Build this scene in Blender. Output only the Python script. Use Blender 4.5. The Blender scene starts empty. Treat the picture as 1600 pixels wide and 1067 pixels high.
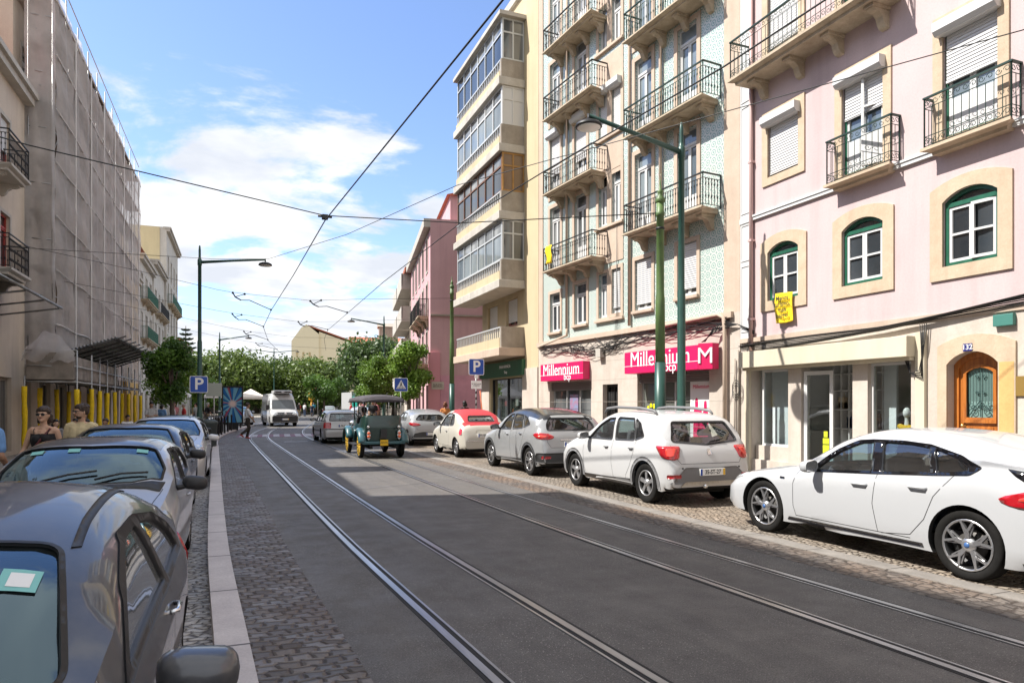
import bpy, bmesh, math, random
import numpy as np
from mathutils import Vector, Matrix
from mathutils.geometry import delaunay_2d_cdt
from mathutils.bvhtree import BVHTree
R_ = math.radians
PI = math.pi
scene = bpy.context.scene
# ---------------------------------------------------------------- camera
YAW = math.atan2(.401, 1)
cam = bpy.data.cameras.new('camera'); cam.lens = 24.0; cam.sensor_width = 36; cam.sensor_fit = 'HORIZONTAL'
cam.shift_y = 97.5/1600; cam.clip_start = .05; cam.clip_end = 6000
camo = bpy.data.objects.new('camera', cam); scene.collection.objects.link(camo)
camo.location = (0, 0, 1.68); camo.rotation_euler = (PI/2, 0, -YAW)
scene.camera = camo
# ---------------------------------------------------------------- sky and sun
SUNV = Vector((-.60, .16, .77)).normalized()
EXPO = 1.66
world = bpy.data.worlds.new('World'); scene.world = world; world.use_nodes = True
nt = world.node_tree; N = nt.nodes; Lk = nt.links; N.clear()
def wn(t, **k):
    n = N.new(t)
    for a, b in k.items(): setattr(n, a, b)
    return n
sky = wn('ShaderNodeTexSky', sky_type='NISHITA', sun_disc=False)
sky.sun_elevation = math.asin(SUNV.z); sky.sun_rotation = math.atan2(SUNV.x, SUNV.y)
sky.air_density = 1.0; sky.dust_density = .6; sky.ozone_density = 1.6; sky.altitude = 50
tc = wn('ShaderNodeTexCoord')
sep = wn('ShaderNodeSeparateXYZ'); Lk.new(tc.outputs['Generated'], sep.inputs[0])
def wm(op, a, b=None, clamp=False):
    n = wn('ShaderNodeMath', operation=op, use_clamp=clamp)
    for i, v in enumerate((a, b)):
        if v is None: continue
        if isinstance(v, (int, float)): n.inputs[i].default_value = v
        else: Lk.new(v, n.inputs[i])
    return n.outputs[0]
zz = wm('ADD', wm('MAXIMUM', sep.outputs[2], 0.0), .13)
cx = wm('DIVIDE', sep.outputs[0], zz); cy = wm('DIVIDE', sep.outputs[1], zz)
cmb = wn('ShaderNodeCombineXYZ'); Lk.new(cx, cmb.inputs[0]); Lk.new(cy, cmb.inputs[1])
noi = wn('ShaderNodeTexNoise'); noi.inputs['Scale'].default_value = 1.45; noi.inputs['Detail'].default_value = 9
noi.inputs['Roughness'].default_value = .58; noi.inputs['Distortion'].default_value = .25
Lk.new(cmb.outputs[0], noi.inputs['Vector'])
# cloud bank low in the sky, thinning to blue higher up
band = wn('ShaderNodeMapRange'); band.clamp = True
Lk.new(sep.outputs[2], band.inputs[0])
for i, v in zip((1, 2, 3, 4), (.24, .62, .075, -.13)): band.inputs[i].default_value = v
# more of it on the far side of the street than over the right-hand roofs
side = wn('ShaderNodeVectorMath', operation='DOT_PRODUCT'); Lk.new(tc.outputs['Generated'], side.inputs[0])
side.inputs[1].default_value = (-.10, .995, 0)
sb = wn('ShaderNodeMapRange'); Lk.new(side.outputs['Value'], sb.inputs[0])
for i, v in zip((1, 2, 3, 4), (.70, .96, -.10, .035)): sb.inputs[i].default_value = v
bk = wn('ShaderNodeMapRange'); Lk.new(side.outputs['Value'], bk.inputs[0])      # unseen cloud behind the camera, added for brighter, whiter fill light
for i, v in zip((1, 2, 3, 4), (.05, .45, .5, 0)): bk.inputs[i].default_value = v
zn = wn('ShaderNodeMapRange'); Lk.new(sep.outputs[2], zn.inputs[0])  # unseen cloud around the zenith, added as more white fill
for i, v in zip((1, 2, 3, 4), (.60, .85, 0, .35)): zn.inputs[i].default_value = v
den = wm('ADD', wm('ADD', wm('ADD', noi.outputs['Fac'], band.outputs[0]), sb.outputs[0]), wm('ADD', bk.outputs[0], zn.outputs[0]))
cr = wn('ShaderNodeMapRange'); cr.interpolation_type = 'SMOOTHSTEP'; Lk.new(den, cr.inputs[0])
for i, v in zip((1, 2, 3, 4), (.50, .60, 0, 1)): cr.inputs[i].default_value = v
hz = wn('ShaderNodeMapRange'); Lk.new(sep.outputs[2], hz.inputs[0])       # pale air near the horizon
for i, v in zip((1, 2, 3, 4), (.0, .22, .35, 0)): hz.inputs[i].default_value = v
noi2 = wn('ShaderNodeTexNoise'); noi2.inputs['Scale'].default_value = 2.6; noi2.inputs['Detail'].default_value = 6
Lk.new(cmb.outputs[0], noi2.inputs['Vector'])
shade = wn('ShaderNodeMapRange'); Lk.new(noi2.outputs['Fac'], shade.inputs[0])
for i, v in zip((1, 2, 3, 4), (.35, .7, 0, 1)): shade.inputs[i].default_value = v
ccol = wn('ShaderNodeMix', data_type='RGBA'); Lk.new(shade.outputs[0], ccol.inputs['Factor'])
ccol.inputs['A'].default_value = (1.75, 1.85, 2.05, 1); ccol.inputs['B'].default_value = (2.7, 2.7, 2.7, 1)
skyg = wn('ShaderNodeMix', data_type='RGBA', blend_type='MULTIPLY'); skyg.inputs['Factor'].default_value = 1
Lk.new(sky.outputs[0], skyg.inputs['A']); skyg.inputs['B'].default_value = (.50, .515, .585, 1)
m0 = wn('ShaderNodeMix', data_type='RGBA'); Lk.new(hz.outputs[0], m0.inputs['Factor'])
Lk.new(skyg.outputs['Result'], m0.inputs['A']); m0.inputs['B'].default_value = (1.4, 1.7, 2.05, 1)
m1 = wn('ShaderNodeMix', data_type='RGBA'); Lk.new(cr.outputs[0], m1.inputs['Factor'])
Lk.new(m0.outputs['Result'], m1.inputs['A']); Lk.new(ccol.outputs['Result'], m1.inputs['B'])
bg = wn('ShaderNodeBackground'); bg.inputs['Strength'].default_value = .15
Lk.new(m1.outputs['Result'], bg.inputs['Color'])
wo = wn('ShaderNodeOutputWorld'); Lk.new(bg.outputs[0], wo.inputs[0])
sun = bpy.data.lights.new('sun', 'SUN'); sun.energy = 2.9; sun.angle = R_(.53); sun.color = (1.0, .955, .885)
suno = bpy.data.objects.new('sun', sun); scene.collection.objects.link(suno)
suno.rotation_euler = (-SUNV).to_track_quat('-Z', 'Y').to_euler(); suno.location = (-30, 10, 60)
scene.view_settings.view_transform = 'Standard'; scene.view_settings.look = 'None'
scene.view_settings.exposure = EXPO; scene.view_settings.gamma = 1
scene.cycles.max_bounces = 8; scene.cycles.transparent_max_bounces = 16
scene.cycles.diffuse_bounces = 4; scene.cycles.glossy_bounces = 3; scene.cycles.transmission_bounces = 4
scene.cycles.caustics_reflective = False; scene.cycles.caustics_refractive = False
try: scene.cycles.use_denoising = True
except Exception: pass
# ---------------------------------------------------------------- materials
MATS = {}
def mat(name, col=(.5, .5, .5), rough=.6, metal=0, spec=.5, nscale=0, namt=0, bump=0, bscale=None, coat=0, emit=None, ncol=None, alpha=1, stretch=(1, 1, 1)):
    if name in MATS: return MATS[name]
    m = bpy.data.materials.new(name); m.use_nodes = True; t = m.node_tree; p = t.nodes['Principled BSDF']
    p.inputs['Base Color'].default_value = (*col, 1); p.inputs['Roughness'].default_value = rough
    p.inputs['Metallic'].default_value = metal; p.inputs['Specular IOR Level'].default_value = spec
    if coat: p.inputs['Coat Weight'].default_value = coat; p.inputs['Coat Roughness'].default_value = .04
    if emit: p.inputs['Emission Color'].default_value = (*emit[:3], 1); p.inputs['Emission Strength'].default_value = emit[3]
    if nscale:
        tcn = t.nodes.new('ShaderNodeTexCoord'); mp = t.nodes.new('ShaderNodeMapping'); mp.inputs['Scale'].default_value = stretch
        t.links.new(tcn.outputs['Object'], mp.inputs[0])
        n = t.nodes.new('ShaderNodeTexNoise'); n.inputs['Scale'].default_value = nscale; n.inputs['Detail'].default_value = 6; n.inputs['Roughness'].default_value = .62
        t.links.new(mp.outputs[0], n.inputs['Vector'])
        r = t.nodes.new('ShaderNodeMapRange'); r.inputs[1].default_value = .3; r.inputs[2].default_value = .72
        t.links.new(n.outputs['Fac'], r.inputs[0])
        mx = t.nodes.new('ShaderNodeMix'); mx.data_type = 'RGBA'
        a = ncol if ncol else tuple(c*(1-namt) for c in col)
        mx.inputs['A'].default_value = (*a, 1); mx.inputs['B'].default_value = (*[min(1, c*(1+namt*.5)) for c in col], 1)
        t.links.new(r.outputs[0], mx.inputs['Factor']); t.links.new(mx.outputs['Result'], p.inputs['Base Color'])
        if bump:
            n2 = t.nodes.new('ShaderNodeTexNoise'); n2.inputs['Scale'].default_value = bscale or nscale*4; n2.inputs['Detail'].default_value = 5
            t.links.new(mp.outputs[0], n2.inputs['Vector'])
            b = t.nodes.new('ShaderNodeBump'); b.inputs['Strength'].default_value = bump; b.inputs['Distance'].default_value = .01
            t.links.new(n2.outputs['Fac'], b.inputs['Height']); t.links.new(b.outputs[0], p.inputs['Normal'])
    MATS[name] = m
    return m
class NT:
    """small node-tree writer"""
    def __init__(s, name):
        s.m = bpy.data.materials.new(name); s.m.use_nodes = True; s.t = s.m.node_tree; s.p = s.t.nodes['Principled BSDF']
        s.out = s.t.nodes['Material Output']; MATS[name] = s.m
        s.tc = s.t.nodes.new('ShaderNodeTexCoord')
    def n(s, typ, **k):
        x = s.t.nodes.new(typ)
        for a, b in k.items(): setattr(x, a, b)
        return x
    def l(s, a, b): s.t.links.new(a, b)
    def val(s, sock, v):
        if isinstance(v, (int, float, tuple)): sock.default_value = v
        else: s.l(v, sock)
    def math(s, op, a, b=0, clamp=False):
        x = s.n('ShaderNodeMath', operation=op, use_clamp=clamp); s.val(x.inputs[0], a); s.val(x.inputs[1], b); return x.outputs[0]
    def map(s, v, a, b, c, d, smooth=False):
        x = s.n('ShaderNodeMapRange'); s.l(v, x.inputs[0])
        if smooth: x.interpolation_type = 'SMOOTHSTEP'
        for i, q in zip((1, 2, 3, 4), (a, b, c, d)): x.inputs[i].default_value = q
        return x.outputs[0]
    def mix(s, f, a, b, mode='MIX'):
        x = s.n('ShaderNodeMix', data_type='RGBA', blend_type=mode); s.val(x.inputs['Factor'], f)
        for k, v in (('A', a), ('B', b)): s.val(x.inputs[k], (*v, 1) if isinstance(v, tuple) and len(v) == 3 else v)
        return x.outputs['Result']
    def noise(s, scale, detail=5, rough=.6, vec=None, dist=0):
        x = s.n('ShaderNodeTexNoise'); x.inputs['Scale'].default_value = scale; x.inputs['Detail'].default_value = detail
        x.inputs['Roughness'].default_value = rough; x.inputs['Distortion'].default_value = dist
        s.l(vec if vec else s.tc.outputs['Object'], x.inputs['Vector']); return x.outputs['Fac']
    def mapping(s, scale=(1, 1, 1), rot=(0, 0, 0), loc=(0, 0, 0), vec=None):
        x = s.n('ShaderNodeMapping'); x.inputs['Scale'].default_value = scale; x.inputs['Rotation'].default_value = rot; x.inputs['Location'].default_value = loc
        s.l(vec if vec else s.tc.outputs['Object'], x.inputs[0]); return x.outputs[0]
    def vor(s, scale, feat='F1', vec=None, rnd=1):
        x = s.n('ShaderNodeTexVoronoi', feature=feat); x.inputs['Scale'].default_value = scale; x.inputs['Randomness'].default_value = rnd
        s.l(vec if vec else s.tc.outputs['Object'], x.inputs['Vector']); return x
    def bump(s, h, st, dist=.01):
        b = s.n('ShaderNodeBump'); b.inputs['Strength'].default_value = st; b.inputs['Distance'].default_value = dist
        s.l(h, b.inputs['Height']); s.l(b.outputs[0], s.p.inputs['Normal'])
    def col(s, c): s.val(s.p.inputs['Base Color'], (*c, 1) if isinstance(c, tuple) and len(c) == 3 else c)
    def rough(s, c): s.val(s.p.inputs['Roughness'], c)
# ---------------------------------------------------------------- objects
COL = scene.collection
def tag(o, label=None, cat=None, group=None, kind=None):
    if label: o['label'] = label
    if cat: o['category'] = cat
    if group: o['group'] = group
    if kind: o['kind'] = kind
    return o
def empty(name, loc=(0, 0, 0), rz=0, label=None, cat=None, group=None):
    o = bpy.data.objects.new(name, None); COL.objects.link(o); o.location = loc; o.rotation_euler = (0, 0, rz)
    o.empty_display_size = .2
    return tag(o, label, cat, group)
def copy_tree(o, parent=None):
    c = o.copy(); COL.objects.link(c)
    if parent: c.parent = parent
    for ch in list(o.children): copy_tree(ch, c)
    return c
def meshobj(name, verts, faces, m, parent=None, smooth=False, mats=None, mi=None):
    me = bpy.data.meshes.new(name); me.from_pydata([tuple(v) for v in verts], [], [tuple(f) for f in faces]); me.update()
    for k in (mats or [m]): me.materials.append(k)
    if mi is not None: me.polygons.foreach_set('material_index', mi)
    if smooth is True: me.polygons.foreach_set('use_smooth', [True]*len(me.polygons))
    elif isinstance(smooth, list): me.polygons.foreach_set('use_smooth', smooth)
    o = bpy.data.objects.new(name, me); COL.objects.link(o)
    if parent: o.parent = parent
    return o
class MB:
    def __init__(s): s.v = []; s.f = []; s.m = []; s.sm = []; s.cur = 0; s.T = None
    def add(s, vs, fs, smooth=False):
        b = len(s.v)
        if s.T is not None: vs = [tuple(s.T @ Vector(q)) for q in vs]
        s.v += [tuple(q) for q in vs]; s.f += [tuple(b+i for i in f) for f in fs]; s.m += [s.cur]*len(fs); s.sm += [smooth]*len(fs)
        return s
    def box(s, x0, y0, z0, x1, y1, z1, b=0):
        if x0 > x1: x0, x1 = x1, x0
        if y0 > y1: y0, y1 = y1, y0
        if z0 > z1: z0, z1 = z1, z0
        if b <= 0 or min(x1-x0, y1-y0, z1-z0) < 2.2*b:
            return s.add([(x0, y0, z0), (x1, y0, z0), (x1, y1, z0), (x0, y1, z0), (x0, y0, z1), (x1, y0, z1), (x1, y1, z1), (x0, y1, z1)],
                  [(0, 3, 2, 1), (4, 5, 6, 7), (0, 1, 5, 4), (1, 2, 6, 5), (2, 3, 7, 6), (3, 0, 4, 7)])
        bm = bmesh.new(); bmesh.ops.create_cube(bm, size=1)
        for v in bm.verts: v.co = ((x0+x1)/2+v.co.x*(x1-x0), (y0+y1)/2+v.co.y*(y1-y0), (z0+z1)/2+v.co.z*(z1-z0))
        bmesh.ops.bevel(bm, geom=bm.edges[:], offset=b, segments=2, affect='EDGES', profile=.6)
        bm.verts.index_update(); s.add([v.co[:] for v in bm.verts], [[v.index for v in f.verts] for f in bm.faces]); bm.free(); return s
    def obox(s, c, size, M=None, b=0):
        t = MB(); t.box(-size[0]/2, -size[1]/2, -size[2]/2, size[0]/2, size[1]/2, size[2]/2, b)
        M = M or Matrix.Identity(3); c = Vector(c)
        return s.add([tuple(c+M @ Vector(q)) for q in t.v], t.f)
    def beam(s, a, b, w, h=None, up=(0, 0, 1)):
        a = Vector(a); b = Vector(b); d = b-a; L = d.length; d.normalize(); u = Vector(up)
        sd = d.cross(u)
        if sd.length < 1e-4: sd = d.cross(Vector((1, 0, 0)))
        sd.normalize(); u = sd.cross(d); h = h or w
        M = Matrix((d, sd, u)).transposed()
        return s.obox((a+b)/2, (L, w, h), M)
    def tube(s, pts, r, n=8, closed=False, caps=True, smooth=True):
        pts = [Vector(p) for p in pts]; k = len(pts); rs = r if isinstance(r, (list, tuple)) else [r]*k
        vs = []; fs = []; prev = None
        for i, p in enumerate(pts):
            if closed: d = pts[(i+1) % k]-pts[i-1]
            else: d = pts[min(i+1, k-1)]-pts[max(i-1, 0)]
            if d.length < 1e-9: d = Vector((0, 0, 1))
            d.normalize()
            if prev is None:
                u = d.cross(Vector((0, 0, 1)))
                if u.length < .1: u = d.cross(Vector((1, 0, 0)))
            else: u = prev-d*prev.dot(d)
            u.normalize(); prev = u; w = d.cross(u)
            for j in range(n):
                a = 2*PI*j/n; vs.append(p+(u*math.cos(a)+w*math.sin(a))*rs[i])
        for i in range(k if closed else k-1):
            for j in range(n):
                a, b = i*n+j, i*n+(j+1) % n; c, d2 = ((i+1) % k)*n+(j+1) % n, ((i+1) % k)*n+j
                fs.append((a, b, c, d2))
        if caps and not closed: fs += [tuple(range(n))[::-1], tuple((k-1)*n+j for j in range(n))]
        return s.add(vs, fs, smooth)
    def lathe(s, prof, n=16, c=(0, 0, 0), axis='z', smooth=True, closed=False, caps=True):
        vs = []; fs = []; k = len(prof)
        for i, (r, h) in enumerate(prof):
            for j in range(n):
                a = 2*PI*j/n; x, y = r*math.cos(a), r*math.sin(a)
                q = (x, y, h) if axis == 'z' else ((x, h, y) if axis == 'y' else (h, x, y))
                vs.append((c[0]+q[0], c[1]+q[1], c[2]+q[2]))
        for i in range(k if closed else k-1):
            i2 = (i+1) % k
            for j in range(n): fs.append((i*n+j, i*n+(j+1) % n, i2*n+(j+1) % n, i2*n+j))
        if not closed and caps:
            if prof[0][0] > 1e-5: fs.append(tuple(range(n))[::-1])
            if prof[-1][0] > 1e-5: fs.append(tuple((k-1)*n+j for j in range(n)))
        return s.add(vs, fs, smooth)
    def prism(s, pts, ax, a, b, smooth=False):
        """pts 2-D in the plane of the other two axes, extruded from a to b along ax"""
        def P(p, h): return {'x': (h, p[0], p[1]), 'y': (p[0], h, p[1]), 'z': (p[0], p[1], h)}[ax]
        n = len(pts); vs = [P(p, a) for p in pts]+[P(p, b) for p in pts]
        fs = [tuple(range(n))[::-1], tuple(range(n, 2*n))]+[(i, (i+1) % n, n+(i+1) % n, n+i) for i in range(n)]
        return s.add(vs, fs, smooth)
    def sph(s, c, r, n=10, k=6, M=None):
        rx, ry, rz = (r, r, r) if isinstance(r, (int, float)) else r
        vs = [(0, 0, -1)]; fs = []
        for i in range(1, k):
            t = -PI/2+PI*i/k
            for j in range(n): a = 2*PI*j/n; vs.append((math.cos(a)*math.cos(t), math.sin(a)*math.cos(t), math.sin(t)))
        vs.append((0, 0, 1)); T = len(vs)-1
        for j in range(n):
            fs.append((0, 1+(j+1) % n, 1+j)); fs.append((T, T-n+j, T-n+(j+1) % n))
            for i in range(k-2): a = 1+i*n; fs.append((a+j, a+(j+1) % n, a+n+(j+1) % n, a+n+j))
        c = Vector(c); o = []
        for v in vs:
            q = Vector((v[0]*rx, v[1]*ry, v[2]*rz))
            if M: q = M @ q
            o.append(tuple(c+q))
        return s.add(o, fs, True)
    def build(s, name, m, parent=None, smooth=None):
        ms = m if isinstance(m, list) else [m]
        return meshobj(name, s.v, s.f, None, parent, s.sm if smooth is None else smooth, mats=ms, mi=s.m)
def arch(x0, x1, z0, z1, rise=0, n=10):
    """polygon with a segmental arch top; z1 = springing + rise"""
    if rise <= 0: return [(x0, z0), (x1, z0), (x1, z1), (x0, z1)]
    p = [(x0, z0), (x1, z0)]; c = (x0+x1)/2; w = (x1-x0)/2; r = (w*w+rise*rise)/(2*rise); a = math.asin(w/r)
    for i in range(n+1):
        t = a-2*a*i/n; p.append((c+r*math.sin(t), z1-r+r*math.cos(t)))
    return p
def pip(p, poly):
    x, y = p[0], p[1]; c = False; n = len(poly); j = n-1
    for i in range(n):
        xi, yi = poly[i][0], poly[i][1]; xj, yj = poly[j][0], poly[j][1]
        if (yi > y) != (yj > y) and x < (xj-xi)*(y-yi)/(yj-yi)+xi: c = not c
        j = i
    return c
def cdt(outer, holes=(), extra=()):
    vs = [Vector(p) for p in outer]; n = len(vs); es = [(i, (i+1) % n) for i in range(n)]
    for h in holes:
        b = len(vs); vs += [Vector(p) for p in h]; k = len(h); es += [(b+i, b+(i+1) % k) for i in range(k)]
    vs += [Vector(p) for p in extra]
    r = delaunay_2d_cdt(vs, es, [], 0, 1e-7); fs = []
    for f in r[2]:
        q = [r[0][i] for i in f]; c = (sum(p[0] for p in q)/len(q), sum(p[1] for p in q)/len(q))
        if not pip(c, outer) or any(pip(c, h) for h in holes): continue
        A = sum(q[i][0]*q[(i+1) % len(q)][1]-q[(i+1) % len(q)][0]*q[i][1] for i in range(len(q)))
        fs.append(tuple(f) if A > 0 else tuple(f)[::-1])
    return r[0], fs, None
def plate(mb, outer, holes, y0, y1, back=False):
    """flat plate in the XZ plane with holes; front face at y1 (outward +Y), rims reach back to y0"""
    vs, fs, _ = cdt(outer, holes)
    mb.add([(p[0], y1, p[1]) for p in vs], [tuple(reversed(f)) for f in fs])
    if back: mb.add([(p[0], y0, p[1]) for p in vs], [tuple(f) for f in fs])
    for ring in [outer]+list(holes):
        n = len(ring)
        mb.add([(p[0], y1, p[1]) for p in ring]+[(p[0], y0, p[1]) for p in ring], [(i, (i+1) % n, n+(i+1) % n, n+i) for i in range(n)])
    return mb
def inset(poly, d):
    """shrink a convex-ish polygon by d (negative grows)"""
    n = len(poly); A = sum(poly[i][0]*poly[(i+1) % n][1]-poly[(i+1) % n][0]*poly[i][1] for i in range(n))
    sgn = 1 if A > 0 else -1; out = []
    for i in range(n):
        p0, p1, p2 = Vector(poly[i-1]), Vector(poly[i]), Vector(poly[(i+1) % n])
        a = (p1-p0).normalized(); b = (p2-p1).normalized(); na = Vector((-a.y, a.x))*sgn; nb = Vector((-b.y, b.x))*sgn
        m_ = (na+nb); m_.normalize(); k = max(.35, m_.dot(na)); q = p1+m_*d/k; out.append((q.x, q.y))
    return out
def text_mesh(body, size, align='CENTER', extrude=.004, bold=0, spacing=1.0, xs=1.0):
    c = bpy.data.curves.new('lettering', 'FONT'); c.body = body; c.size = size; c.align_x = align; c.align_y = 'CENTER'
    c.extrude = extrude; c.offset = bold; c.space_character = spacing; c.resolution_u = 4; c.space_line = .85
    o = bpy.data.objects.new('lettering', c); COL.objects.link(o); bpy.context.view_layer.update()
    me = bpy.data.meshes.new_from_object(o.evaluated_get(bpy.context.evaluated_depsgraph_get()))
    vs = [(v.co.x*xs, v.co.y, v.co.z) for v in me.vertices]; fs = [tuple(p.vertices) for p in me.polygons]
    bpy.data.objects.remove(o); bpy.data.curves.remove(c); bpy.data.meshes.remove(me)
    return vs, fs
def lettering(body, size, org, m, parent, xdir=(-1, 0, 0), updir=(0, 0, 1), **k):
    """text as a mesh part: org = centre, xdir = reading direction in the parent's frame"""
    vs, fs = text_mesh(body, size, **k); X = Vector(xdir).normalized(); U = Vector(updir).normalized(); Z = X.cross(U); o = Vector(org)
    return meshobj('lettering', [tuple(o+X*v[0]+U*v[1]+Z*v[2]) for v in vs], fs, m, parent)
# ---------------------------------------------------------------- street plan
_ly = [-30, -10, 0, 3.9, 8.7, 19.6, 28, 35.8, 42, 47, 65, 90, 120, 200, 400]
_lx = [2.3, 1.85, 1.62, 1.45, 1.21, .88, .64, .50, .80, 1.30, 3.7, 7.2, 11.4, 22.6, 50]
def hermite(xs, ys, x):
    n = len(xs); i = min(max(int(np.searchsorted(xs, x))-1, 0), n-2)
    def sl(k):
        if k == 0: return (ys[1]-ys[0])/(xs[1]-xs[0])
        if k == n-1: return (ys[-1]-ys[-2])/(xs[-1]-xs[-2])
        return (ys[k+1]-ys[k-1])/(xs[k+1]-xs[k-1])
    h = xs[i+1]-xs[i]; t = (x-xs[i])/h; a, b = sl(i)*h, sl(i+1)*h
    return (2*t**3-3*t*t+1)*ys[i]+(t**3-2*t*t+t)*a+(-2*t**3+3*t*t)*ys[i+1]+(t**3-t*t)*b
def RX(y): return hermite(_ly, _lx, y)
def ribbon(name, fl, fr, y0, y1, z, m, parent=None, drop=0, step=1.0, uvs=True):
    fl = fl if callable(fl) else (lambda y, c=fl: c); fr = fr if callable(fr) else (lambda y, c=fr: c)
    n = max(2, int((y1-y0)/step)+1); ys = [y0+(y1-y0)*i/(n-1) for i in range(n)]
    vs = []; fs = []; uv = []
    for y in ys:
        a, b = fl(y), fr(y); r = RX(y); vs += [(a, y, z), (b, y, z)]; uv += [(a-r, y), (b-r, y)]
    for i in range(n-1): fs.append((2*i, 2*i+1, 2*i+3, 2*i+2))
    if drop:
        b0 = len(vs)
        for y in ys: vs += [(fl(y), y, z-drop), (fr(y), y, z-drop)]; uv += [(fl(y)-RX(y)-drop, y), (fr(y)-RX(y)+drop, y)]
        for i in range(n-1):
            fs.append((2*i, 2*i+2, b0+2*i+2, b0+2*i)); fs.append((2*i+1, b0+2*i+1, b0+2*i+3, 2*i+3))
        fs.append((0, b0, b0+1, 1)); e = 2*(n-1); fs.append((e, e+1, b0+e+1, b0+e))
    o = meshobj(name, vs, fs, m, parent)
    if uvs:
        L = o.data.uv_layers.new(name='UVMap')
        for p in o.data.polygons:
            for li in p.loop_indices: L.data[li].uv = uv[o.data.loops[li].vertex_index]
    return o
# ---- materials of the ground
def asphalt():
    a = NT('asphalt'); uv = a.tc.outputs['UV']
    big = a.noise(.22, 4, .6); mid = a.noise(2.2, 6, .65); fine = a.noise(95, 3, .7)
    streak = a.noise(1.0, 5, .6, a.mapping((3.2, .16, 1), vec=uv))
    c = a.mix(a.map(big, .35, .65, 0, 1), (.080, .074, .071), (.130, .121, .114))
    c = a.mix(a.map(mid, .35, .7, 0, .55), c, (.080, .072, .066))
    c = a.mix(a.map(streak, .48, .75, 0, .55), c, (.17, .155, .14))
    gr = a.noise(48, 4, .75); c = a.mix(a.map(gr, .34, .66, .75, 0), c, a.mix(1.0, c, (.42, .42, .42), 'MULTIPLY')); c = a.mix(a.map(fine, .45, .75, 0, .8), c, (.21, .195, .18))
    v = a.vor(62); spot = a.map(v.outputs['Distance'], .16, .28, 1, 0)
    pick = a.math('GREATER_THAN', v.outputs['Color'], .62)
    dens = a.map(a.noise(.7, 3, .6), .38, .62, .15, 1)
    c = a.mix(a.math('MULTIPLY', a.math('MULTIPLY', spot, pick), dens), c, (.46, .43, .39))
    crack = a.vor(.55, 'DISTANCE_TO_EDGE', a.mapping((1, 1, 1), vec=None)); 
    c = a.mix(a.map(a.math('ADD', crack.outputs['Distance'], a.math('MULTIPLY', a.noise(6, 4), .012)), .004, .010, .16, 0), c, (.02, .02, .02))
    a.col(c); a.rough(a.map(mid, .3, .7, .52, .80)); a.p.inputs['Specular IOR Level'].default_value = .38
    a.bump(a.math('ADD', fine, a.math('MULTIPLY', a.noise(30, 3), .6)), .55, .008); return a.m
def setts(name, c1, c2, joint, sx=9.5, sy=7.2, rnd=.55, jw=.055, gloss=.55, offset=True, warm=None, bump=1.0):
    a = NT(name); uv = a.n('ShaderNodeSeparateXYZ'); a.l(a.tc.outputs['UV'], uv.inputs[0])
    wob = a.noise(1.7, 3, .5); wob2 = a.noise(1.3, 3, .5, a.mapping((1, 1, 1), loc=(7, 3, 0)))
    u = a.math('MULTIPLY', a.math('ADD', uv.outputs[0], a.math('MULTIPLY', wob, .10)), sx)
    v = a.math('MULTIPLY', a.math('ADD', uv.outputs[1], a.math('MULTIPLY', wob2, .16)), sy)
    if offset: u = a.math('ADD', u, a.math('MULTIPLY', a.math('MODULO', a.math('FLOOR', a.math('ADD', v, 400)), 2.0), .5))
    cm = a.n('ShaderNodeCombineXYZ'); a.l(u, cm.inputs[0]); a.l(v, cm.inputs[1])
    e = a.vor(1, 'DISTANCE_TO_EDGE', cm.outputs[0], rnd); f = a.vor(1, 'F1', cm.outputs[0], rnd)
    sp = a.n('ShaderNodeSeparateColor'); a.l(f.outputs['Color'], sp.inputs[0])
    stone = a.mix(sp.outputs[0], c1, c2)
    stone = a.mix(a.map(a.noise(24, 4, .65), .3, .75, 0, .5), stone, tuple(q*.55 for q in c1))
    if warm: stone = a.mix(a.map(a.noise(.5, 4), .45, .65, 0, .7), stone, warm)
    j = a.map(e.outputs['Distance'], jw*.5, jw*1.5, 0, 1, True)
    a.col(a.mix(j, joint, stone)); a.rough(a.map(sp.outputs[1], 0, 1, gloss-.12, gloss+.2))
    h = a.math('ADD', a.map(e.outputs['Distance'], 0, .22, 0, 1, True), a.math('MULTIPLY', a.noise(40, 3), .22))
    a.bump(h, bump, .022); return a.m
M_ASPH = asphalt()
M_SETT = setts('dark_setts', (.085, .074, .068), (.21, .185, .17), (.040, .024, .017), 7.4, 8.6, .34, .05, warm=(.095, .062, .045))
M_BAY = setts('limestone_setts', (.22, .19, .155), (.38, .33, .275), (.065, .048, .036), 11, 12.5, .5, .06, .6, warm=(.30, .23, .165))
M_BAYL = setts('worn_bay_setts', (.36, .33, .30), (.60, .55, .51), (.085, .07, .06), 8.5, 11.5, .6, .055, .5)
M_WALK = setts('pale_mosaic', (.30, .27, .24), (.42, .39, .34), (.12, .10, .085), 17, 17, .8, .06, .62, bump=.5)
M_DRAIN = setts('brown_setts', (.085, .070, .060), (.17, .145, .125), (.045, .034, .027), 8.0, 7.2, .45, .05, .62, warm=(.20, .13, .085))
def slab(name, c1, c2, L=1.1):
    a = NT(name); uv = a.n('ShaderNodeSeparateXYZ'); a.l(a.tc.outputs['UV'], uv.inputs[0])
    fr = a.math('FRACT', a.math('MULTIPLY', a.math('ADD', uv.outputs[1], 100), 1/L))
    j = a.map(a.math('ABSOLUTE', a.math('SUBTRACT', fr, .5)), .488, .494, 0, 1)
    c = a.mix(a.map(a.noise(3.0, 6, .7), .32, .7, 0, 1), c1, c2)
    c = a.mix(a.map(a.noise(60, 4, .7), .4, .75, 0, .35), c, tuple(q*.5 for q in c1))
    c = a.mix(a.map(a.vor(26).outputs['Distance'], .05, .12, .5, 0), c, tuple(q*.6 for q in c1))
    a.col(a.mix(j, c, (.07, .06, .055))); a.rough(.62); a.bump(a.noise(35, 4), .25); return a.m
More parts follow.
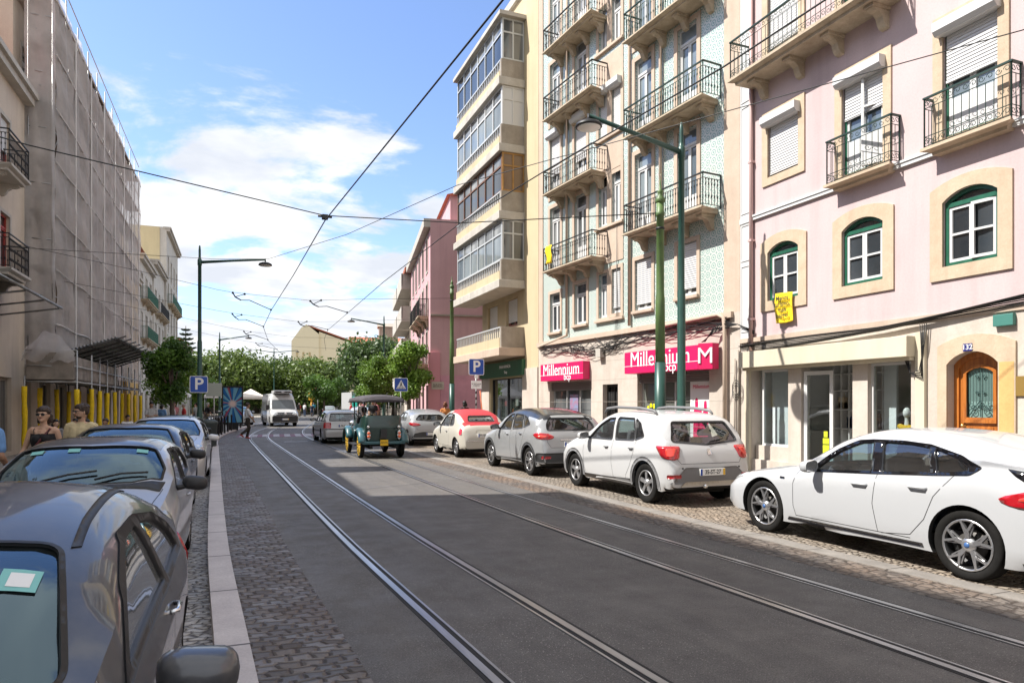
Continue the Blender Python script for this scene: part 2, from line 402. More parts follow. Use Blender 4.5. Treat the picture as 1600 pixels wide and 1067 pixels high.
M_KERB = slab('limestone_kerb', (.46, .41, .395), (.60, .545, .52), 1.5)
M_KERBR = slab('worn_kerb', (.17, .155, .14), (.27, .245, .22), 1.0)
M_SOIL = mat('park_ground', (.20, .17, .13), .95, nscale=.4, namt=.5, bump=.4)
M_STEEL = mat('polished_rail', (.50, .50, .515), .32, .9, nscale=9, namt=.3, stretch=(1, .1, 1))
M_GROOVE = mat('rail_groove', (.012, .011, .011), .8)
M_RUST = mat('rail_web', (.13, .105, .09), .55, .5, nscale=20, namt=.4)
tag(meshobj('ground', [(-900, -300, -.16), (900, -300, -.16), (900, 1500, -.16), (-900, 1500, -.16)], [(0, 1, 2, 3)], M_SOIL), kind='structure')
Y0, Y1 = -14, 150
tag(ribbon('road', lambda y: RX(y)-.68, lambda y: RX(y)+4.15+max(0, y-55)*.05, Y0, Y1, 0, M_ASPH, drop=.1), kind='structure')
tag(ribbon('road_gutter', lambda y: RX(y)-1.32, lambda y: RX(y)-.68, Y0, 64, .002, M_SETT, drop=.1), kind='structure')
tag(ribbon('kerb', lambda y: RX(y)-1.54, lambda y: RX(y)-1.32, Y0, 29.6, .045, M_KERB, drop=.16), kind='structure')
tag(ribbon('parking_bay', lambda y: -2.45, lambda y: RX(y)-1.54, Y0, 28.6, -.10, M_BAYL), kind='structure')
tag(ribbon('kerb', lambda y: -2.65, lambda y: -2.45, Y0, 28.6, -.02, M_KERB, drop=.12), kind='structure')
tag(ribbon('pavement', lambda y: -8.6, lambda y: -2.65, Y0, 28.6, -.025, M_WALK), kind='structure')
tag(ribbon('pavement', lambda y: -12, lambda y: RX(y)-1.62, 28.6, 150, -.025 if False else .02, M_WALK, drop=.15), kind='structure')
tag(ribbon('kerb', lambda y: RX(y)-1.62, lambda y: RX(y)-1.34, 29.6, 150, .06, M_KERB, drop=.16), kind='structure')
tag(ribbon('road_gutter', lambda y: RX(y)+4.15, lambda y: RX(y)+4.70, Y0, 55, .002, M_DRAIN, drop=.1), kind='structure')
tag(ribbon('kerb', lambda y: RX(y)+4.70, lambda y: RX(y)+4.95, Y0, 55, .010, M_KERBR, drop=.1), kind='structure')
tag(ribbon('parking_bay', lambda y: RX(y)+4.95, lambda y: 8.45, Y0, 55, .004, M_BAY, drop=.1), kind='structure')
tag(ribbon('kerb', lambda y: 8.45, lambda y: 8.70, Y0, 55, .125, M_KERBR, drop=.2), kind='structure')
tag(ribbon('pavement', lambda y: 8.70, lambda y: 14.5, Y0, 55, .12, M_WALK, drop=.2), kind='structure')
# tram tracks with grooved rails
def tram_track(off, lab):
    t = empty('tram_track', (0, 0, 0), 0, lab, 'tram track', 'tram tracks set in the street')
    for k, sgn in ((0, 1), (.9, -1)):
        def f(d): return lambda y: RX(y)+off+k+d*sgn
        a, b = sorted((-.034*1, .030*1))
        def rib(n, d0, d1, z, m, p): 
            lo, hi = (d0, d1) if sgn > 0 else (d1, d0)
            return ribbon(n, f(lo), f(hi), Y0, 140, z, m, p, drop=.004)
        r = rib('rail', -.030, .028, .0075, M_STEEL, t)
        rib('groove', .028, .070, .0035, M_GROOVE, r)
        rib('guard_lip', .070, .090, .0065, M_STEEL, r)
        rib('joint_filler', -.062, -.030, .0032, M_GROOVE, r)
tram_track(0.0, 'tram track of two grooved rails nearer the cobbled gutter and left parked cars')
tram_track(2.72, 'tram track of two grooved rails nearer the white parked cars and the bank')
# crossing and paint
M_PAINTR = mat('worn_red_paint', (.20, .075, .12), .7, nscale=2.2, namt=.55, ncol=(.10, .07, .085))
M_PAINTW = mat('worn_white_paint', (.46, .46, .50), .7, nscale=7, namt=.5, ncol=(.16, .16, .18))
def crossing(yc, wd, n, label):
    cr = tag(ribbon('zebra_crossing', lambda y: RX(y)-.62, lambda y: RX(y)+4.1, yc-wd/2, yc+wd/2, .0045, M_PAINTR, drop=.003), label, 'zebra crossing')
    for i in range(n):
        a = -.5+i*4.4/n
        ribbon('white_stripe', lambda y, a=a: RX(y)+a, lambda y, a=a: RX(y)+a+.30, yc-wd/2+.15, yc+wd/2-.15, .0105, M_PAINTW, cr, drop=.003)
crossing(38.4, 3.2, 8, 'worn red and white zebra crossing under the walking pedestrian')
tag(ribbon('road_marking', lambda y: RX(y)+1.35, lambda y: RX(y)+2.35, 31.7, 32.0, .0045, M_PAINTW, drop=.003), kind='structure')
# ---------------------------------------------------------------- building kit (local frame: X along the front, Y outward, Z up)
M_DARKGL = None
def glassmat(name, tint, curtain=None, rough=.04):
    g = NT(name); g.p.inputs['Specular IOR Level'].default_value = .9; g.rough(rough)
    n = g.noise(.9, 3, .5, g.mapping((1.0, 1.0, .25)))
    c = g.mix(g.map(n, .35, .7, 0, 1), tint, curtain or tuple(min(1, q*2.6+.01) for q in tint)); g.col(c)
    g.bump(g.noise(1.1, 2), .06, .05); return g.m
M_GL = glassmat('window_glass', (.018, .022, .026))
M_GLC = glassmat('curtained_glass', (.05, .055, .06), (.30, .31, .31))
M_GLB = glassmat('pale_glass', (.09, .12, .15), (.24, .28, .30))
M_WHITE = mat('white_paint_frame', (.58, .58, .575), .45)
M_SHUT = NT('roller_shutter'); _z = M_SHUT.n('ShaderNodeSeparateXYZ'); M_SHUT.l(M_SHUT.tc.outputs['Object'], _z.inputs[0])
_f = M_SHUT.math('FRACT', M_SHUT.math('MULTIPLY', M_SHUT.math('ADD', _z.outputs[2], 50), 17.5))
M_SHUT.col(M_SHUT.mix(M_SHUT.map(_f, .0, .16, 1, 0), (.66, .66, .66), (.30, .30, .31))); M_SHUT.rough(.5)
M_SHUT.bump(M_SHUT.map(_f, .0, .35, 0, 1, True), .8, .02); M_SHUT = M_SHUT.m
M_GREEN = mat('green_frame', (.016, .105, .062), .38, nscale=8, namt=.25)
M_IRON = mat('green_iron', (.018, .045, .036), .45, .3)
M_BLKIRON = mat('black_iron', (.018, .018, .019), .5, .3)
def stone(name, c, c2=None, amt=.4, sc=3.2, b=.4, grain=30):
    s = NT(name); big = s.noise(.55, 5, .62); md = s.noise(sc, 7, .68); fn = s.noise(grain, 4, .7); runs = s.noise(1.5, 5, .6, s.mapping((1.6, 1.6, .13)))
    c2 = c2 or tuple(q*(1-amt) for q in c)
    k = s.mix(s.map(md, .32, .72, 0, 1), c, c2); k = s.mix(s.map(big, .42, .72, 0, .4), k, tuple(q*.80 for q in c))
    k = s.mix(s.map(runs, .47, .78, 0, .42), k, tuple(q*.62 for q in c2)); spots = s.noise(7, 6, .75); k = s.mix(s.map(spots, .60, .72, 0, .35), k, tuple(q*.7 for q in c2)); k = s.mix(s.map(fn, .45, .8, 0, .3), k, tuple(q*.55 for q in c2))
    s.col(k); s.rough(.82); s.bump(s.math('ADD', md, s.math('MULTIPLY', fn, .5)), b, .012); return s.m
M_PINK = stone('pink_render', (.55, .435, .432), (.52, .40, .40), sc=1.0, b=.10)
M_STONE = stone('ochre_limestone', (.55, .445, .325), (.46, .34, .235), sc=4.5)
M_STONEW = stone('white_limestone', (.56, .50, .44), (.47, .40, .34), sc=2.5)
M_CONC = stone('weathered_concrete', (.40, .355, .30), (.26, .225, .185), sc=2.2)
M_CONCL = stone('pale_concrete', (.52, .49, .44), (.40, .37, .33), sc=2.2)
M_SLAB = stone('balcony_stone', (.56, .47, .35), (.33, .26, .18), sc=3)
M_BUFF = stone('buff_stone', (.54, .43, .34), (.46, .355, .275), sc=3)
M_YELL = stone('yellow_render', (.55, .455, .295), (.49, .40, .255), sc=.9, b=.12)
M_CREAM = mat('cream_metal', (.58, .52, .40), .5, nscale=2, namt=.14, stretch=(1, 1, .25))
M_ROOF = None
def rooftile():
    s = NT('terracotta_tiles'); x = s.n('ShaderNodeSeparateXYZ'); s.l(s.tc.outputs['Object'], x.inputs[0])
    w = s.math('ABSOLUTE', s.math('SINE', s.math('MULTIPLY', x.outputs[0], 14)))
    w2 = s.math('FRACT', s.math('MULTIPLY', x.outputs[1], 3.2))
    c = s.mix(s.map(s.noise(2.5, 5), .35, .7, 0, 1), (.50, .165, .085), (.36, .12, .07)); c = s.mix(s.map(w, 0, .35, .8, 0), c, (.10, .035, .025))
    s.col(c); s.rough(.85); s.bump(s.math('ADD', w, s.math('MULTIPLY', w2, .3)), 1, .05); return s.m
M_ROOF = rooftile()
def azulejo():
    s = NT('green_tiles'); x = s.n('ShaderNodeSeparateXYZ'); s.l(s.tc.outputs['Object'], x.inputs[0])
    k = 1/.20
    u = s.math('MULTIPLY', x.outputs[0], k); v = s.math('MULTIPLY', x.outputs[2], k)
    fu = s.math('SUBTRACT', s.math('FRACT', s.math('ADD', u, 200)), .5); fv = s.math('SUBTRACT', s.math('FRACT', s.math('ADD', v, 200)), .5)
    au = s.math('ABSOLUTE', fu); av = s.math('ABSOLUTE', fv)
    d = s.math('SQRT', s.math('ADD', s.math('MULTIPLY', fu, fu), s.math('MULTIPLY', fv, fv)))
    ring = s.map(s.math('ABSOLUTE', s.math('SUBTRACT', d, .33)), .035, .075, 1, 0)
    dia = s.map(s.math('ADD', au, av), .13, .19, 1, 0); cor = s.map(s.math('ADD', au, av), .80, .86, 0, 1)
    p = s.math('MAXIMUM', s.math('MAXIMUM', ring, dia), cor)
    j = s.map(s.math('MAXIMUM', au, av), .475, .492, 0, 1)
    big = s.noise(.5, 5, .6); w = s.vor(1, 'F1', None, 0)
    base = s.mix(s.map(big, .35, .7, 0, 1), (.57, .60, .57), (.50, .535, .505))
    c = s.mix(s.math('MULTIPLY', p, .80), base, (.12, .27, .24)); c = s.mix(s.math('MULTIPLY', j, .6), c, (.36, .36, .33))
    c = s.mix(s.map(s.noise(1.2, 6, .7, s.mapping((1, 1, .3))), .56, .75, 0, .5), c, (.48, .43, .36))
    s.col(c); s.rough(.22); s.bump(s.math('SUBTRACT', 1, j), .15, .004); return s.m
M_TILE = azulejo()
def rect(x0, x1, z0, z1): return arch(x0, x1, z0, z1, 0)
def window(B, x0, x1, z0, z1, rise=0, fm=None, outer=None, leaves=2, transom=0, bar=True, shutter=0, box=False, pane=None, sur=0, surm=None, surt=.035, name='window', sill=False, depth=.16, fw=.055, door=False, hopen=0, lab=None):
    """one window: outer frame (part), pane / shutter / surround / sill as its own pieces"""
    fm = fm or M_WHITE; pane = pane or M_GL; y = -depth
    P = arch(x0, x1, z0, z1, rise)
    m = MB(); w = B
    om = outer or fm
    I = inset(P, fw)
    plate(m, P, [I], y-.03, y+.035)
    tz = z1-rise-transom if transom else None
    ix0, ix1, iz0, iz1 = x0+fw, x1-fw, z0+fw, z1-fw
    if transom: m.box(ix0, y-.02, tz-.035, ix1, y+.04, tz+.035); iz1 = tz-.035
    o = m.build(name, om, w)
    if lab: o['label'] = lab
    # sashes
    s = MB(); n = leaves; lw = (ix1-ix0)/n; fr = .05
    for i in range(n):
        a, b = ix0+i*lw, ix0+(i+1)*lw; A = rect(a+.003, b-.003, iz0+.003, iz1-.003)
        zt = iz1 if (transom or rise == 0) else z1-rise
        A = rect(a+.003, b-.003, iz0+.003, (iz1 if transom or rise == 0 else z1-rise-.02)-.003)
        if i == 0 and hopen:
            T = Matrix.Translation((a, y+.02, 0)) @ Matrix.Rotation(hopen, 4, 'Z') @ Matrix.Translation((-a, -y-.02, 0)); s.T = T
        H = [rect(a+fr, b-fr, iz0+fr+(.55 if door else 0), A[2][1]-fr)]
        if bar:
            zz_ = H[0][0][1]+(H[0][2][1]-H[0][0][1])*(.5 if not door else .45); h = H[0]
            H = [rect(h[0][0], h[1][0], h[0][1], zz_-.018), rect(h[0][0], h[1][0], zz_+.018, h[2][1])]
        plate(s, A, H, y-.025, y+.022); s.T = None
    s.build('sash', fm, o)
    g = MB(); vs, fs, _ = cdt(I); g.add([(p[0], y-.012, p[1]) for p in vs], [f[::-1] for f in fs]); g.build('pane', pane, o)
    if shutter:
        zb = z1-(z1-z0)*shutter; Q = [p for p in rect(x0+.03, x1-.03, zb, z1-.01)]
        g = MB(); g.box(x0+.035, y+.045, zb, x1-.035, y+.062, z1-.02); g.box(x0+.03, y+.04, zb-.03, x1-.03, y+.07, zb+.015); g.build('roller_shutter', M_SHUT, o)
    if box:
        g = MB(); g.prism([(-.02, z1+.03), (.20, z1+.03), (.20, z1-.12), (.14, z1-.19), (-.02, z1-.19)], 'x', x0-.06, x1+.06); g.build('shutter_box', M_WHITE, o)
    if sur:
        g = MB(); outerp = arch(x0-sur, x1+sur, z0-(sur if not door else 0), z1+sur*(1.0 if rise else 1), rise*.9)
        plate(g, outerp, [P if not door else arch(x0, x1, z0+.001, z1, rise)], -.01, surt); g.build('window_surround', surm or M_STONE, o)
    if sill:
        g = MB(); g.box(x0-.09, -.14, z0-.09, x1+.09, .10, z0-.005, .012); g.build('sill', surm or M_STONE, o)
    return o
def scroll(c, r, turns=1.15, start=0, sgn=1, n=14):
    return [(c[0]+(r*(1-.72*i/n))*math.cos(start+sgn*turns*2*PI*i/n), c[1]+(r*(1-.72*i/n))*math.sin(start+sgn*turns*2*PI*i/n)) for i in range(n+1)]
def railing(mb, x0, x1, y1, z0, h, style, sides=True, y0=.02):
    """front rail at y1 with returns to the wall"""
    runs = [((x0, y1), (x1, y1))]
    if sides: runs += [((x0, y0), (x0, y1)), ((x1, y1), (x1, y0))]
    for (a, b) in runs:
        L = math.dist(a, b); d = ((b[0]-a[0])/L, (b[1]-a[1])/L)
        P = lambda t, z: (a[0]+d[0]*t, a[1]+d[1]*t, z)
        mb.beam(P(-.02, z0+h), P(L+.02, z0+h), .045, .028)
        if style == 'scroll':
            for z in (z0+.04, z0+.20, z0+h-.17): mb.tube([P(0, z), P(L, z)], .008, 4, caps=False)
            sp = .125; n = max(2, round(L/sp)); sp = L/n
            for i in range(n+1): mb.tube([P(i*sp, z0-.03), P(i*sp, z0+h)] if i in (0, n) else [P(i*sp, z0+.04), P(i*sp, z0+h-.17)], .014 if i in (0, n) else .0065, 5, caps=False)
            for i in range(n):
                for zc in (z0+.12, z0+h-.085):
                    q = scroll(((i+.5)*sp, zc), .052, 1.1, PI*(i % 2)); mb.tube([P(t, z) for t, z in q], .006, 4, caps=False)
        else:
            for z in (z0+.05, z0+h-.12): mb.tube([P(0, z), P(L, z)], .010, 4, caps=False)
            sp = .10; n = max(2, round(L/sp)); sp = L/n
            for i in range(n+1):
                t = i*sp; big = i in (0, n)
                if big or style == 'plain': mb.tube([P(t, z0-.02), P(t, z0+h)], .014 if big else .008, 5, caps=False)
                else:
                    zs = [z0+.05, z0+.20, z0+.25, z0+.30, z0+.5, z0+.55, z0+.60, z0+h-.2, z0+h-.14, z0+h-.12]
                    rs = [.009, .009, .022, .009, .009, .020, .009, .009, .018, .009]
                    mb.tube([P(t, z) for z in zs], rs, 5, caps=False)
def balcony(B, x0, x1, z, dep, h=.92, style='scroll', brackets=(), sm=None, im=None, th=.16, name='balcony', bh=.42):
    m = MB(); prof = [(-.05, z-th), (dep-.10, z-th), (dep-.09, z-th*.62), (dep-.02, z-th*.5), (dep+.03, z-th*.38), (dep+.03, z), (-.05, z)]
    # moulded edge on the front and the two ends
    vs = []; n = len(prof)
    for e, sg in ((x0, -1), (x1, 1)):
        for (yy, zz_) in prof: vs.append((e+sg*(yy-dep-.03 if yy > 0 else -.13), yy, zz_))
    m.add(vs, [tuple(range(n)), tuple(range(2*n-1, n-1, -1))]+[(i, n+i, n+(i+1) % n, (i+1) % n) for i in range(n)])
    o = m.build(name, sm or M_SLAB, B)
    r = MB(); railing(r, x0+.03, x1-.03, dep-.04, z+.0, h, style); r.build('railing', im or M_IRON, o)
    for bx in brackets:
        b = MB(); w = .075
        pr = [(0, z-th), (dep*.62, z-th), (dep*.66, z-th-.07), (dep*.56, z-th-.11), (dep*.42, z-th-.11), (dep*.28, z-th-.18), (dep*.22, z-th-bh*.8), (dep*.14, z-th-bh), (.0, z-th-bh-.02)]
        b.prism(pr, 'x', bx-w, bx+w); b.box(bx-w-.03, 0, z-th-.06, bx+w+.03, dep*.70, z-th-.002); b.build('bracket', sm or M_SLAB, o)
    return o
# ================================================================ pink corner-street building with the boutique
OX, OY = 11.0, 12.93
def pinkhouse():
    B = empty('pink_building', (OX, OY, 0), PI/2, 'pale pink rendered townhouse with green arched windows above the boutique and wooden door', 'building')
    Y = lambda y: y-OY
    x1 = -.02; x0 = Y(-6.5); HT = 13.2
    low = [(11.13, 12.03), (9.09, 10.01), (7.05, 7.95)]; low += [(a-2.02*k, b-2.02*k) for k in (1, 2, 3, 4) for a, b in [(7.05, 7.95)]]
    W1 = [(Y(a), Y(b), 3.97, 5.21, .17) for a, b in low]
    W2 = []
    for i, (a, b) in enumerate(low):
        W2.append((Y(a), Y(b), (6.72 if i == 0 else 6.12), 8.02, 0))
    W3 = [(Y(a), Y(b), 9.02, 11.0, 0) for a, b in low]
    shop = rect(Y(8.53), Y(12.55), .42, 2.47); door = arch(Y(7.03), Y(7.86), .12, 2.53, .20)
    door2 = rect(Y(1.2), Y(2.6), .12, 2.5); shop2 = rect(Y(3.2), Y(5.6), .6, 2.5)
    holes = [arch(*w) for w in W1+W2+W3]+[]
    m = MB(); plate(m, [(x0, 3.16), (x1, 3.16), (x1, HT), (x0, HT)], holes, -.22, 0)
    m.box(x0, -9, 3.16, x1, -.221, HT-.002); m.build('wall', M_PINK, B)
    # stone ground floor
    s = MB(); plate(s, [(x0, -.05), (Y(12.62), -.05), (Y(12.62), 3.16), (x0, 3.16)], [shop, door, shop2, door2], -.24, .02)
    s.box(Y(12.62), -.24, -.05, x1, .012, 3.16)
    s.build('stone_ground_floor', M_STONEW, B)
    s = MB()     # body behind, leaving the shop room open
    for a, b in ((x0, Y(8.3)), (Y(12.7), x1)): s.box(a, -9, -.05, b, -.46, 3.158)
    s.box(Y(8.3), -9, -.05, Y(12.7), -3.4, 3.158); s.build('inner_wall', mat('shop_inner', (.50, .46, .40), .8), B)
    # cream upstand between the render and the stone, broken plaster edge
    e = MB(); e.box(x0, .0, 3.10, x1, .05, 3.20)
    e.build('string_course', M_BUFF, B)
    for i, z in enumerate((5.98,)):
        c = MB(); c.box(x0, 0, z-.09, x1-.35, .055, z-.02); c.box(x0, 0, z-.02, x1-.35, .075, z+.02); c.box(x1-.34, 0, z-.10, x1-.0, .06, z+.02)
        c.build('string_course', M_WHITE, B)
    c = MB(); c.box(x0, 0, HT-.5, x1, .30, HT-.3); c.box(x0, 0, HT-.3, x1, .42, HT); c.build('cornice', M_STONEW, B)
    c = MB()      # white corner pilaster with panels
    c.box(x1-.36, .0, 3.2, x1-.0, .035, HT-.5)
    for a, b in ((3.35, 4.9), (5.0, 5.85), (6.1, 8.6), (8.7, 10.2)): plate(c, rect(x1-.33, x1-.03, a, b), [rect(x1-.30, x1-.06, a+.03, b-.03)], .0349, .05)
    c.build('corner_pilaster', M_WHITE, B)
    c = MB(); c.tube([(x1-.40, .07, 2.9), (x1-.40, .07, HT-.5)], .045, 8)
    for z in (3.6, 5.4, 7.2, 9.0): c.box(x1-.46, 0, z, x1-.34, .12, z+.05)
    c.build('drainpipe', mat('rosy_pipe', (.52, .36, .34), .5), B)
    for i, w in enumerate(W1):
        window(B, *w, fm=M_WHITE, outer=M_GREEN, leaves=2, transom=.05, bar=True, sur=.22, surm=M_STONE, fw=.065, depth=.075, hopen=(.12 if i == 2 else 0), pane=M_GL)
    for i, w in enumerate(W2):
        if i == 0:
            o = window(B, *w, outer=M_GREEN, depth=.09, sur=.17, surm=M_STONE, shutter=.93, box=True, fw=.05)
            g = MB(); q = w
            for k in range(9):
                xx = q[0]+.08+k*(q[1]-q[0]-.16)/8; g.tube([(xx, -.06, q[2]), (xx, -.06, q[2]+.15)], .007, 4, caps=False)
                if k < 8: g.tube([(t, -.06, z) for t, z in scroll((xx+.045, q[2]+.075), .035)], .006, 4, caps=False)
            g.box(q[0]+.03, -.07, q[2]+.15, q[1]-.03, -.05, q[2]+.17); g.build('window_guard', M_BLKIRON, o)
        else:
            window(B, *w, outer=M_GREEN, depth=.09, sur=.17, surm=M_STONE, shutter=(.42 if i == 1 else .50), box=True, door=True, fw=.05, pane=M_GLB, hopen=(.35 if i == 1 else 0))
            balcony(B, w[0]-.36, w[1]+.20, 5.98, .27, .85, 'scroll', (), sm=M_STONE, th=.13)
    for i, w in enumerate(W3):
        window(B, *w, outer=M_GREEN, depth=.09, sur=.17, surm=M_STONE, shutter=.7, box=False, door=True, fw=.05)
    balcony(B, Y(8.6), Y(12.62), 9.04, .63, .86, 'scroll', [Y(12.10), Y(11.05), Y(10.05), Y(9.05)], sm=M_SLAB, th=.15, bh=.36)
    balcony(B, Y(2.8), Y(6.4), 9.04, .63, .86, 'scroll', [Y(5.9), Y(3.2)], sm=M_SLAB, th=.15, bh=.36)
    # ---- boutique front
    F = MB(); xs0, xs1 = Y(8.40), Y(12.66)
    F.box(xs0, .02, 2.50, xs1, .30, 2.86, .01); F.box(xs0+.02, .02, 2.44, xs1-.02, .20, 2.498)
    F.box(xs0-.17, .02, .13, xs0+.0, .09, 2.92); F.box(xs1-.10, .02, .13, xs1+.04, .09, 2.498)
    F.build('shop_shutter_housing', M_CREAM, B)
    g = MB()
    # display window left (px), stone pier, open door, pier, display window
    fwm = M_WHITE
    def shopwin(a, b, z0, z1):
        o = MB(); plate(o, rect(a, b, z0, z1), [rect(a+.05, b-.05, z0+.05, z1-.05)], -.15, -.09); ob = o.build('shop_window', fwm, B)
        q = MB(); q.box(a+.05, -.125, z0+.05, b-.05, -.117, z1-.05); q.build('pane', M_CLEAR, ob)
    shopwin(Y(11.44), Y(12.32), .74, 2.44); shopwin(Y(8.53), Y(9.44), .74, 2.44)
    g.box(Y(8.53), -.22, .12, Y(9.44), -.06, .74); g.build('shop_stall_riser', M_STONEW, B); g = MB(); g.box(Y(11.44), -.22, .12, Y(12.50), -.06, .74)
    g.build('shop_stall_riser', M_STONEW, B)
    for a_, b_ in ((11.08, 11.44), (9.44, 9.78)): g = MB(); g.box(Y(a_), -.24, .12, Y(b_), .0, 2.46); g.build('stone_pier', M_STONEW, B)
    d = MB(); dz0, dz1 = .14, 2.36     # the open glazed door, swung outward against the left jamb
    d.T = Matrix.Translation((Y(11.03), -.05, 0)) @ Matrix.Rotation(R_(16), 4, 'Z')
    plate(d, rect(-.62, 0, dz0, dz1), [rect(-.55, -.07, dz0+.35, dz1-.08)], -.02, .03, back=True); dd = d.build('shop_door', M_WHITE, B)
    q = MB(); q.T = d.T; q.box(-.55, 0, dz0+.35, -.07, .008, dz1-.08); q.build('pane', M_CLEAR, dd)
    st = MB(); st.T = d.T; st.box(-.53, .010, .86, -.40, .013, .98); st.box(-.53, .010, .60, -.40, .013, .84); st.box(-.50, .010, 1.0, -.42, .013, 1.12)
    st.build('sticker', mat('lime_sticker', (.55, .60, .02), .6), dd)
    # room behind
    r = MB(); r.box(Y(8.3), -3.38, .10, Y(12.7), -.24, .13); r.box(Y(8.3), -3.38, 2.7, Y(12.7), -.24, 2.74)
    r.box(Y(8.3), -3.38, .13, Y(8.35), -.25, 2.7); r.box(Y(12.65), -3.38, .13, Y(12.7), -.25, 2.7); r.build('shop_room', mat('shop_plaster', (.76, .74, .70), .8), B)
    r = MB(); r.box(Y(11.42), -.42, .74, Y(12.34), -.40, 2.44); r.build('display_partition', mat('grey_partition', (.76, .77, .79), .7), B); r = MB(); r.box(Y(9.16), -.42, .74, Y(9.42), -.40, 2.44)
    r.build('display_partition', MATS['grey_partition'], B)
    r = MB(); r.box(Y(8.53), -1.0, .66, Y(9.44), -.25, .70); r.build('display_floor', MATS['grey_partition'], B)
    # open shelving with stock seen through the door
    r = MB(); X0, X1 = Y(9.6), Y(11.0)
    for k in range(8): xx = X0+k*(X1-X0)/7; r.box(xx-.012, -1.00, .13, xx+.012, -.82, 2.5)
    for z in (.35, .75, 1.15, 1.55, 1.95, 2.3): r.box(X0, -1.00, z, X1, -.82, z+.02)
    tag(r.build('shop_shelving', M_WHITE, None), 'white open shelving inside the boutique doorway', 'shelving'); o = bpy.data.objects['shop_shelving']; o.location = B.location; o.rotation_euler = B.rotation_euler
    random.seed(5); cols = [(.02, .02, .022), (.30, .16, .10), (.45, .30, .2), (.10, .04, .03), (.05, .07, .12), (.5, .42, .3)]
    for k in range(12):
        xx = X0+.12+(k % 6)*.22; z = (.37, 1.17, 1.57)[k % 3]; bg_ = MB(); hgt = random.uniform(.2, .34)
        bg_.box(-.07, -.07, 0, .07, .07, hgt*.75, .02); bg_.tube([(-.04, 0, hgt*.72), (-.03, 0, hgt), (.03, 0, hgt), (.04, 0, hgt*.72)], .008, 5)
        o = bg_.build('handbag', mat('bag_%d' % (k % 6), cols[k % 6], .6), None); o.location = B.matrix_basis @ Vector((0, 0, 0)); 
        o.location = (OX+.90, OY+xx, z+.005); o.rotation_euler = (0, 0, PI/2)
        tag(o, 'small handbag standing on the white shelving in the boutique', 'handbag', 'handbags on the boutique shelves')
    # door 132
    dm = NT('varnished_wood'); wv = dm.noise(3, 6, .6, dm.mapping((9, 9, .7))); dm.col(dm.mix(dm.map(wv, .3, .7, 0, 1), (.50, .175, .035), (.26, .075, .014))); dm.rough(.3); dm.p.inputs['Coat Weight'].default_value = .4; dm = dm.m
    a, b = Y(7.03), Y(7.86)
    m = MB(); P = arch(a, b, .12, 2.53, .20); Ia = arch(a+.08, b-.08, .20, 2.44, .17)
    plate(m, P, [Ia], -.22, -.13); D = m.build('house_door', dm, B)
    m = MB(); G1 = arch(a+.20, b-.20, 1.46, 2.27, .08)
    plate(m, inset(Ia, -.005), [G1, rect(a+.2, b-.2, .95, 1.30), rect(a+.2, b-.2, .35, .85)], -.20, -.165)
    for Q in (rect(a+.2, b-.2, .95, 1.30), rect(a+.2, b-.2, .35, .85)):
        plate(m, Q, [inset(Q, .03)], -.20, -.15); m.box(Q[0][0], -.21, Q[0][1], Q[1][0], -.185, Q[2][1]); J = inset(Q, .07); m.box(J[0][0], -.21, J[0][1], J[1][0], -.172, J[2][1])
    plate(m, inset(G1, -.05), [G1], -.20, -.14); m.box(a+.14, -.2, 1.37, b-.14, -.125, 1.43); m.build('door_leaf', dm, D)
    m = MB(); vs, fs, _ = cdt(G1); m.add([(p[0], -.20, p[1]) for p in vs], [f[::-1] for f in fs]); m.build('pane', mat('teal_glass', (.17, .27, .25), .25), D)
    m = MB(); cx_ = (a+b)/2
    for k in range(9):
        xx = a+.225+k*(b-a-.45)/8; m.tube([(xx, -.175, 1.72), (xx, -.175, 2.24-.06*abs(k-4)/4)], .0065, 4, caps=False)
    for sg in (-1, 1):
        for (c_, r_, st_) in (((.11, 1.55), .075, 0), ((.14, 1.66), .05, PI), ((.05, 1.64), .045, PI/2), ((.06, 2.12), .035, 0), ((.05, 1.86), .03, 0)):
            m.tube([(cx_+sg*t, -.172, z) for t, z in scroll(c_, r_, 1.3, st_)], .0065, 4, caps=False)
        m.tube([(cx_+sg*.19, -.172, 1.48), (cx_+sg*.1, -.172, 1.62), (cx_, -.172, 1.74)], .008, 4, caps=False)
    m.tube([(cx_, -.172, 1.47), (cx_, -.172, 2.25)], .009, 4, caps=False); m.build('door_grille', mat('teal_iron', (.03, .07, .066), .5), D)
    m = MB(); m.sph((b-.15, -.12, 1.32), .033, 10, 8); m.lathe([(.03, -.165), (.03, -.155), (.012, -.15), (.012, -.13)], 10, (b-.15, 0, 1.32), 'y'); m.build('door_knob', mat('brass', (.75, .52, .20), .3, .9), D)
    m = MB(); plate(m, arch(a-.26, b+.16, .12, 2.80, .16), [arch(a, b, .1201, 2.53, .20)], .018, .055); m.build('door_surround', M_STONE, D)
    m = MB(); cc = stone('bleached_ochre', (.62, .40, .16), (.55, .33, .12)); m.box(a-.24, .03, .4, a-.02, .058, 2.33); m.build('ochre_jamb', cc, D)
    # number plate 132
    o = MB(); o.box(Y(7.425), .056, 2.535, Y(7.575), .066, 2.655); pl = o.build('house_number_plate', mat('blue_enamel', (.018, .022, .16), .25), None)
    pl.location = B.location; pl.rotation_euler = B.rotation_euler; tag(pl, 'small blue enamel house number plate reading 132 above the wooden door', 'number plate')
    lettering('132', .115, (Y(7.5), .068, 2.595), M_WHITE, pl, (-1, 0, 0), bold=.003, extrude=.001)
    # yellow protest banner
    vs = []; fs = []; nx, nz = 12, 22; xa, xb = Y(11.22), Y(11.72)
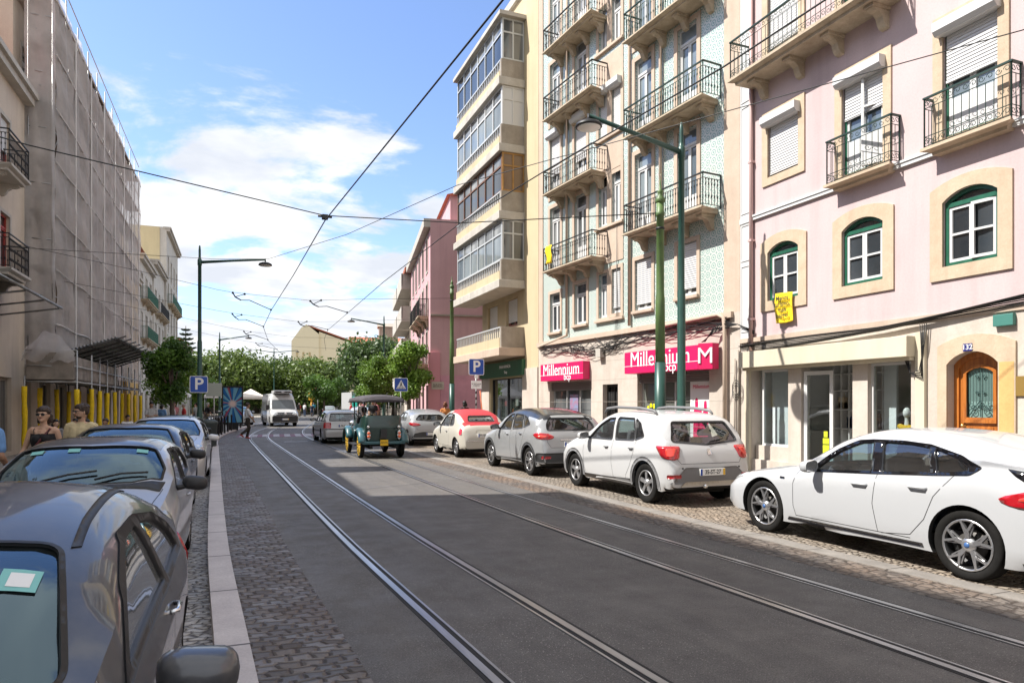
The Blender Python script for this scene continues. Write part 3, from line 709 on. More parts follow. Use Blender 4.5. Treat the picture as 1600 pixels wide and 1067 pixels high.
    for j in range(nz+1):
        for i in range(nx+1):
            u, v = i/nx, j/nz; z = 4.06-v*.62+.03*u*(1-v); w_ = .014+.02*math.sin(u*7+v*2.5)*v+.012*math.sin(u*15-3*v)*v
            vs.append((xa+(xb-xa)*u+.015*math.sin(v*5), .075+w_, z-.02*math.sin(u*PI)*v))
    for j in range(nz):
        for i in range(nx): q = j*(nx+1)+i; fs.append((q, q+1, q+nx+2, q+nx+1))
    bn = meshobj('banner', vs, fs, mat('yellow_cloth', (.86, .60, .010), .75, nscale=5, namt=.1), None, True); bn.location = B.location; bn.rotation_euler = B.rotation_euler
    sm_ = bn.modifiers.new('t', 'SOLIDIFY'); sm_.thickness = .004
    tag(bn, 'yellow cloth banner with black writing hung from the lowest window of the pink house', 'banner')
    for k, tx in enumerate(('Menos', 'turismo,', 'mais', 'bairro')):
        lettering(tx, .135, (xb-.24, .135, 3.955-k*.125), mat('black_ink', (.02, .02, .02), .7), bn, (-1, 0, 0), extrude=.0005, bold=.003)
    return B
# clear shop/car glass: thin sheet
def thin_glass(name, tint, fres=1.0, dirt=0, gcol=(.95, .97, 1)):
    m = bpy.data.materials.new(name); m.use_nodes = True; t = m.node_tree; t.nodes.clear()
    o = t.nodes.new('ShaderNodeOutputMaterial'); mx = t.nodes.new('ShaderNodeMixShader'); tr = t.nodes.new('ShaderNodeBsdfTransparent'); gl = t.nodes.new('ShaderNodeBsdfGlossy')
    fr = t.nodes.new('ShaderNodeFresnel'); fr.inputs['IOR'].default_value = 1.5; mt = t.nodes.new('ShaderNodeMath'); mt.operation = 'MULTIPLY'; mt.use_clamp = True; mt.inputs[1].default_value = 1.9*fres
    ad = t.nodes.new('ShaderNodeMath'); ad.operation = 'ADD'; ad.use_clamp = True; ad.inputs[1].default_value = .02
    tr.inputs[0].default_value = (*tint, 1); gl.inputs['Roughness'].default_value = .02; gl.inputs[0].default_value = (*gcol, 1)
    gm = t.nodes.new('ShaderNodeNewGeometry'); fb = t.nodes.new('ShaderNodeMath'); fb.operation = 'SUBTRACT'; fb.inputs[0].default_value = 1; t.links.new(gm.outputs['Backfacing'], fb.inputs[1]); fm_ = t.nodes.new('ShaderNodeMath'); fm_.operation = 'MULTIPLY'; t.links.new(fr.outputs[0], fm_.inputs[0]); t.links.new(fb.outputs[0], fm_.inputs[1]); t.links.new(fm_.outputs[0], mt.inputs[0]); t.links.new(mt.outputs[0], ad.inputs[0]); t.links.new(ad.outputs[0], mx.inputs[0]); t.links.new(tr.outputs[0], mx.inputs[1]); t.links.new(gl.outputs[0], mx.inputs[2])
    last = mx.outputs[0]
    if dirt:
        df = t.nodes.new('ShaderNodeBsdfDiffuse'); df.inputs[0].default_value = (.35, .36, .36, 1); m2 = t.nodes.new('ShaderNodeMixShader'); n = t.nodes.new('ShaderNodeTexNoise'); n.inputs['Scale'].default_value = 1.6; n.inputs['Detail'].default_value = 9
        tcn = t.nodes.new('ShaderNodeTexCoord'); t.links.new(tcn.outputs['Object'], n.inputs['Vector'])
        r = t.nodes.new('ShaderNodeMapRange'); r.inputs[1].default_value = .35; r.inputs[2].default_value = .8; r.inputs[3].default_value = dirt*.25; r.inputs[4].default_value = dirt
        t.links.new(n.outputs['Fac'], r.inputs[0]); t.links.new(r.outputs[0], m2.inputs[0]); t.links.new(last, m2.inputs[1]); t.links.new(df.outputs[0], m2.inputs[2]); last = m2.outputs[0]
    t.links.new(last, o.inputs[0]); MATS[name] = m; return m
M_CLEAR = thin_glass('clear_glass', (.86, .90, .90))
pinkhouse()
# ================================================================ tiled building with the bank on its ground floor
TANG = PI/2+math.atan2(.089, .996)
def tilehouse():
    B = empty('tiled_building', (OX, OY, 0), TANG, 'tall apartment building faced in pale green patterned tiles, with iron balconies above the bank', 'building')
    L = 9.72; HT = 17.6
    colL1, colL2, pr1, pr2, c3, c4 = (8.23, 8.92), (6.59, 7.32), (5.43, 5.90), (4.73, 5.20), (3.29, 4.05), (1.48, 2.22)
    F1 = [(*colL1, 4.18, 5.52), (*colL2, 4.28, 5.62), (*pr1, 4.34, 5.70), (*pr2, 4.41, 5.75), (*c3, 4.35, 5.80), (*c4, 4.48, 5.86)]
    holes = [rect(*w) for w in F1]; ups = []
    for k, zf in enumerate((6.20, 8.80, 11.36, 13.95)):
        zr = 6.45+k*2.69
        for c in (colL1, colL2): ups.append((*c, zf, zf+2.32 if k < 2 else zf+2.2, 'd', k, c))
        for c in (pr1, pr2): ups.append((*c, 7.16+k*2.72, 8.78+k*2.60, 'w', k, c))
        for c in (c3, c4): ups.append((*c, zr, zr+2.38, 'd', k, c))
    ups = [u for u in ups if u[3] < HT-.4]
    holes += [rect(*u[:4]) for u in ups]
    m = MB(); plate(m, [(0, 3.86), (L, 3.86), (L, HT), (0, HT)], holes, -.22, 0); m.box(0, -9, 3.86, L, -.221, HT-.002); m.build('wall', M_TILE, B)
    # ground floor stone with openings
    s = MB(); sh1, dr, sh2 = rect(6.30, 8.92, .75, 2.42), rect(4.86, 5.66, .12, 2.28), rect(1.02, 3.92, .55, 2.55)
    plate(s, [(.0, -.05), (L, -.05), (L, 3.86), (.0, 3.86)], [sh1, dr, sh2], -.24, .03)
    s.box(0, -9, -.05, L, -.50, 3.858); s.build('stone_ground_floor', M_STONEW, B)
    jm = MB()
    for z in (1.1, 1.75, 2.42, 3.0):
        jm.box(0, .026, z-.004, L, .0315, z+.004)
    jm.build('stone_joint', mat('dark_joint_line', (.30, .27, .23), .8), B)  # joints in a darker stone tone
    # buff stone: edge pilaster, bands between the pairs, sloping ledge
    e = MB(); e.box(0.0, 0, 3.86, .52, .03, HT); e.build('corner_pilaster', M_BUFF, B)
    e = MB(); e.box(9.42, 0, 3.86, L, .03, HT); e.build('corner_pilaster', M_BUFF, B)
    e = MB(); e.box(.2, 0, 3.74, L, .12, 3.88); e.build('string_course', M_BUFF, B)
    for k in range(4):
        z = 5.86+k*2.66 if k else 5.86
        e = MB(); e.box(4.62, 0, z+.12, 6.02, .02, z+1.16); e.build('window_spandrel', M_BUFF, B)
    for k in range(4):
        e = MB(); z = 7.06+k*2.72; e.box(4.58, -.02, z, 6.06, .09, z+.08, .012); e.build('sill', M_BUFF, B)
    e = MB(); e.box(4.58, -.02, 4.20, 6.06, .09, 4.28, .012); e.build('sill', M_BUFF, B)
    # drainpipes
    for x, zt in ((4.25, 0), (7.72, 0), (2.85, 1)):
        p = MB(); p.tube([(x, .07, 4.2 if x > 5 else 3.95), (x, .07, HT)], .045, 8)
        if x > 5: p.tube([(x, .07, 4.2), (x-.05, .09, 3.98), (x+1.9, .10, 3.72)], .045, 8)
        p.build('drainpipe', M_BUFF, B)
    p = MB(); p.tube([(2.7, .16, 3.78), (.58, .16, 3.84), (.42, .14, 3.76), (.40, .12, 3.5), (.40, .12, .14)], .05, 8); p.build('drainpipe', M_BUFF, B)
    p = MB(); p.tube([(.12, .08, .14), (.12, .08, 2.75)], .022, 6); p.build('cable_conduit', M_CONC, B)
    p = MB(); p.tube([(.02, .07, .14), (.02, .07, 2.95)], .022, 6); p.build('cable_conduit', M_CONC, B)
    sh = {(3.29, 'w'): .84, (1.48, 'w'): .82}
    for i, w in enumerate(F1):
        window(B, *w, depth=.10, sur=.11, surm=M_BUFF, surt=.03, shutter=(0, 0, 0, .86, .86, .84)[i], bar=False, transom=.35 if i < 3 else 0, leaves=2 if i > 0 else 2, sill=i in (0, 1, 4, 5), pane=(M_GL, M_GL, M_GLB, M_GL, M_GLC, M_GLC)[i], fw=.04)
    rr = random.Random(3)
    for u in ups:
        door = u[4] == 'd'; k = u[5]; c = u[6]; st = 0
        if (c in (c4,) and k == 2) : st = .93
        if c == c3 and k in (2,): st = .22
        if c in (colL1, colL2) and k == 1: st = .62
        if c in (pr1, pr2) and k == 1: st = .93
        window(B, *u[:4], depth=.10, sur=.13, surm=M_BUFF, surt=.03, shutter=st, box=st > 0, door=door, bar=False, transom=.42, pane=(M_GLB, M_GLC, M_GL, M_GLB)[rr.randrange(4)], fw=.045)
    for k in range(4):
        balcony(B, .62, 3.83, 6.45+k*2.69, .62, .80, 'turned', [.95, 1.85, 2.75, 3.55], im=M_BLKIRON if k == 0 else M_IRON, sm=M_SLAB, th=.11, bh=.34)
        zl = (6.17, 8.79, 11.32, 13.62)[k]
        balcony(B, 5.40, 8.40, zl, .62, .78, 'turned', [5.7, 6.5, 7.3, 8.1], im=M_BLKIRON, sm=M_SLAB, th=.11, bh=.32)
    c = MB(); c.box(0, 0, HT-.3, L, .5, HT); c.build('cornice', M_BUFF, B)
    # bank shop fronts
    def front(r, n, name, m2=M_GLB):
        o = MB(); x0, z0, x1, z1 = r[0][0], r[0][1], r[2][0], r[2][1]; plate(o, r, [rect(x0+.06+(x1-x0-.12)*i/n+(.03 if i else 0), x0+.06+(x1-x0-.12)*(i+1)/n-(.03 if i < n-1 else 0), z0+.06, z1-.26) for i in range(n)], -.2, -.13)
        ob = o.build(name, mat('aluminium', (.55, .55, .55), .4, .6), B); q = MB(); q.box(x0+.02, -.18, z0+.02, x1-.02, -.172, z1-.05); q.build('pane', m2, ob)
        q = MB()
        for k in range(6): q.box(x0, -.13, z1-.03-.045*k, x1, -.05+.01*(k % 2), z1-.03-.045*k-.03)
        q.build('shutter_slats', mat('grey_slats', (.20, .19, .18), .6), ob)
        return ob
    front(sh1, 3, 'bank_window', M_GLC); o = front(sh2, 2, 'bank_window', glassmat('bank_glass', (.05, .055, .05), (.16, .17, .15)))
    q = MB(); q.box(7.35, -.165, .80, 7.86, -.15, 2.0); q.build('poster', mat('blue_poster', (.10, .22, .34), .5, nscale=6, namt=.6, ncol=(.35, .12, .2)), B)
    dm = MB(); plate(dm, dr, [rect(4.94, 5.24, .5, 2.2), rect(5.28, 5.58, .5, 2.2)], -.2, -.14); o = dm.build('iron_door', M_BLKIRON, B); q = MB(); q.box(4.9, -.19, .3, 5.62, -.18, 2.25); q.build('pane', mat('dark_pane', (.015, .015, .015), .2), o)
    q = MB()
    for k in range(7): q.tube([(4.96+k*.1, -.15, .5), (4.96+k*.1, -.15, 2.2)], .008, 4)
    q.build('door_bars', M_BLKIRON, o)
    # poster with red figures by the second window
    m = MB(); m.box(1.04, -.125, .60, 1.86, -.105, 2.26); ps = m.build('poster', mat('white_poster', (.70, .68, .68), .5), None); ps.location = B.location; ps.rotation_euler = B.rotation_euler
    tag(ps, 'white window poster with crimson standing silhouettes at the bank', 'poster')
    cm = mat('crimson', (.62, .008, .10), .45)
    def sil(x, h, w):
        P = [(x-w, .62), (x+w, .62), (x+w*.9, .62+h*.45), (x+w, .62+h*.62), (x+w*.75, .62+h*.74), (x+w*.35, .62+h*.78), (x+w*.45, .62+h*.88), (x+w*.36, .62+h*.97), (x, .62+h), (x-w*.36, .62+h*.97), (x-w*.45, .62+h*.88), (x-w*.35, .62+h*.78), (x-w*.8, .62+h*.74), (x-w, .62+h*.6), (x-w*.85, .62+h*.4)]
        q = MB(); q.prism(P, 'y', -.104, -.101); q.build('silhouette', cm, ps)
    sil(1.62, 1.22, .13); sil(1.30, 1.15, .12); sil(1.47, .92, .10)
    lettering('Millennium', .14, (1.45, -.1, 2.12), cm, ps, (-1, 0, 0), extrude=.001)
    # yellow egg-shaped sticker
    st = MB()
    for (cx, cz, rx, rz) in ((3.42, 1.22, .155, .27), (3.36, 1.62, .06, .07), (3.50, 1.64, .05, .06), (3.62, 1.58, .05, .05), (3.25, .88, .06, .05), (3.58, .88, .06, .05)):
        st.prism([(cx+rx*math.cos(a*PI/10), cz+rz*math.sin(a*PI/10)) for a in range(20)], 'y', -.128, -.124)
    so = st.build('sticker', mat('acid_yellow', (.80, .74, .005), .5), None); so.location = B.location; so.rotation_euler = B.rotation_euler
    tag(so, 'bright yellow rounded sticker on the bank window glass', 'sticker')
    def sign(x0, x1, z0, z1, dep, sz, lab):
        m = MB(); m.box(x0, .04, z0, x1, dep, z1, .01); o = m.build('shop_sign', cm, None); o.location = B.location; o.rotation_euler = B.rotation_euler; tag(o, lab, 'sign')
        zc = z0+(z1-z0)*.60; lettering('Millennium', sz*1.12, ((x0+x1)/2+.0, dep+.006, zc), mat('sign_white', (.85, .85, .85), .4), o, (-1, 0, 0), extrude=.004, xs=.96)
        lettering('bcp', sz*.62, ((x0+x1)/2-(x1-x0)*.16, dep+.006, z0+(z1-z0)*.17), MATS['sign_white'], o, (-1, 0, 0), extrude=.004)
        q = MB(); q.box(x0, dep, z0+(z1-z0)*.33, x1, dep+.005, z0+(z1-z0)*.35); q.build('line', MATS['sign_white'], o); return o
    sign(6.36, 9.10, 2.47, 3.05, .30, .50, 'smaller crimson bank sign over the left-hand shop window')
    o = sign(.95, 3.95, 2.53, 3.13, .46, .52, 'larger crimson bank sign with an angled end behind the two tall poles')
    m = MB(); m.prism([(.62, .10), (.62, .30), (.94, .46), (.94, .10)], 'z', 2.53, 3.16); m.build('sign_end', cm, o)
    lettering('M', .55, (.77, .395, 2.84), MATS['sign_white'], o, (-.894, -.447, 0), extrude=.006)
    # loose wiring
    w = MB(); rr = random.Random(8)
    for k in range(9):
        a = .6+rr.random()*2; w.tube([(t, .10+.05*math.sin(t*3+k)+.02*k/9, 3.55+.12*math.sin(t*1.3+k*1.7)-(.28*math.exp(-((t-6.0)/1.2)**2))+.01*k) for t in np.linspace(.3, 9.4, 26)], .010, 4)
    for k in range(13):
        cx, cz = 4.6+rr.random()*2.6, 3.38+rr.random()*.18; r = .08+rr.random()*.2
        w.tube([(cx+r*1.5*math.cos(t+k), .10+.05*rr.random(), cz+r*.8*math.sin(t)) for t in np.linspace(0, 5.8, 12)], .009, 4)
    for k in range(5): w.tube([(1.0-.16*k/5, .3, 3.20), (.7, .2, 3.4+.03*k), (.45, .14, 3.5+.04*k), (.0, .1, 3.55), (-.5, .1, 3.35-.02*k)], .010, 4)
    for k in range(4): w.tube([(4.85+.05*k, .1, 3.3), (4.80+.03*k, .06, 4.5), (4.9, .05, 5.9+.6*k)], .006, 4)
    w.cur = 1; w.box(5.55, .05, 3.12, 5.80, .20, 3.38)
    o = w.build('cable_bundle', [M_BLKIRON, M_CONCL]); o.location = B.location; o.rotation_euler = B.rotation_euler; tag(o, 'tangled black cables looping along the wall above the bank signs', 'cables')
    # yellow bag tied to the balcony
    m = MB(); vs = []; fs = []
    for j in range(9):
        for i in range(7): vs.append((8.0-.36*i/6+.03*math.sin(j), .70+.03*math.sin(i*2+j*.7), 6.95-.60*j/8))
    for j in range(8):
        for i in range(6): q = j*7+i; fs.append((q, q+1, q+8, q+7))
    o = meshobj('banner', vs, fs, MATS['yellow_cloth'], None, True); o.location = B.location; o.rotation_euler = B.rotation_euler
    o.modifiers.new('t', 'SOLIDIFY').thickness = .004; tag(o, 'small yellow cloth tied to the lowest iron balcony of the tiled building', 'banner')
tilehouse()
# cables over the boutique
def boutique_cables():
    w = MB(); rr = random.Random(4)
    for k in range(8):
        w.tube([(t, .07+.012*k, 3.02+.13*max(0, (-t-3.9))*.4+.03*math.sin(t*1.1+k*.5)-.09*math.sin((t+4.5)*.35)+.014*k) for t in np.linspace(-.1, -7.4, 34)], .011, 4)
    for k in range(4): w.tube([(-4.75+.04*k, .10, 3.05), (-4.72+.02*k, .11, 2.7), (-4.62-.02*k, .11, 2.25-.05*k), (-4.45, .11, 2.22), (-4.42+.03*k, .11, 2.5)], .009, 4)
    for z in range(3): w.tube([(.05+.13*math.cos(t), .1, 1.95+.2*z*.3+.17*math.sin(t)) for t in np.linspace(0, 6.2, 16)], .010, 4)
    o = w.build('cable_bundle', M_BLKIRON); o.location = (OX, OY, 0); o.rotation_euler = (0, 0, PI/2); tag(o, 'sagging black cables strung over the boutique awning and wooden door', 'cables')
    m = MB(); m.box(-6.15, .02, 2.88, -5.85, .10, 3.06, .01); o = m.build('junction_box', mat('teal_plastic', (.05, .18, .15), .5)); o.location = (OX, OY, 0); o.rotation_euler = (0, 0, PI/2); tag(o, 'small teal junction box beside the black cables', 'junction box')
    m = MB(); m.box(-6.45, .03, 1.80, -6.12, .05, 2.10); o = m.build('wall_plaque', mat('brass_plaque', (.42, .27, .08), .4, .6)); o.location = (OX, OY, 0); o.rotation_euler = (0, 0, PI/2); tag(o, 'square brass plaque on the wall right of the wooden door', 'plaque')
boutique_cables()
# ================================================================ yellow building with stacked glazed bays
def bayhouse():
    x = 10.1; y0 = 22.62; B = empty('bay_building', (x, y0, 0), PI/2, 'yellow apartment building with glazed projecting bays above the green shop front', 'building')
    X0, X1 = 1.27, 6.95; HT = 16.3; D = .96     # local: bay from X0 to X1
    m = MB(); m.box(0, -8, -.05, 6.1, -.35, HT+1.3)
    plate(m, rect(0, 6.1, -.05, HT+1.3), [rect(1.45, 5.1, .35, 2.72)]+[rect(a, b, 4.75+0*k, 5.85) for k in range(1) for a, b in ((2.0, 3.2), (4.2, 5.4))], -.3, 0)
    m.build('wall', M_YELL, B)
    c = MB(); c.box(0, 0, HT+1.0, 6.1, .12, HT+1.3); c.box(1.1, 0, HT-.1, X1+.1, D+.12, HT+.05); c.build('cornice', M_CONCL, B)
    wood = mat('bay_wood', (.38, .20, .055), .5, nscale=3, namt=.3); alu = mat('old_aluminium', (.52, .54, .55), .45, .3)
    floors = [(3.50, 4.60, 'open'), (6.05, 7.12, 'alu'), (8.62, 9.70, 'brown'), (11.15, 12.20, 'white'), (13.65, 14.65, 'alu')]
    for k, (zb, zt, st) in enumerate(floors):
        top = floors[k+1][0] if k < 4 else HT-.1
        s = MB(); s.box(X0-.04, 0, zb, X1+.12, D+.10, zb+.30, .02); s.build('bay_slab', M_CONCL if k else M_BUFF, B)
        s = MB(); s.box(X0+.04, 0, zb+.30, X0+.16, D-.02, zt); s.build('bay_side_panel', M_CONC, B)
        s = MB(); s.box(X0+.16, D-.12, zb+.30, X1, D-.0, zt-.42); s.build('bay_parapet', M_YELL, B)
        s = MB()
        for j in range(26): xx = X0+.25+(X1-X0-.3)*j/25; s.box(xx-.02, D-.08, zt-.42, xx+.02, D-.04, zt-.04)
        s.box(X0+.12, D-.10, zt-.05, X1, D-.02, zt+.0); s.build('parapet_balusters', alu, B)
        if st != 'open':
            s = MB(); s.box(X0+.18, D-.14, zt-.42, X1-.02, D-.125, zt-.04); s.build('parapet_backing', M_CONC, B)
            fm = {'alu': alu, 'brown': mat('brown_frame', (.16, .075, .04), .5), 'white': M_WHITE}[st]; zz0, zz1 = zt, top-.005
            n = 6; f = MB(); P = rect(X0+.08, X1-.02, zz0, zz1); w = (X1-X0-.18)/n
            trans = zz0+(zz1-zz0)*.66
            hs = []
            for j in range(n): a = X0+.12+j*w; hs += [rect(a+.03, a+w-.03, zz0+.05, trans-.03), rect(a+.03, a+w-.03, trans+.03, zz1-.06)]
            plate(f, P, hs, D-.11, D-.05); fo = f.build('bay_window', fm, B)
            g = MB(); g.box(X0+.12, D-.095, zz0+.04, X1-.05, D-.085, trans); g.build('pane', M_GLB if k % 2 else M_GL, fo)
            g = MB(); g.box(X0+.12, D-.095, trans+.003, X1-.05, D-.085, zz1-.04); g.build('pane', M_GLC, fo)
            # side light towards us
            f = MB(); f.T = Matrix.Translation((X0+.06, 0, 0)) @ Matrix.Rotation(PI/2, 4, 'Z')   # local plate in the YZ plane
            hs = [rect(.06+.0, .43, zz0+.05, trans-.03), rect(.49, D-.12, zz0+.05, trans-.03), rect(.06, .43, trans+.03, zz1-.06), rect(.49, D-.12, trans+.03, zz1-.06)]
            plate(f, rect(.01, D-.06, zz0, zz1), hs, -.02, .03, back=True); fo = f.build('bay_side_window', wood if st == 'brown' else fm, B)
            g = MB(); g.box(X0+.055, .04, zz0+.04, X0+.065, D-.1, zz1-.04); g.build('pane', M_WHITE if st == 'white' else (M_GLC if st == 'alu' else mat('amber_glass', (.20, .13, .08), .15)), fo)
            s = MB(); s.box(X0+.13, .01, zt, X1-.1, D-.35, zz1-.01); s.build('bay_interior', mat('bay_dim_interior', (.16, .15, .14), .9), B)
    for a, b in ((2.0, 3.2), (4.2, 5.4)): window(B, a, b, 4.75, 5.85, fm=mat('rose_frame', (.30, .12, .10), .6), shutter=.8, bar=False)
    # shop
    s = MB(); s.box(0, .0, -.05, 1.42, .045, 3.02); s.build('stone_pier', M_STONEW, B)
    s = MB(); s.box(5.14, .0, -.05, 6.1, .045, 2.80); s.build('stone_pier', M_STONEW, B)
    s = MB(); s.box(1.2, .0, 2.78, 6.12, .14, 3.38); so = s.build('shop_sign', mat('green_sign', (.012, .095, .045), .4)); so.location = B.location; so.rotation_euler = B.rotation_euler; tag(so, 'dark green shop fascia sign with small pale lettering under the glazed bays', 'sign')
    lettering('PARAFARMÁCIA', .17, (3.0, .145, 3.17), MATS['sign_white'], so, (-1, 0, 0)); lettering('Shop', .16, (2.9, .145, 2.95), MATS['sign_white'], so, (-1, 0, 0))
    q = MB(); plate(q, rect(1.45, 5.1, .35, 2.74), [rect(1.52, 3.3, .42, 2.68), rect(3.36, 5.03, .42, 2.68)], -.2, -.12); o = q.build('shop_window', M_BLKIRON, B)
    q = MB(); q.box(1.5, -.17, .4, 5.05, -.165, 2.7); q.build('pane', thin_glass('shop_glass', (.75, .8, .78), 1.2), o)
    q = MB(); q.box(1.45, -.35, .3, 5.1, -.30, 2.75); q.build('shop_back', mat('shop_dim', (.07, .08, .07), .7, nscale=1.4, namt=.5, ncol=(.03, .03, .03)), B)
    rr = random.Random(2)
    for k in range(8):
        q = MB(); w = .12+rr.random()*.2; a = 1.6+k*.42; z = (.45, 1.0, 1.6)[k % 3]; q.box(a, -.29, z, a+w, -.22, z+.15+rr.random()*.3, .01)
        o = q.build('display_box', mat('stock_%d' % (k % 4), ((.45, .32, .12), (.5, .06, .05), (.6, .6, .6), (.12, .18, .3))[k % 4], .5)); o.location = B.location; o.rotation_euler = B.rotation_euler
        tag(o, 'product box on display behind the green shop window', 'display box', 'boxes displayed in the green shop window')
bayhouse()
# ================================================================ rose building beyond the side street, balconies along the avenue
def rosehouse():
    B = empty('rose_building', (9.45, 35.2, 0), PI/2-R_(9), 'dusty rose building with a blank gable wall and balconies on its street front', 'building')
    HT = 11.5; Lx = 13
    m = MB(); cols = [(1.2+2.3*k, 2.1+2.3*k) for k in range(5)]
    hs = [rect(a, b, z, z+1.75) for a, b in cols for z in (3.9, 6.5, 9.0)]+[rect(a-.15, b+.15, .2, 2.7) for a, b in cols]
    plate(m, rect(0, Lx, -.05, HT), hs, -.2, 0); m.box(.002, -11, -.05, Lx, -.201, HT-.002); m.build('wall', stone('dusty_rose', (.60, .37, .39), (.54, .325, .345), sc=.7, b=.1), B)
    c = MB(); c.box(-.14, -.5, -.05, -.002, .12, 4.4); c.build('corner_buttress', mat('bright_pink', (.62, .27, .31), .8), B)
    c = MB(); c.box(-.06, -11, -.05, -.004, -.52, 3.2); c.build('gable_dado', mat('rose_dado', (.60, .30, .38), .8, nscale=1.2, namt=.2), B)
    c = MB(); c.box(-.12, -11, 6.35, -.002, 0, 6.43); c.build('string_course', M_CONC, B)
    c = MB(); c.box(0, 0, HT-.45, Lx, .35, HT); c.build('cornice', M_CONCL, B)
    c = MB(); c.box(1, -9, HT, Lx-1, -1.2, HT+1.6); o = c.build('roof_storey', MATS['dusty_rose'], B)
    c = MB(); c.prism([(-9.2, HT+1.6), (-1.0, HT+1.6), (-5, HT+2.7)], 'x', .8, Lx-.8); o = c.build('roof', M_ROOF, B)
    for a, b in cols:
        for z in (3.9, 6.5, 9.0): window(B, a, b, z, z+1.75, sur=.12, surm=M_CONCL, bar=False, transom=.3, pane=M_GL)
        window(B, a-.15, b+.15, .2, 2.7, fm=M_BLKIRON, pane=M_GL, bar=False)
    for a, b in cols[:3]:
        balcony(B, a-.4, b+.4, 6.45, .55, .9, 'plain', (a-.1, b+.1), im=M_BLKIRON); balcony(B, a-.4, b+.4, 3.85, .5, .9, 'plain', (a-.1, b+.1), im=M_BLKIRON)
    s = MB(); s.box(-.17, -.7, 2.45, -.146, -.05, 2.85); st = s.build('street_name_plate', M_STONEW); st.location = B.location; st.rotation_euler = B.rotation_euler; tag(st, 'stone street name plate on the rose building corner', 'street sign')
    lettering('RUA DAS\nESCOLAS', .12, (-.175, -.375, 2.65), M_BLKIRON, st, (0, -1, 0), extrude=.001)
    # further blocks on the same side with wide concrete balconies
    B2 = empty('balcony_block', (12.0, 48.3, 0), PI/2-R_(9), 'grey modern block with wide stepped concrete balconies past the rose building', 'building')
    m = MB(); m.box(0, -12, -.05, 13.5, 0, 11.2); m.build('wall', M_STONEW, B2)
    for k in range(4):
        for j in range(2):
            m = MB(); m.box(.6+j*6.4, 0, 3.0+k*2.35, 6.4+j*6.4, 1.1, 3.2+k*2.35); m.box(.6+j*6.4, 1.0, 3.2+k*2.35, 6.4+j*6.4, 1.1, 4.1+k*2.35); m.box(.6+j*6.4, 0, 3.2+k*2.35, .75+j*6.4, 1.1, 4.1+k*2.35); m.build('balcony', M_CONCL, B2)
    m = MB(); m.box(-.2, -12, 11.2, 13.5, .9, 11.5); m.build('roof', M_ROOF, B2)
rosehouse()
# ================================================================ left side of the street
M_OCHRE = stone('ochre_render', (.55, .36, .11), (.46, .29, .09), sc=.9, b=.1)
M_WREND = stone('white_render', (.60, .575, .53), (.47, .445, .40), sc=1.1, b=.15)
M_TAN = stone('tan_render', (.60, .52, .43), (.50, .42, .34), sc=1.2, b=.2)
M_CRM = stone('cream_render', (.62, .53, .33), (.58, .49, .30), sc=.6, b=.1)
def leftblock(name, y0, y1, h, wm, label, x=-7.0, floors=5, f0=3.7, fh=3.0, ncol=None, groundh=2.9, balc=(), rot=0, depth=9, wk=None, redtrim=False, ground=True, iron=None):
    L = y1-y0; B = empty(name, (x, y1, 0), -PI/2+rot, label, 'building'); n = ncol or max(1, int(L/2.6)); sp = L/n
    cols = [(sp*(i+.5)-.5, sp*(i+.5)+.5) for i in range(n)]; rows = [(f0+k*fh, f0+k*fh+2.05) for k in range(floors) if f0+k*fh+2.4 < h]
    hs = [rect(a, b, z0, z1) for a, b in cols for z0, z1 in rows]
    if ground: hs += [rect(a-.25, b+.25, .12, 2.55) for a, b in cols]
    m = MB(); plate(m, rect(0, L, -.1, h), hs, -.2, 0); m.box(.002, -depth, -.1, L-.002, -.201, h-.002); m.build('wall', wm, B)
    c = MB(); c.box(-.05, 0, h-.4, L+.05, .3, h-.15); c.box(-.08, -.3, h-.15, L+.08, .42, h+.03); c.build('cornice', M_CONCL, B)
    for j, (z0, z1) in enumerate(rows):
        for i, (a, b) in enumerate(cols):
            window(B, a, b, z0, z1, depth=.12, sur=.12, surm=M_CONCL, bar=False, transom=.4, pane=(M_GL, M_GLC)[(i+j) % 2], fm=wk or M_WHITE, shutter=(.0, .5, 0, .9)[(i*3+j) % 4])
        if j in balc: balcony(B, cols[0][0]-.35, cols[-1][1]+.35, z0, .55, .92, 'plain', [q[0]-.1 for q in cols], im=iron or M_BLKIRON, th=.14, bh=.3)
    if ground:
        for i, (a, b) in enumerate(cols): window(B, a-.25, b+.25, .12, 2.55, depth=.15, bar=False, fm=M_CONC, pane=M_GL)
    return B
leftblock('apartment_building', -12, 15.0, 15.8, M_WREND, 'tall pale apartment building beside the nearest parked cars', x=-7.0, floors=4, ncol=9)
Bm = leftblock('low_building', 15.0, 24.3, 11.3, M_TAN, 'lower tan building with a dormer on its roof', x=-7.0, floors=3, ncol=3)
d_ = MB(); d_.box(3.0, -1.6, 11.33, 4.3, -.3, 14.1); d_.build('dormer', M_TAN, Bm)
Bc = leftblock('balcony_house', 24.3, 28.75, 12.6, M_TAN, 'tan house with dark iron balconies, red shutters and a tiled eave beside the scaffolding', x=-7.0, floors=3, ncol=1, f0=5.75, fh=3.1, wk=mat('red_shutter', (.34, .04, .03), .6))
e_ = MB(); e_.prism([(-6, 15.2), (.35, 12.60), (.35, 12.72), (-6, 15.4)], 'x', -.1, 4.6); e_.build('roof', M_ROOF, Bc)
for z in (5.75, 8.85):
    b = balcony(Bc, 2.3, 4.4, z, .72, 1.0, 'turned', (2.6, 4.0), sm=M_CONCL, im=M_BLKIRON, th=.2, bh=.35)
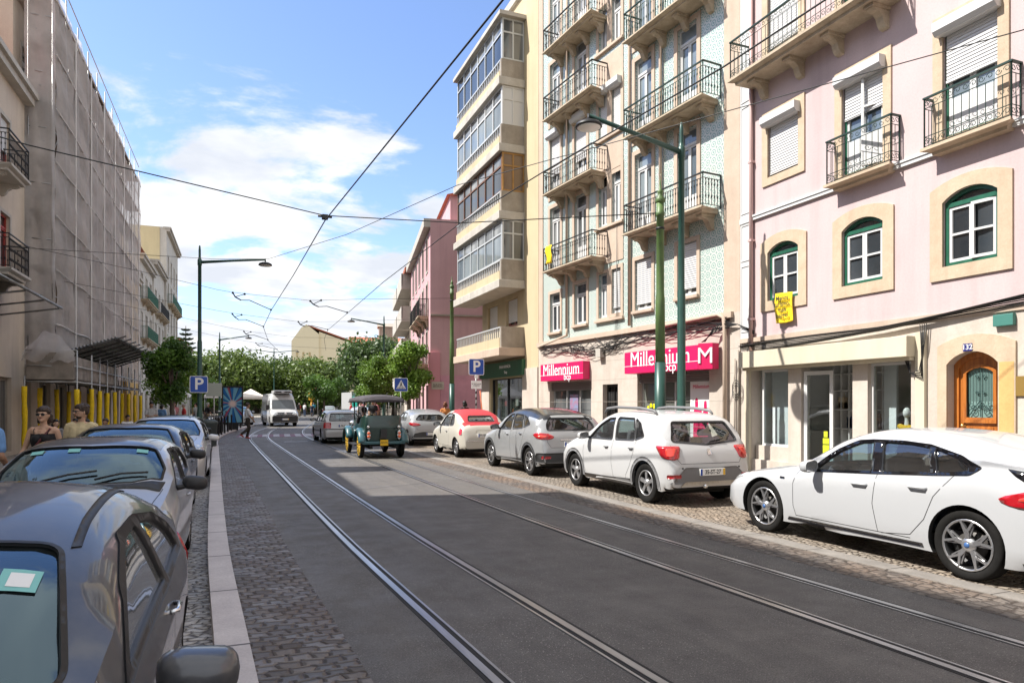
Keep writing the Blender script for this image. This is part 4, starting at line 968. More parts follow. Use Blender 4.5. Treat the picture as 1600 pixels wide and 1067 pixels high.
# corrugated shop canopy of that house
def corr(mb, p0, pu, pv, nu, th=.02, amp=.03, per=10):
    """corrugated sheet: origin p0, edge vectors pu (across the waves) and pv"""
    p0, pu, pv = Vector(p0), Vector(pu), Vector(pv); nn = pu.cross(pv).normalized(); vs = []; k = nu*per
    for i in range(k+1):
        o = nn*amp*math.sin(2*PI*i/per)
        for j in (0, 1):
            vs.append(p0+pu*i/k+pv*j+o)
    for i in range(k+1):
        o = nn*(amp*math.sin(2*PI*i/per)-th)
        for j in (0, 1): vs.append(p0+pu*i/k+pv*j+o)
    b = 2*(k+1); fs = []
    for i in range(k): q = 2*i; fs += [(q, q+1, q+3, q+2), (b+q, b+q+2, b+q+3, b+q+1), (q, q+2, b+q+2, b+q), (q+1, b+q+1, b+q+3, q+3)]
    mb.add(vs, fs)
M_CORR = mat('galvanised_sheet', (.30, .315, .32), .5, .5, nscale=2.2, namt=.4, ncol=(.17, .165, .16))
m = MB(); corr(m, (-6.98, 26.2, 5.75), (0, -5.5, 0), (1.65, 0, -.95), 28); m.tube([(-5.35, 26.2, 4.80), (-5.35, 20.7, 4.80)], .04, 6)
for y in (26.1, 24.2, 22.3): m.tube([(-6.99, y, 4.5), (-5.4, y, 4.78)], .03, 6)
tag(m.build('shop_canopy', M_CORR), 'grey corrugated metal canopy over the pavement at the photo edge', 'canopy')
# ---------------------------------------------------------------- scaffolding
def netmat():
    m = bpy.data.materials.new('debris_netting'); m.use_nodes = True; t = m.node_tree; t.nodes.clear()
    o = t.nodes.new('ShaderNodeOutputMaterial'); mx = t.nodes.new('ShaderNodeMixShader'); tr = t.nodes.new('ShaderNodeBsdfTransparent'); df = t.nodes.new('ShaderNodeBsdfDiffuse'); tl = t.nodes.new('ShaderNodeBsdfTranslucent'); m2 = t.nodes.new('ShaderNodeMixShader'); m2.inputs[0].default_value = .45
    tcn = t.nodes.new('ShaderNodeTexCoord'); mp = t.nodes.new('ShaderNodeMapping'); mp.inputs['Scale'].default_value = (1, .35, 1.0); t.links.new(tcn.outputs['Object'], mp.inputs[0])
    n = t.nodes.new('ShaderNodeTexNoise'); n.inputs['Scale'].default_value = .8; n.inputs['Detail'].default_value = 8; n.inputs['Roughness'].default_value = .6; t.links.new(mp.outputs[0], n.inputs['Vector'])
    r = t.nodes.new('ShaderNodeMapRange'); r.inputs[1].default_value = .35; r.inputs[2].default_value = .68; r.inputs[3].default_value = .54; r.inputs[4].default_value = .84; t.links.new(n.outputs['Fac'], r.inputs[0])
    df.inputs[0].default_value = (.72, .68, .655, 1); tl.inputs[0].default_value = (.76, .72, .69, 1)
    t.links.new(df.outputs[0], m2.inputs[1]); t.links.new(tl.outputs[0], m2.inputs[2]); t.links.new(r.outputs[0], mx.inputs[0]); t.links.new(tr.outputs[0], mx.inputs[1]); t.links.new(m2.outputs[0], mx.inputs[2]); t.links.new(mx.outputs[0], o.inputs[0]); return m
M_NET = netmat(); M_TUBE = mat('scaffold_tube', (.42, .42, .42), .42, .7, nscale=8, namt=.3); M_FOAM = mat('yellow_foam', (.78, .53, .008), .8, nscale=9, namt=.22, bump=.3)
SX0, SX1, SY0, SY1 = -7.05, -6.15, 29.0, 52.0
Bn = leftblock('netted_building', 28.8, 52.4, 16.6, M_TAN, 'building under repair entirely wrapped in scaffolding and grey netting', x=-7.35, floors=5, ncol=8, ground=True)
def scaffold():
    S = empty('scaffolding', (SX0, SY0, 0), 0, 'five storey tube scaffolding draped in grey translucent netting over yellow padded posts', 'scaffolding')
    off = Vector((-SX0, -SY0, 0)); T = Matrix.Translation(off); top = 17.3
    m = MB(); m.T = T; ys = [SY0+2.09*i for i in range(12)]; zs = [2.6+2.0*k for k in range(8)]
    for y in ys:
        for x in (SX0+.1, SX1-.06): m.tube([(x, y, 2.4), (x, y, top+.05)], .028, 5)
    for z in zs:
        for x in (SX0+.1, SX1-.06): m.tube([(x, SY0, z), (x, SY1, z)], .026, 5)
        m.tube([(SX1-.06, SY0, z+1), (SX1-.06, SY1, z+1)], .024, 5)
        for y in ys: m.tube([(SX0+.1, y, z), (SX1-.06, y, z)], .024, 5)
        for dz in (.5, 1.0): m.tube([(SX0+.1, SY0, z+dz), (SX1-.06, SY0, z+dz)], .022, 5)
    for i in range(0, 11, 3):
        for k in range(7): m.tube([(SX1-.1, ys[i], zs[k]), (SX1-.1, ys[min(i+1, 11)], zs[k+1])], .022, 5)
    m.build('tube_frame', M_TUBE, S)
    dk = mat('scaffold_boards', (.20, .155, .11), .8, nscale=4, namt=.4)
    for k, z in enumerate(zs): m = MB(); m.T = T; m.box(SX0+.05, SY0+.02, z+.03, SX1-.12, SY1, z+.07); m.build('walk_board', dk, S)
    m = MB(); m.T = T
    for k in range(7): s_ = k % 2; m.beam((SX0+.5, SY0+.25 if s_ else SY0+1.9, zs[k]+.08), (SX0+.5, SY0+1.9 if s_ else SY0+.25, zs[k+1]+.06), .55, .05)
    m.build('stair_flight', dk, S)
    # netting: front, near end; slightly billowed
    def sheet(name, fn, nu, nv):
        vs = [tuple(Vector(fn(i/nu, j/nv))+off) for j in range(nv+1) for i in range(nu+1)]
        return meshobj(name, vs, [(j*(nu+1)+i, j*(nu+1)+i+1, (j+1)*(nu+1)+i+1, (j+1)*(nu+1)+i) for j in range(nv) for i in range(nu)], M_NET, S, True)
    rr = random.Random(6); ph = [rr.random()*6 for _ in range(6)]
    def wob(u, v): return .02*math.sin(u*70+ph[0])*abs(math.sin(v*16))+.035*math.sin(v*46+u*9+ph[1])+.03*math.sin(u*150+v*12)
    sheet('netting', lambda u, v: (SX1+.03+wob(u, v), SY0+(SY1-SY0)*u, 3.0+(16.35-3.0+.35*math.sin(u*14)+.2*math.sin(u*41))*v), 120, 60)
    sheet('netting', lambda u, v: (SX0+(SX1-SX0+.03)*u, SY0-.05+wob(u*.08, v), 3.0+(top-3.0)*v), 8, 60)
    m = MB(); m.T = T     # pale seams where the net rolls overlap
    m.build  # noqa
    for k in range(1, 8):
        y = SY0+2.09*1.5*k; m.tube([(SX1+.06, y, t) for t in np.linspace(3, 16.4, 18)], .034, 4)
    for k in range(7): z = 4.55+k*1.95; m.tube([(SX1+.06, y, z+.03*math.sin((y-SY0)*1.5+k)) for y in np.linspace(SY0, SY1, 40)], .026, 4)
    m.build('net_seam', mat('net_cord', (.62, .60, .58), .8), S)
    return S
scaffold()
def walkway():
    ox, oy = -5.1, 27.0; W = empty('covered_walkway', (ox, oy, 0), 0, 'scaffold walkway on yellow padded posts with a tilted corrugated catch roof', 'walkway'); T = Matrix.Translation((-ox, -oy, 0))
    outer = [27.1, 29.6, 31.2, 32.9, 34.8, 36.8, 38.9, 41.1, 43.4]; inner = [26.7, 28.6, 31.0, 33.0, 35.0, 37.2, 39.4, 41.5]
    rr = random.Random(9)
    for x, ys, zt in ((-5.1, outer, 2.18), (-6.5, inner, 2.2)):
        for i, y in enumerate(ys):
            m = MB(); m.T = T; ph = rr.random()*6; m.tube([(x+.007*math.sin(z*4+ph), y+.007*math.cos(z*3+ph), z) for z in np.linspace(-.02, zt+.12*rr.random()-.05, 9)], [.078+.008*math.sin(k*2.3+ph) for k in range(9)], 10)
            o = m.build('padded_post', M_FOAM, W)
            m = MB(); m.T = T; m.tube([(x, y, .0), (x, y, 3.5 if x > -6 else 2.6)], .028, 6); m.build('pole', M_TUBE, o)
    m = MB(); m.T = T
    for z in (2.42, 2.95): m.tube([(-5.1, 27.1, z), (-5.1, 43.4, z)], .026, 6); m.tube([(-5.1, 27.05, z), (-6.5, 26.75, z)], .026, 6)
    for y in outer: m.tube([(-5.1, y, 2.46), (-6.6, y, 2.46)], .024, 5)
    m.tube([(-5.1, 27.1, 3.5), (-6.5, 26.75, 3.45)], .026, 6)
    m.build('rail', M_TUBE, W)
    m = MB(); m.T = T; m.box(-6.6, 27.0, 2.48, -5.15, 43.4, 2.54); m.build('deck', mat('grimy_boards', (.13, .10, .075), .85, nscale=3, namt=.5), W)
    m = MB(); m.T = T; m.box(-6.5, 26.88, 2.5, -5.18, 26.92, 3.40); m.box(-5.19, 26.92, 2.5, -5.16, 36, 3.3); m.build('boarded_side', mat('grubby_sheet', (.27, .235, .20), .85, nscale=1.6, namt=.5), W)
    m = MB(); m.T = T
    a, b = Vector((-6.25, 30.3, 3.62)), Vector((-4.35, 30.3, 4.30)); corr(m, a, b-a, Vector((0, 11.0, 0)), 16, amp=.035, per=6); m.build('catch_roof', M_CORR, W)
    m = MB(); m.T = T
    for i in range(9): y = 30.3+i*1.36; m.tube([(-6.3, y, 3.50), (-4.05, y, 4.32)], .03, 5)
    for t in (.1, .5, .95): p = a.lerp(b, t); m.tube([(p.x, 30.2, p.z-.07), (p.x, 41.4, p.z-.07)], .028, 5)
    m.build('roof_bearer', mat('dark_tube', (.06, .06, .062), .5, .4), W)
    # plastic sheet slumped over the near corner
    vs = []; 
    for j in range(13):
        for i in range(17):
            u, v = i/16, j/12; vs.append((-6.6+1.5*u-ox, 26.80+.10*math.sin(u*9+v*4)-oy, 3.35+.75*(1-abs(2*u-1)**1.6)*(1-v)+.05*math.sin(u*20)-.25*v))
    o = meshobj('plastic_sheet', vs, [(j*17+i, j*17+i+1, (j+1)*17+i+1, (j+1)*17+i) for j in range(12) for i in range(16)], M_NET, W, True)
walkway()
# ---------------------------------------------------------------- blocks beyond the scaffolding
leftblock('ochre_house', 52.6, 58.0, 10.9, M_OCHRE, 'narrow ochre yellow house next to the scaffolding', x=-7.0, floors=3, ncol=2, f0=3.6, fh=2.6)
Bw = leftblock('white_house', 58.0, 66.5, 13.0, M_WREND, 'white house with green balconies past the ochre house', x=-6.9, floors=4, ncol=3, balc=(1, 2), iron=M_GREEN)
r = MB(); r.box(0.5, -6, 13.05, 8, -.8, 14.6); r.build('roof_storey', M_WREND, Bw); r = MB(); r.prism([(-6.3, 14.6), (-.5, 14.6), (-3.4, 15.9)], 'x', 0.2, 8.3); r.build('roof', M_ROOF, Bw)
leftblock('old_house', 66.5, 75.5, 14.2, M_WREND, 'grey white house with long balconies and worn cornice', x=-6.8, floors=4, ncol=3, balc=(2, 3))
Bt = leftblock('cream_tower_block', 75.6, 89.0, 19.2, M_WREND, 'tall cream block with a plain end wall towering over its row', x=-6.6, floors=6, ncol=4, fh=2.7, balc=(1, 3, 5), iron=M_GREEN)
g_ = MB(); g_.box(13.4, -9, -.05, 13.5, -.6, 19.15); g_.build('end_wall', M_CRM, Bt)
Br = leftblock('small_house', 89.2, 104, 9.0, M_WREND, 'small house with a red roof at the end of the left row', x=-6.2, floors=3, ncol=4)
r = MB(); r.prism([(-9, 9), (.5, 9), (-4, 11.5)], 'x', -.2, 15); r.build('roof', M_ROOF, Br)
# far yellow institution with red roofs above the trees
def farhouse():
    B = empty('hill_building', (12.3, 178.2, 0), R_(-8), 'pale yellow building with a stepped gable and long red roofs above the park trees', 'building')
    m = MB(); P = [(0, -1), (6.6, -1), (6.6, 19.2), (4.9, 20.6), (3.6, 21.6), (2.4, 20.8), (0, 17.4)]
    ph = [rect(1.1+1.5*k, 1.6+1.5*k, 12.5, 14.6) for k in range(3)]
    vs, fs, _ = cdt(P, ph); m.add([(p[0], 0, p[1]) for p in vs], fs); m.prism(P, 'y', .6, 60); m.box(0, .5, -1, 6.6, .59, 12.4)
    m.build('wall', mat('pale_yellow_render', (.78, .70, .50), .8), B)
    m = MB(); m.prism([(4.0, 21.5), (16, 17.3), (16, 16.9), (4.0, 21.2)], 'y', .3, 60); m.build('roof', M_ROOF, B)
    m = MB(); m.prism([(6.6, -1), (15.4, -1), (15.4, 16.85), (6.6, 19.9)], 'y', .6, 59); m.box(15.4, 5, -1, 50, 40, 16.4); m.build('wing', MATS['pale_yellow_render'], B)
    m = MB(); m.add([(14, 4.5, 16.42), (51, 4.5, 16.42), (49, 22, 20.8), (14, 22, 20.8), (14, 40, 16.42), (51, 40, 16.42)], [(0, 1, 2, 3), (3, 2, 5, 4), (1, 5, 2), (0, 3, 4)]); m.build('roof', M_ROOF, B)
    for x in (22, 36): m = MB(); m.box(x, 10, 17, x+5, 15, 22.6); m.prism([(9.5, 22.6), (15.5, 22.6), (12.5, 23.8)], 'x', x-.4, x+5.4); m.build('roof_lantern', M_CONC, B)
farhouse()
# ================================================================ lamps, poles, signs, wires
M_LAMPG = mat('dark_green_paint', (.022, .072, .058), .38, .1, nscale=5, namt=.2)
M_POLEG = mat('moss_green_paint', (.095, .165, .045), .5, nscale=3, namt=.3, ncol=(.07, .11, .045))
M_LENS = mat('lamp_lens', (.75, .74, .70), .3)
def lamp(x, y, z0, h, arm, dirx, label, diry=0.0, slope=.06, double=False):
    L = empty('street_lamp', (x, y, z0), math.atan2(diry, dirx), label, 'street lamp', 'green street lamps along both kerbs')
    m = MB(); m.lathe([(.16, 0), (.16, .10), (.125, .14), (.115, 1.3), (.095, 1.36), (.088, h*.55), (.070, h*.56), (.066, h-.35), (.082, h-.34), (.082, h-.12), (.06, h-.10), (.045, h), (.045, h+.25), (.03, h+.42), (.012, h+.45)], 14); m.build('pole', M_LAMPG, L)
    for sg in ((1, -1) if double else (1,)):
        m = MB(); m.tube([(0, 0, h-.22), (sg*arm*.5, 0, h-.22+arm*.5*slope+.12), (sg*arm, 0, h+arm*slope)], [.062, .048, .042], 8); a = m.build('arm', M_LAMPG, L)
        m = MB(); e = sg*arm; z = h+arm*slope-.16
        m.tube([(e, 0, z+.20), (e, 0, z+.02)], .03, 6); m.lathe([(.05, .06), (.14, .045), (.24, .0), (.27, -.05), (.27, -.075), (.25, -.08)], 20, (e, 0, z)); hd = m.build('lamp_head', M_BLKIRON, a)
        m = MB(); m.lathe([(.0, -.075), (.24, -.082), (.22, -.10), (0, -.115)], 20, (e, 0, z)); m.build('lens', M_LENS, hd)
    return L
lamp(9.12, 12.65, .12, 7.35, 2.55, -1, 'tall green street lamp in front of the larger crimson bank sign', -.15, slope=.02)
lamp(-1.42, 29.77, .02, 7.5, 2.45, 1, 'green street lamp carrying the parking sign by the silver parked car', -.05, slope=.02)
lamp(-1.49, 64.03, .02, 7.4, 2.5, 1, 'green street lamp beside the colourful poster panel', -.4, slope=.05)
lamp(9.95, 50.1, .1, 7.6, 2.6, -1, 'green street lamp above the pavement trees by the rose building', -.3, slope=.02)
lamp(4.6, 100.0, .02, 9.0, 3.1, 1, 'double armed street lamp in front of the park trees', 0, slope=.05, double=True)
def trampole(x, y, z0, h, label, band=2.5):
    L = empty('tram_pole', (x, y, z0), 0, label, 'tram pole', 'green poles holding the tram wires')
    m = MB(); m.lathe([(.13, 0), (.125, band)], 14); m.build('lower_sleeve', M_LAMPG, L)
    m = MB(); m.lathe([(.112, band), (.105, h*.6), (.09, h*.62), (.085, h-.75), (.10, h-.74), (.10, h-.66), (.085, h-.64), (.085, h-.45)], 14); m.build('pole', M_POLEG, L)
    m = MB(); m.lathe([(.085, h-.45), (.11, h-.42), (.10, h-.34), (.055, h-.28), (.06, h-.22), (.075, h-.18), (.03, h-.14), (.02, h), (.004, h+.12)], 12); m.build('finial', M_POLEG, L)
    m = MB(); m.lathe([(.10, h-1.05), (.10, h-1.0)], 12); m.build('collar', M_BLKIRON, L); return L
trampole(8.87, 13.1, .12, 6.55, 'thick moss green tram pole left of the tall lamp by the bank')
trampole(9.25, 30.6, .12, 7.4, 'moss green tram pole below the glazed bays at the side street')
def roundrect(w, h, r=.05, n=4):
    P = []
    for cx, cz, a0 in ((w/2-r, h/2-r, 0), (-w/2+r, h/2-r, PI/2), (-w/2+r, -h/2+r, PI), (w/2-r, -h/2+r, 1.5*PI)):
        for i in range(n+1): a = a0+PI/2*i/n; P.append((cx+r*math.cos(a), cz+r*math.sin(a)))
    return P
M_BLUE = mat('sign_blue', (.012, .075, .40), .35); M_SW = mat('sign_face_white', (.82, .82, .82), .4)
def blue_sign(x, y, zc, s, label, kind='P', pole=True, z0=0, face=-PI/2):
    """sign facing the camera side (-Y)"""
    S = empty('traffic_sign', (x, y, z0), 0, label, 'sign'); zc -= z0
    if pole: m = MB(); m.tube([(0, .03, 0), (0, .03, zc+s*.4)], .028, 8); m.build('post', M_TUBE, S)
    def sh(P, a, b, mm, nm, par): m = MB(); m.prism([(p[0], p[1]+zc) for p in P], 'y', a, b); return m.build(nm, mm, par)
    pl = sh(roundrect(s, s, s*.1), -.012, 0, M_SW, 'plate', S); sh(roundrect(s*.93, s*.93, s*.08), -.016, -.0121, M_BLUE, 'blue_face', pl)
    if kind == 'P': lettering('P', s*.98, (0, -.019, zc), M_SW, pl, (1, 0, 0), extrude=.002, bold=s*.018)
    else:
        sh([(-s*.36, -s*.30), (s*.36, -s*.30), (0, s*.36)], -.019, -.0161, M_SW, 'triangle', pl)
        m = MB(); k = s
        for i in range(5): m.prism([(k*(-.27+.12*i), zc-k*.28), (k*(-.21+.12*i), zc-k*.28), (k*(-.20+.10*i), zc-k*.18), (k*(-.25+.10*i), zc-k*.18)], 'y', -.022, -.0191)
        m.prism([(k*.035*math.cos(t)+.0, zc+k*.17+k*.035*math.sin(t)) for t in np.linspace(0, 6.0, 9)], 'y', -.022, -.0191)
        m.prism([(-k*.04, zc+k*.12), (k*.04, zc+k*.12), (k*.05, zc), (k*.11, zc-k*.15), (k*.06, zc-k*.15), (0, zc-k*.02), (-k*.06, zc-k*.15), (-k*.11, zc-k*.15), (-k*.05, zc)], 'y', -.022, -.0191); m.build('walking_figure', M_BLKIRON, pl)
    return S
blue_sign(-1.44, 29.55, 2.45, .66, 'blue parking sign fixed to the green lamp by the silver parked car', 'P', False, 0)
sp = blue_sign(8.2, 24.0, 3.05, .60, 'blue parking sign with disabled plate in front of the rose gable', 'P', True, .12)
m = MB(); m.box(-.07, -.012, 2.5, .07, 0, 2.62); m.build('wheelchair_plate', M_SW, sp); m = MB(); m.box(-.2, -.012, 2.12, .2, 0, 2.42, .004); m.build('text_plate', M_SW, sp)
lettering('P/ VEICULOS\n2 lugares', .065, (0, -.015, 2.27), M_BLKIRON, sp, (1, 0, 0), extrude=.001)
m = MB()
for k in range(8): m.lathe([(.0305, .4+k*.22), (.0305, .5+k*.22)], 8, (0, .03, 0))
m.build('black_band', M_BLKIRON, sp)
m = MB(); m.tube([(.18, .1, 2.05), (.42, .2, .1)], .022, 6); m.build('leaning_pole', mat('orange_pole', (.62, .16, .06), .5), sp)
blue_sign(6.85, 30.6, 2.55, .62, 'blue pedestrian crossing sign above the vintage car roof', 'X', True, .0)
blue_sign(14.0, 78.0, 3.6, .9, 'distant blue pedestrian crossing sign before the pale awnings', 'X', True, .0)
S_ = empty('traffic_sign', (-.95, 31.4, 0), 0, 'grey back of a rectangular sign beside the blue parking sign', 'sign')
m = MB(); m.tube([(0, .03, 0), (0, .03, 2.6)], .026, 8); m.build('post', M_TUBE, S_); m = MB(); m.box(-.31, -.02, 2.0, .31, .0, 2.56, .006); m.build('plate', mat('sign_back', (.36, .38, .34), .5, .3), S_)
S_ = empty('traffic_sign', (9.2, 88, 0), 0, 'small round red and white sign far down the street', 'sign')
m = MB(); m.tube([(0, 0, 0), (0, 0, 3.3)], .05, 6); m.build('post', M_TUBE, S_); m = MB(); m.lathe([(.0, -.05), (.5, -.05), (.5, -.02)], 16, (0, 0, 3.3), 'y'); m.build('disc', mat('sign_red', (.6, .02, .02), .4), S_); m = MB(); m.lathe([(.0, -.07), (.36, -.07), (.36, -.051)], 16, (0, 0, 3.3), 'y'); m.build('disc_face', M_SW, S_)
m = MB(); m.tube([(0, 0, 0), (0, 0, 2.3)], .12, 8); m.box(-.35, -.25, 2.2, .45, .25, 3.4, .05); m.box(-.1, -.2, 3.4, .3, .2, 3.9, .03); o = m.build('parking_meter', mat('amber_box', (.75, .38, .03), .5)); o.location = (9.6, 100, 0); tag(o, 'tall amber signal box on a post among the distant crowd', 'signal box')
# poster panel
PB = empty('billboard', (-.34, 46.5, .02), R_(-8), 'freestanding poster panel with blue and red rays radiating from a white centre', 'billboard')
m = MB(); plate(m, rect(-.56, .56, .35, 2.55), [rect(-.49, .49, .45, 2.46)], -.09, .0); m.T = None
m.box(-.3, -.09, 0, .3, -.01, .35); m.box(-.56, -.0905, .35, .56, -.08, 2.55)
o = m.build('frame', M_BLKIRON, PB); 
pc = NT('ray_poster'); x = pc.n('ShaderNodeSeparateXYZ'); pc.l(pc.tc.outputs['Object'], x.inputs[0])
an = pc.math('ARCTAN2', pc.math('SUBTRACT', x.outputs[2], 1.52), x.outputs[0]); rad = pc.math('SQRT', pc.math('ADD', pc.math('POWER', x.outputs[0], 2.0), pc.math('POWER', pc.math('SUBTRACT', x.outputs[2], 1.52), 2.0)))
st = pc.math('FRACT', pc.math('MULTIPLY', pc.math('ADD', an, 7), 1.9)); st2 = pc.math('FRACT', pc.math('MULTIPLY', pc.math('ADD', an, 7), .83))
c = pc.mix(pc.map(st, .35, .45, 0, 1), (.02, .13, .36), (.16, .38, .52)); c = pc.mix(pc.map(st2, .84, .88, 0, .9), c, (.36, .05, .08)); c = pc.mix(pc.map(st, .90, .94, 0, 1), c, (.02, .02, .03)); c = pc.mix(pc.map(rad, .12, .26, 1, 0), c, (.70, .55, .5)); pc.col(c); pc.rough(.25)
m = MB(); m.box(-.49, -.07, .45, .49, -.045, 2.46); m.T = None; q = m.build('poster', pc.m, PB)
m = MB(); m.box(-.49, -.0795, .45, .49, -.0705, 2.46); m.build('poster_back', pc.m, PB)
PB.rotation_euler = (0, 0, R_(180-8)); PB.scale = (1.12, 1, 1.1)
# bollards
bo = MB(); bo.lathe([(.055, 0), (.05, .05), (.045, .85), (.06, .87), (.06, .92), (.045, .96), (.0, 1.0)], 10); b0 = bo.build('bollard', M_BLKIRON)
pts = [(-1.30, 30.0), (-1.24, 31.0), (-1.18, 32.1), (-1.12, 33.3), (-1.06, 34.6), (-1.0, 36.0), (-.92, 37.5), (-.82, 39.1), (-.70, 40.9), (-.56, 42.8), (-.38, 44.9), (-.15, 47.2), (.15, 49.6)]
for i, (x, y) in enumerate(pts):
    o = b0 if i == 0 else b0.copy()
    if i: COL.objects.link(o)
    o.location = (x, y, .055); tag(o, 'one of the thin black bollards lining the kerb near the poster panel', 'bollard', 'black bollards along the left kerb')
# litter bin by the lamp
m = MB(); m.lathe([(.24, 0), (.27, .05), (.30, .85), (.33, .90), (.33, .98), (.2, 1.05), (0, 1.08)], 16); o = m.build('litter_bin', mat('dark_bin', (.05, .06, .06), .6)); o.location = (-1.05, 28.9, .02); tag(o, 'dark litter bin by the kerb at the end of the parked cars', 'litter bin')
# wires
M_WIRE = mat('black_wire', (.012, .014, .014), .5)
def wire(name, pts, label, r=.012, sag=0, cat='wire', group=None):
    P = []; 
    for i in range(len(pts)-1):
        a, b = Vector(pts[i]), Vector(pts[i+1]); n = 6 if sag else 1
        for k in range(n): t = k/n; q = a.lerp(b, t); q.z -= sag*4*t*(1-t); P.append(q)
    P.append(Vector(pts[-1])); m = MB(); m.tube(P, r, 5); o = m.build(name, M_WIRE); return tag(o, label, cat, group)
wire('contact_wire', [(2.95, -9, 6), (2.63, 6.83, 6), (1.9, 16.55, 6), (1.72, 24, 6), (1.41, 33.4, 6), (1.31, 40.8, 6), (1.87, 49.2, 6), (2.87, 57.5, 6), (4.14, 67.24, 6), (8, 90, 6)], 'long tram wire rising across the middle of the sky to the top edge', .014)
wire('contact_wire', [(6.1, -3, 6), (5.78, 7.12, 6), (5.28, 11.56, 6), (5.02, 14.5, 6), (4.93, 15.8, 6), (4.78, 24.08, 6), (4.83, 33.1, 6), (4.87, 41.2, 6), (5.33, 47, 6), (6.6, 57, 6)], 'tram wire crossing the glazed bays and the tiled building', .012)
wire('span_wire', [(-6.6, 13.9, 6.75), (-3.5, 14.53, 6.3), (1.9, 16.6, 6.12), (5.1, 16.1, 6.14), (8.87, 13.1, 6.0)], 'thick span wire from the left house to the tram pole by the bank', .013)
wire('span_wire', [(-6.9, 25.8, 6.6), (-.8, 23.76, 6.3), (.89, 23.1, 6.3), (2.74, 19.0, 6.3), (4.3, 13.83, 6.3), (9.0, 5.5, 6.3), (11, 2.5, 6.4)], 'thin wire slanting past the bays and the pink house to the right edge', .008)
wire('span_wire', [(-6.1, 24.5, 6.45), (-3.24, 26.83, 6.3), (-.77, 30.1, 6.3), (-.21, 30.58, 6.3), (1.65, 31.27, 6.3), (2.98, 31.69, 6.3), (4.93, 30.5, 6.3), (9.25, 30.6, 6.6)], 'highest thin span wire carrying two registration arms', .008)
wire('span_wire', [(-6.1, 30.2, 6.3), (-.95, 36.84, 6.3), (.15, 38.0, 6.3), (3.13, 40.09, 6.3), (5.8, 38.88, 6.3), (9.5, 36.2, 6.3)], 'second thin span wire carrying two registration arms', .008)
wire('span_wire', [(-6.1, 34.5, 6.3), (-1.12, 43.64, 6.3), (.75, 46.91, 6.3), (3.74, 49.6, 6.3), (9.9, 50.1, 6.5)], 'third thin span wire down the street, crossing the second left lamp arm', .008)
wire('span_wire', [(-6.3, 40, 6.3), (-.6, 52.14, 6.3), (1.24, 55.14, 6.3), (4.4, 57.73, 6.3), (12, 62, 6.5)], 'lowest and farthest thin span wire just above the park trees', .008)
ARMS = [[(1.41, 33.6, 6.05), (.45, 31.56, 6.15), (.1, 31.65, 6.15), (-.12, 30.77, 6.15), (-.21, 30.68, 6.3), (.25, 30.87, 6.3)],
[(1.32, 41.02, 6.05), (.38, 38.89, 6.15), (.01, 39.04, 6.15), (-.17, 37.92, 6.15), (-.28, 37.93, 6.3), (.16, 38.09, 6.3)],
[(1.87, 49.35, 6.05), (.96, 47.45, 6.15), (.67, 47.57, 6.15), (.45, 46.87, 6.15), (.33, 46.73, 6.3), (.75, 46.91, 6.3)],
[(2.89, 57.84, 6.05), (1.81, 56.14, 6.15), (1.56, 56.5, 6.15), (1.34, 55.06, 6.15), (1.24, 55.3, 6.3), (1.7, 55.6, 6.3)],
[(4.83, 33.22, 6.05), (3.77, 32.18, 6.15), (3.42, 32.47, 6.15), (3.12, 31.75, 6.15), (3.0, 31.83, 6.3), (3.43, 31.43, 6.3)],
[(4.88, 41.32, 6.05), (3.9, 40.46, 6.15), (3.57, 41.07, 6.15), (3.24, 40.12, 6.15), (3.13, 40.09, 6.3), (3.57, 39.82, 6.3)]]
AL = ['nearest registration arm over the left track, on the highest span wire', 'registration arm over the left track, on the second span wire', 'registration arm over the left track beside the second left lamp', 'farthest registration arm over the left track above the park trees', 'nearest registration arm over the right track', 'second registration arm over the right track near the hill building']
for A, lb in zip(ARMS, AL):
    t = empty('registration_arm', A[3], 0, lb, 'registration arm', 'registration arms holding the tram wires'); o = Vector(A[3]); L = [tuple(Vector(p)-o) for p in A]
    m = MB(); m.tube(L[0:4], .018, 6); m.build('arm', M_WIRE, t)
    m = MB(); m.tube([L[4], L[3], L[2]], .028, 6); m.tube([L[3], L[5]], .016, 6); m.sph(L[4], .05, 6, 4); m.sph(L[5], .05, 6, 4); m.sph(L[0], .05, 6, 4); m.build('insulator', M_WIRE, t)
m = MB(); m.box(-.07, -.07, -.05, .07, .07, .06, .015); m.tube([(-.16, 0, .02), (.16, 0, .02)], .03, 6); o = m.build('wire_clamp', M_WIRE); o.location = (1.9, 16.6, 6.08); tag(o, 'dark clamp where the thick span wire meets the long tram wire', 'wire clamp')
# ================================================================ trees
def leafmat(name, c1, c2, tr=.35):
    m = bpy.data.materials.new(name); m.use_nodes = True; t = m.node_tree; t.nodes.clear(); o = t.nodes.new('ShaderNodeOutputMaterial'); a = t.nodes.new('ShaderNodeBsdfPrincipled'); b = t.nodes.new('ShaderNodeBsdfTranslucent'); mx = t.nodes.new('ShaderNodeMixShader'); mx.inputs[0].default_value = tr
    at = t.nodes.new('ShaderNodeAttribute'); at.attribute_name = 'tone'; r = t.nodes.new('ShaderNodeMix'); r.data_type = 'RGBA'; r.inputs['A'].default_value = (*c1, 1); r.inputs['B'].default_value = (*c2, 1)
    t.links.new(at.outputs['Fac'], r.inputs['Factor']); t.links.new(r.outputs['Result'], a.inputs['Base Color']); t.links.new(r.outputs['Result'], b.inputs[0]); a.inputs['Roughness'].default_value = .5
    t.links.new(a.outputs[0], mx.inputs[1]); t.links.new(b.outputs[0], mx.inputs[2]); t.links.new(mx.outputs[0], o.inputs[0]); return m
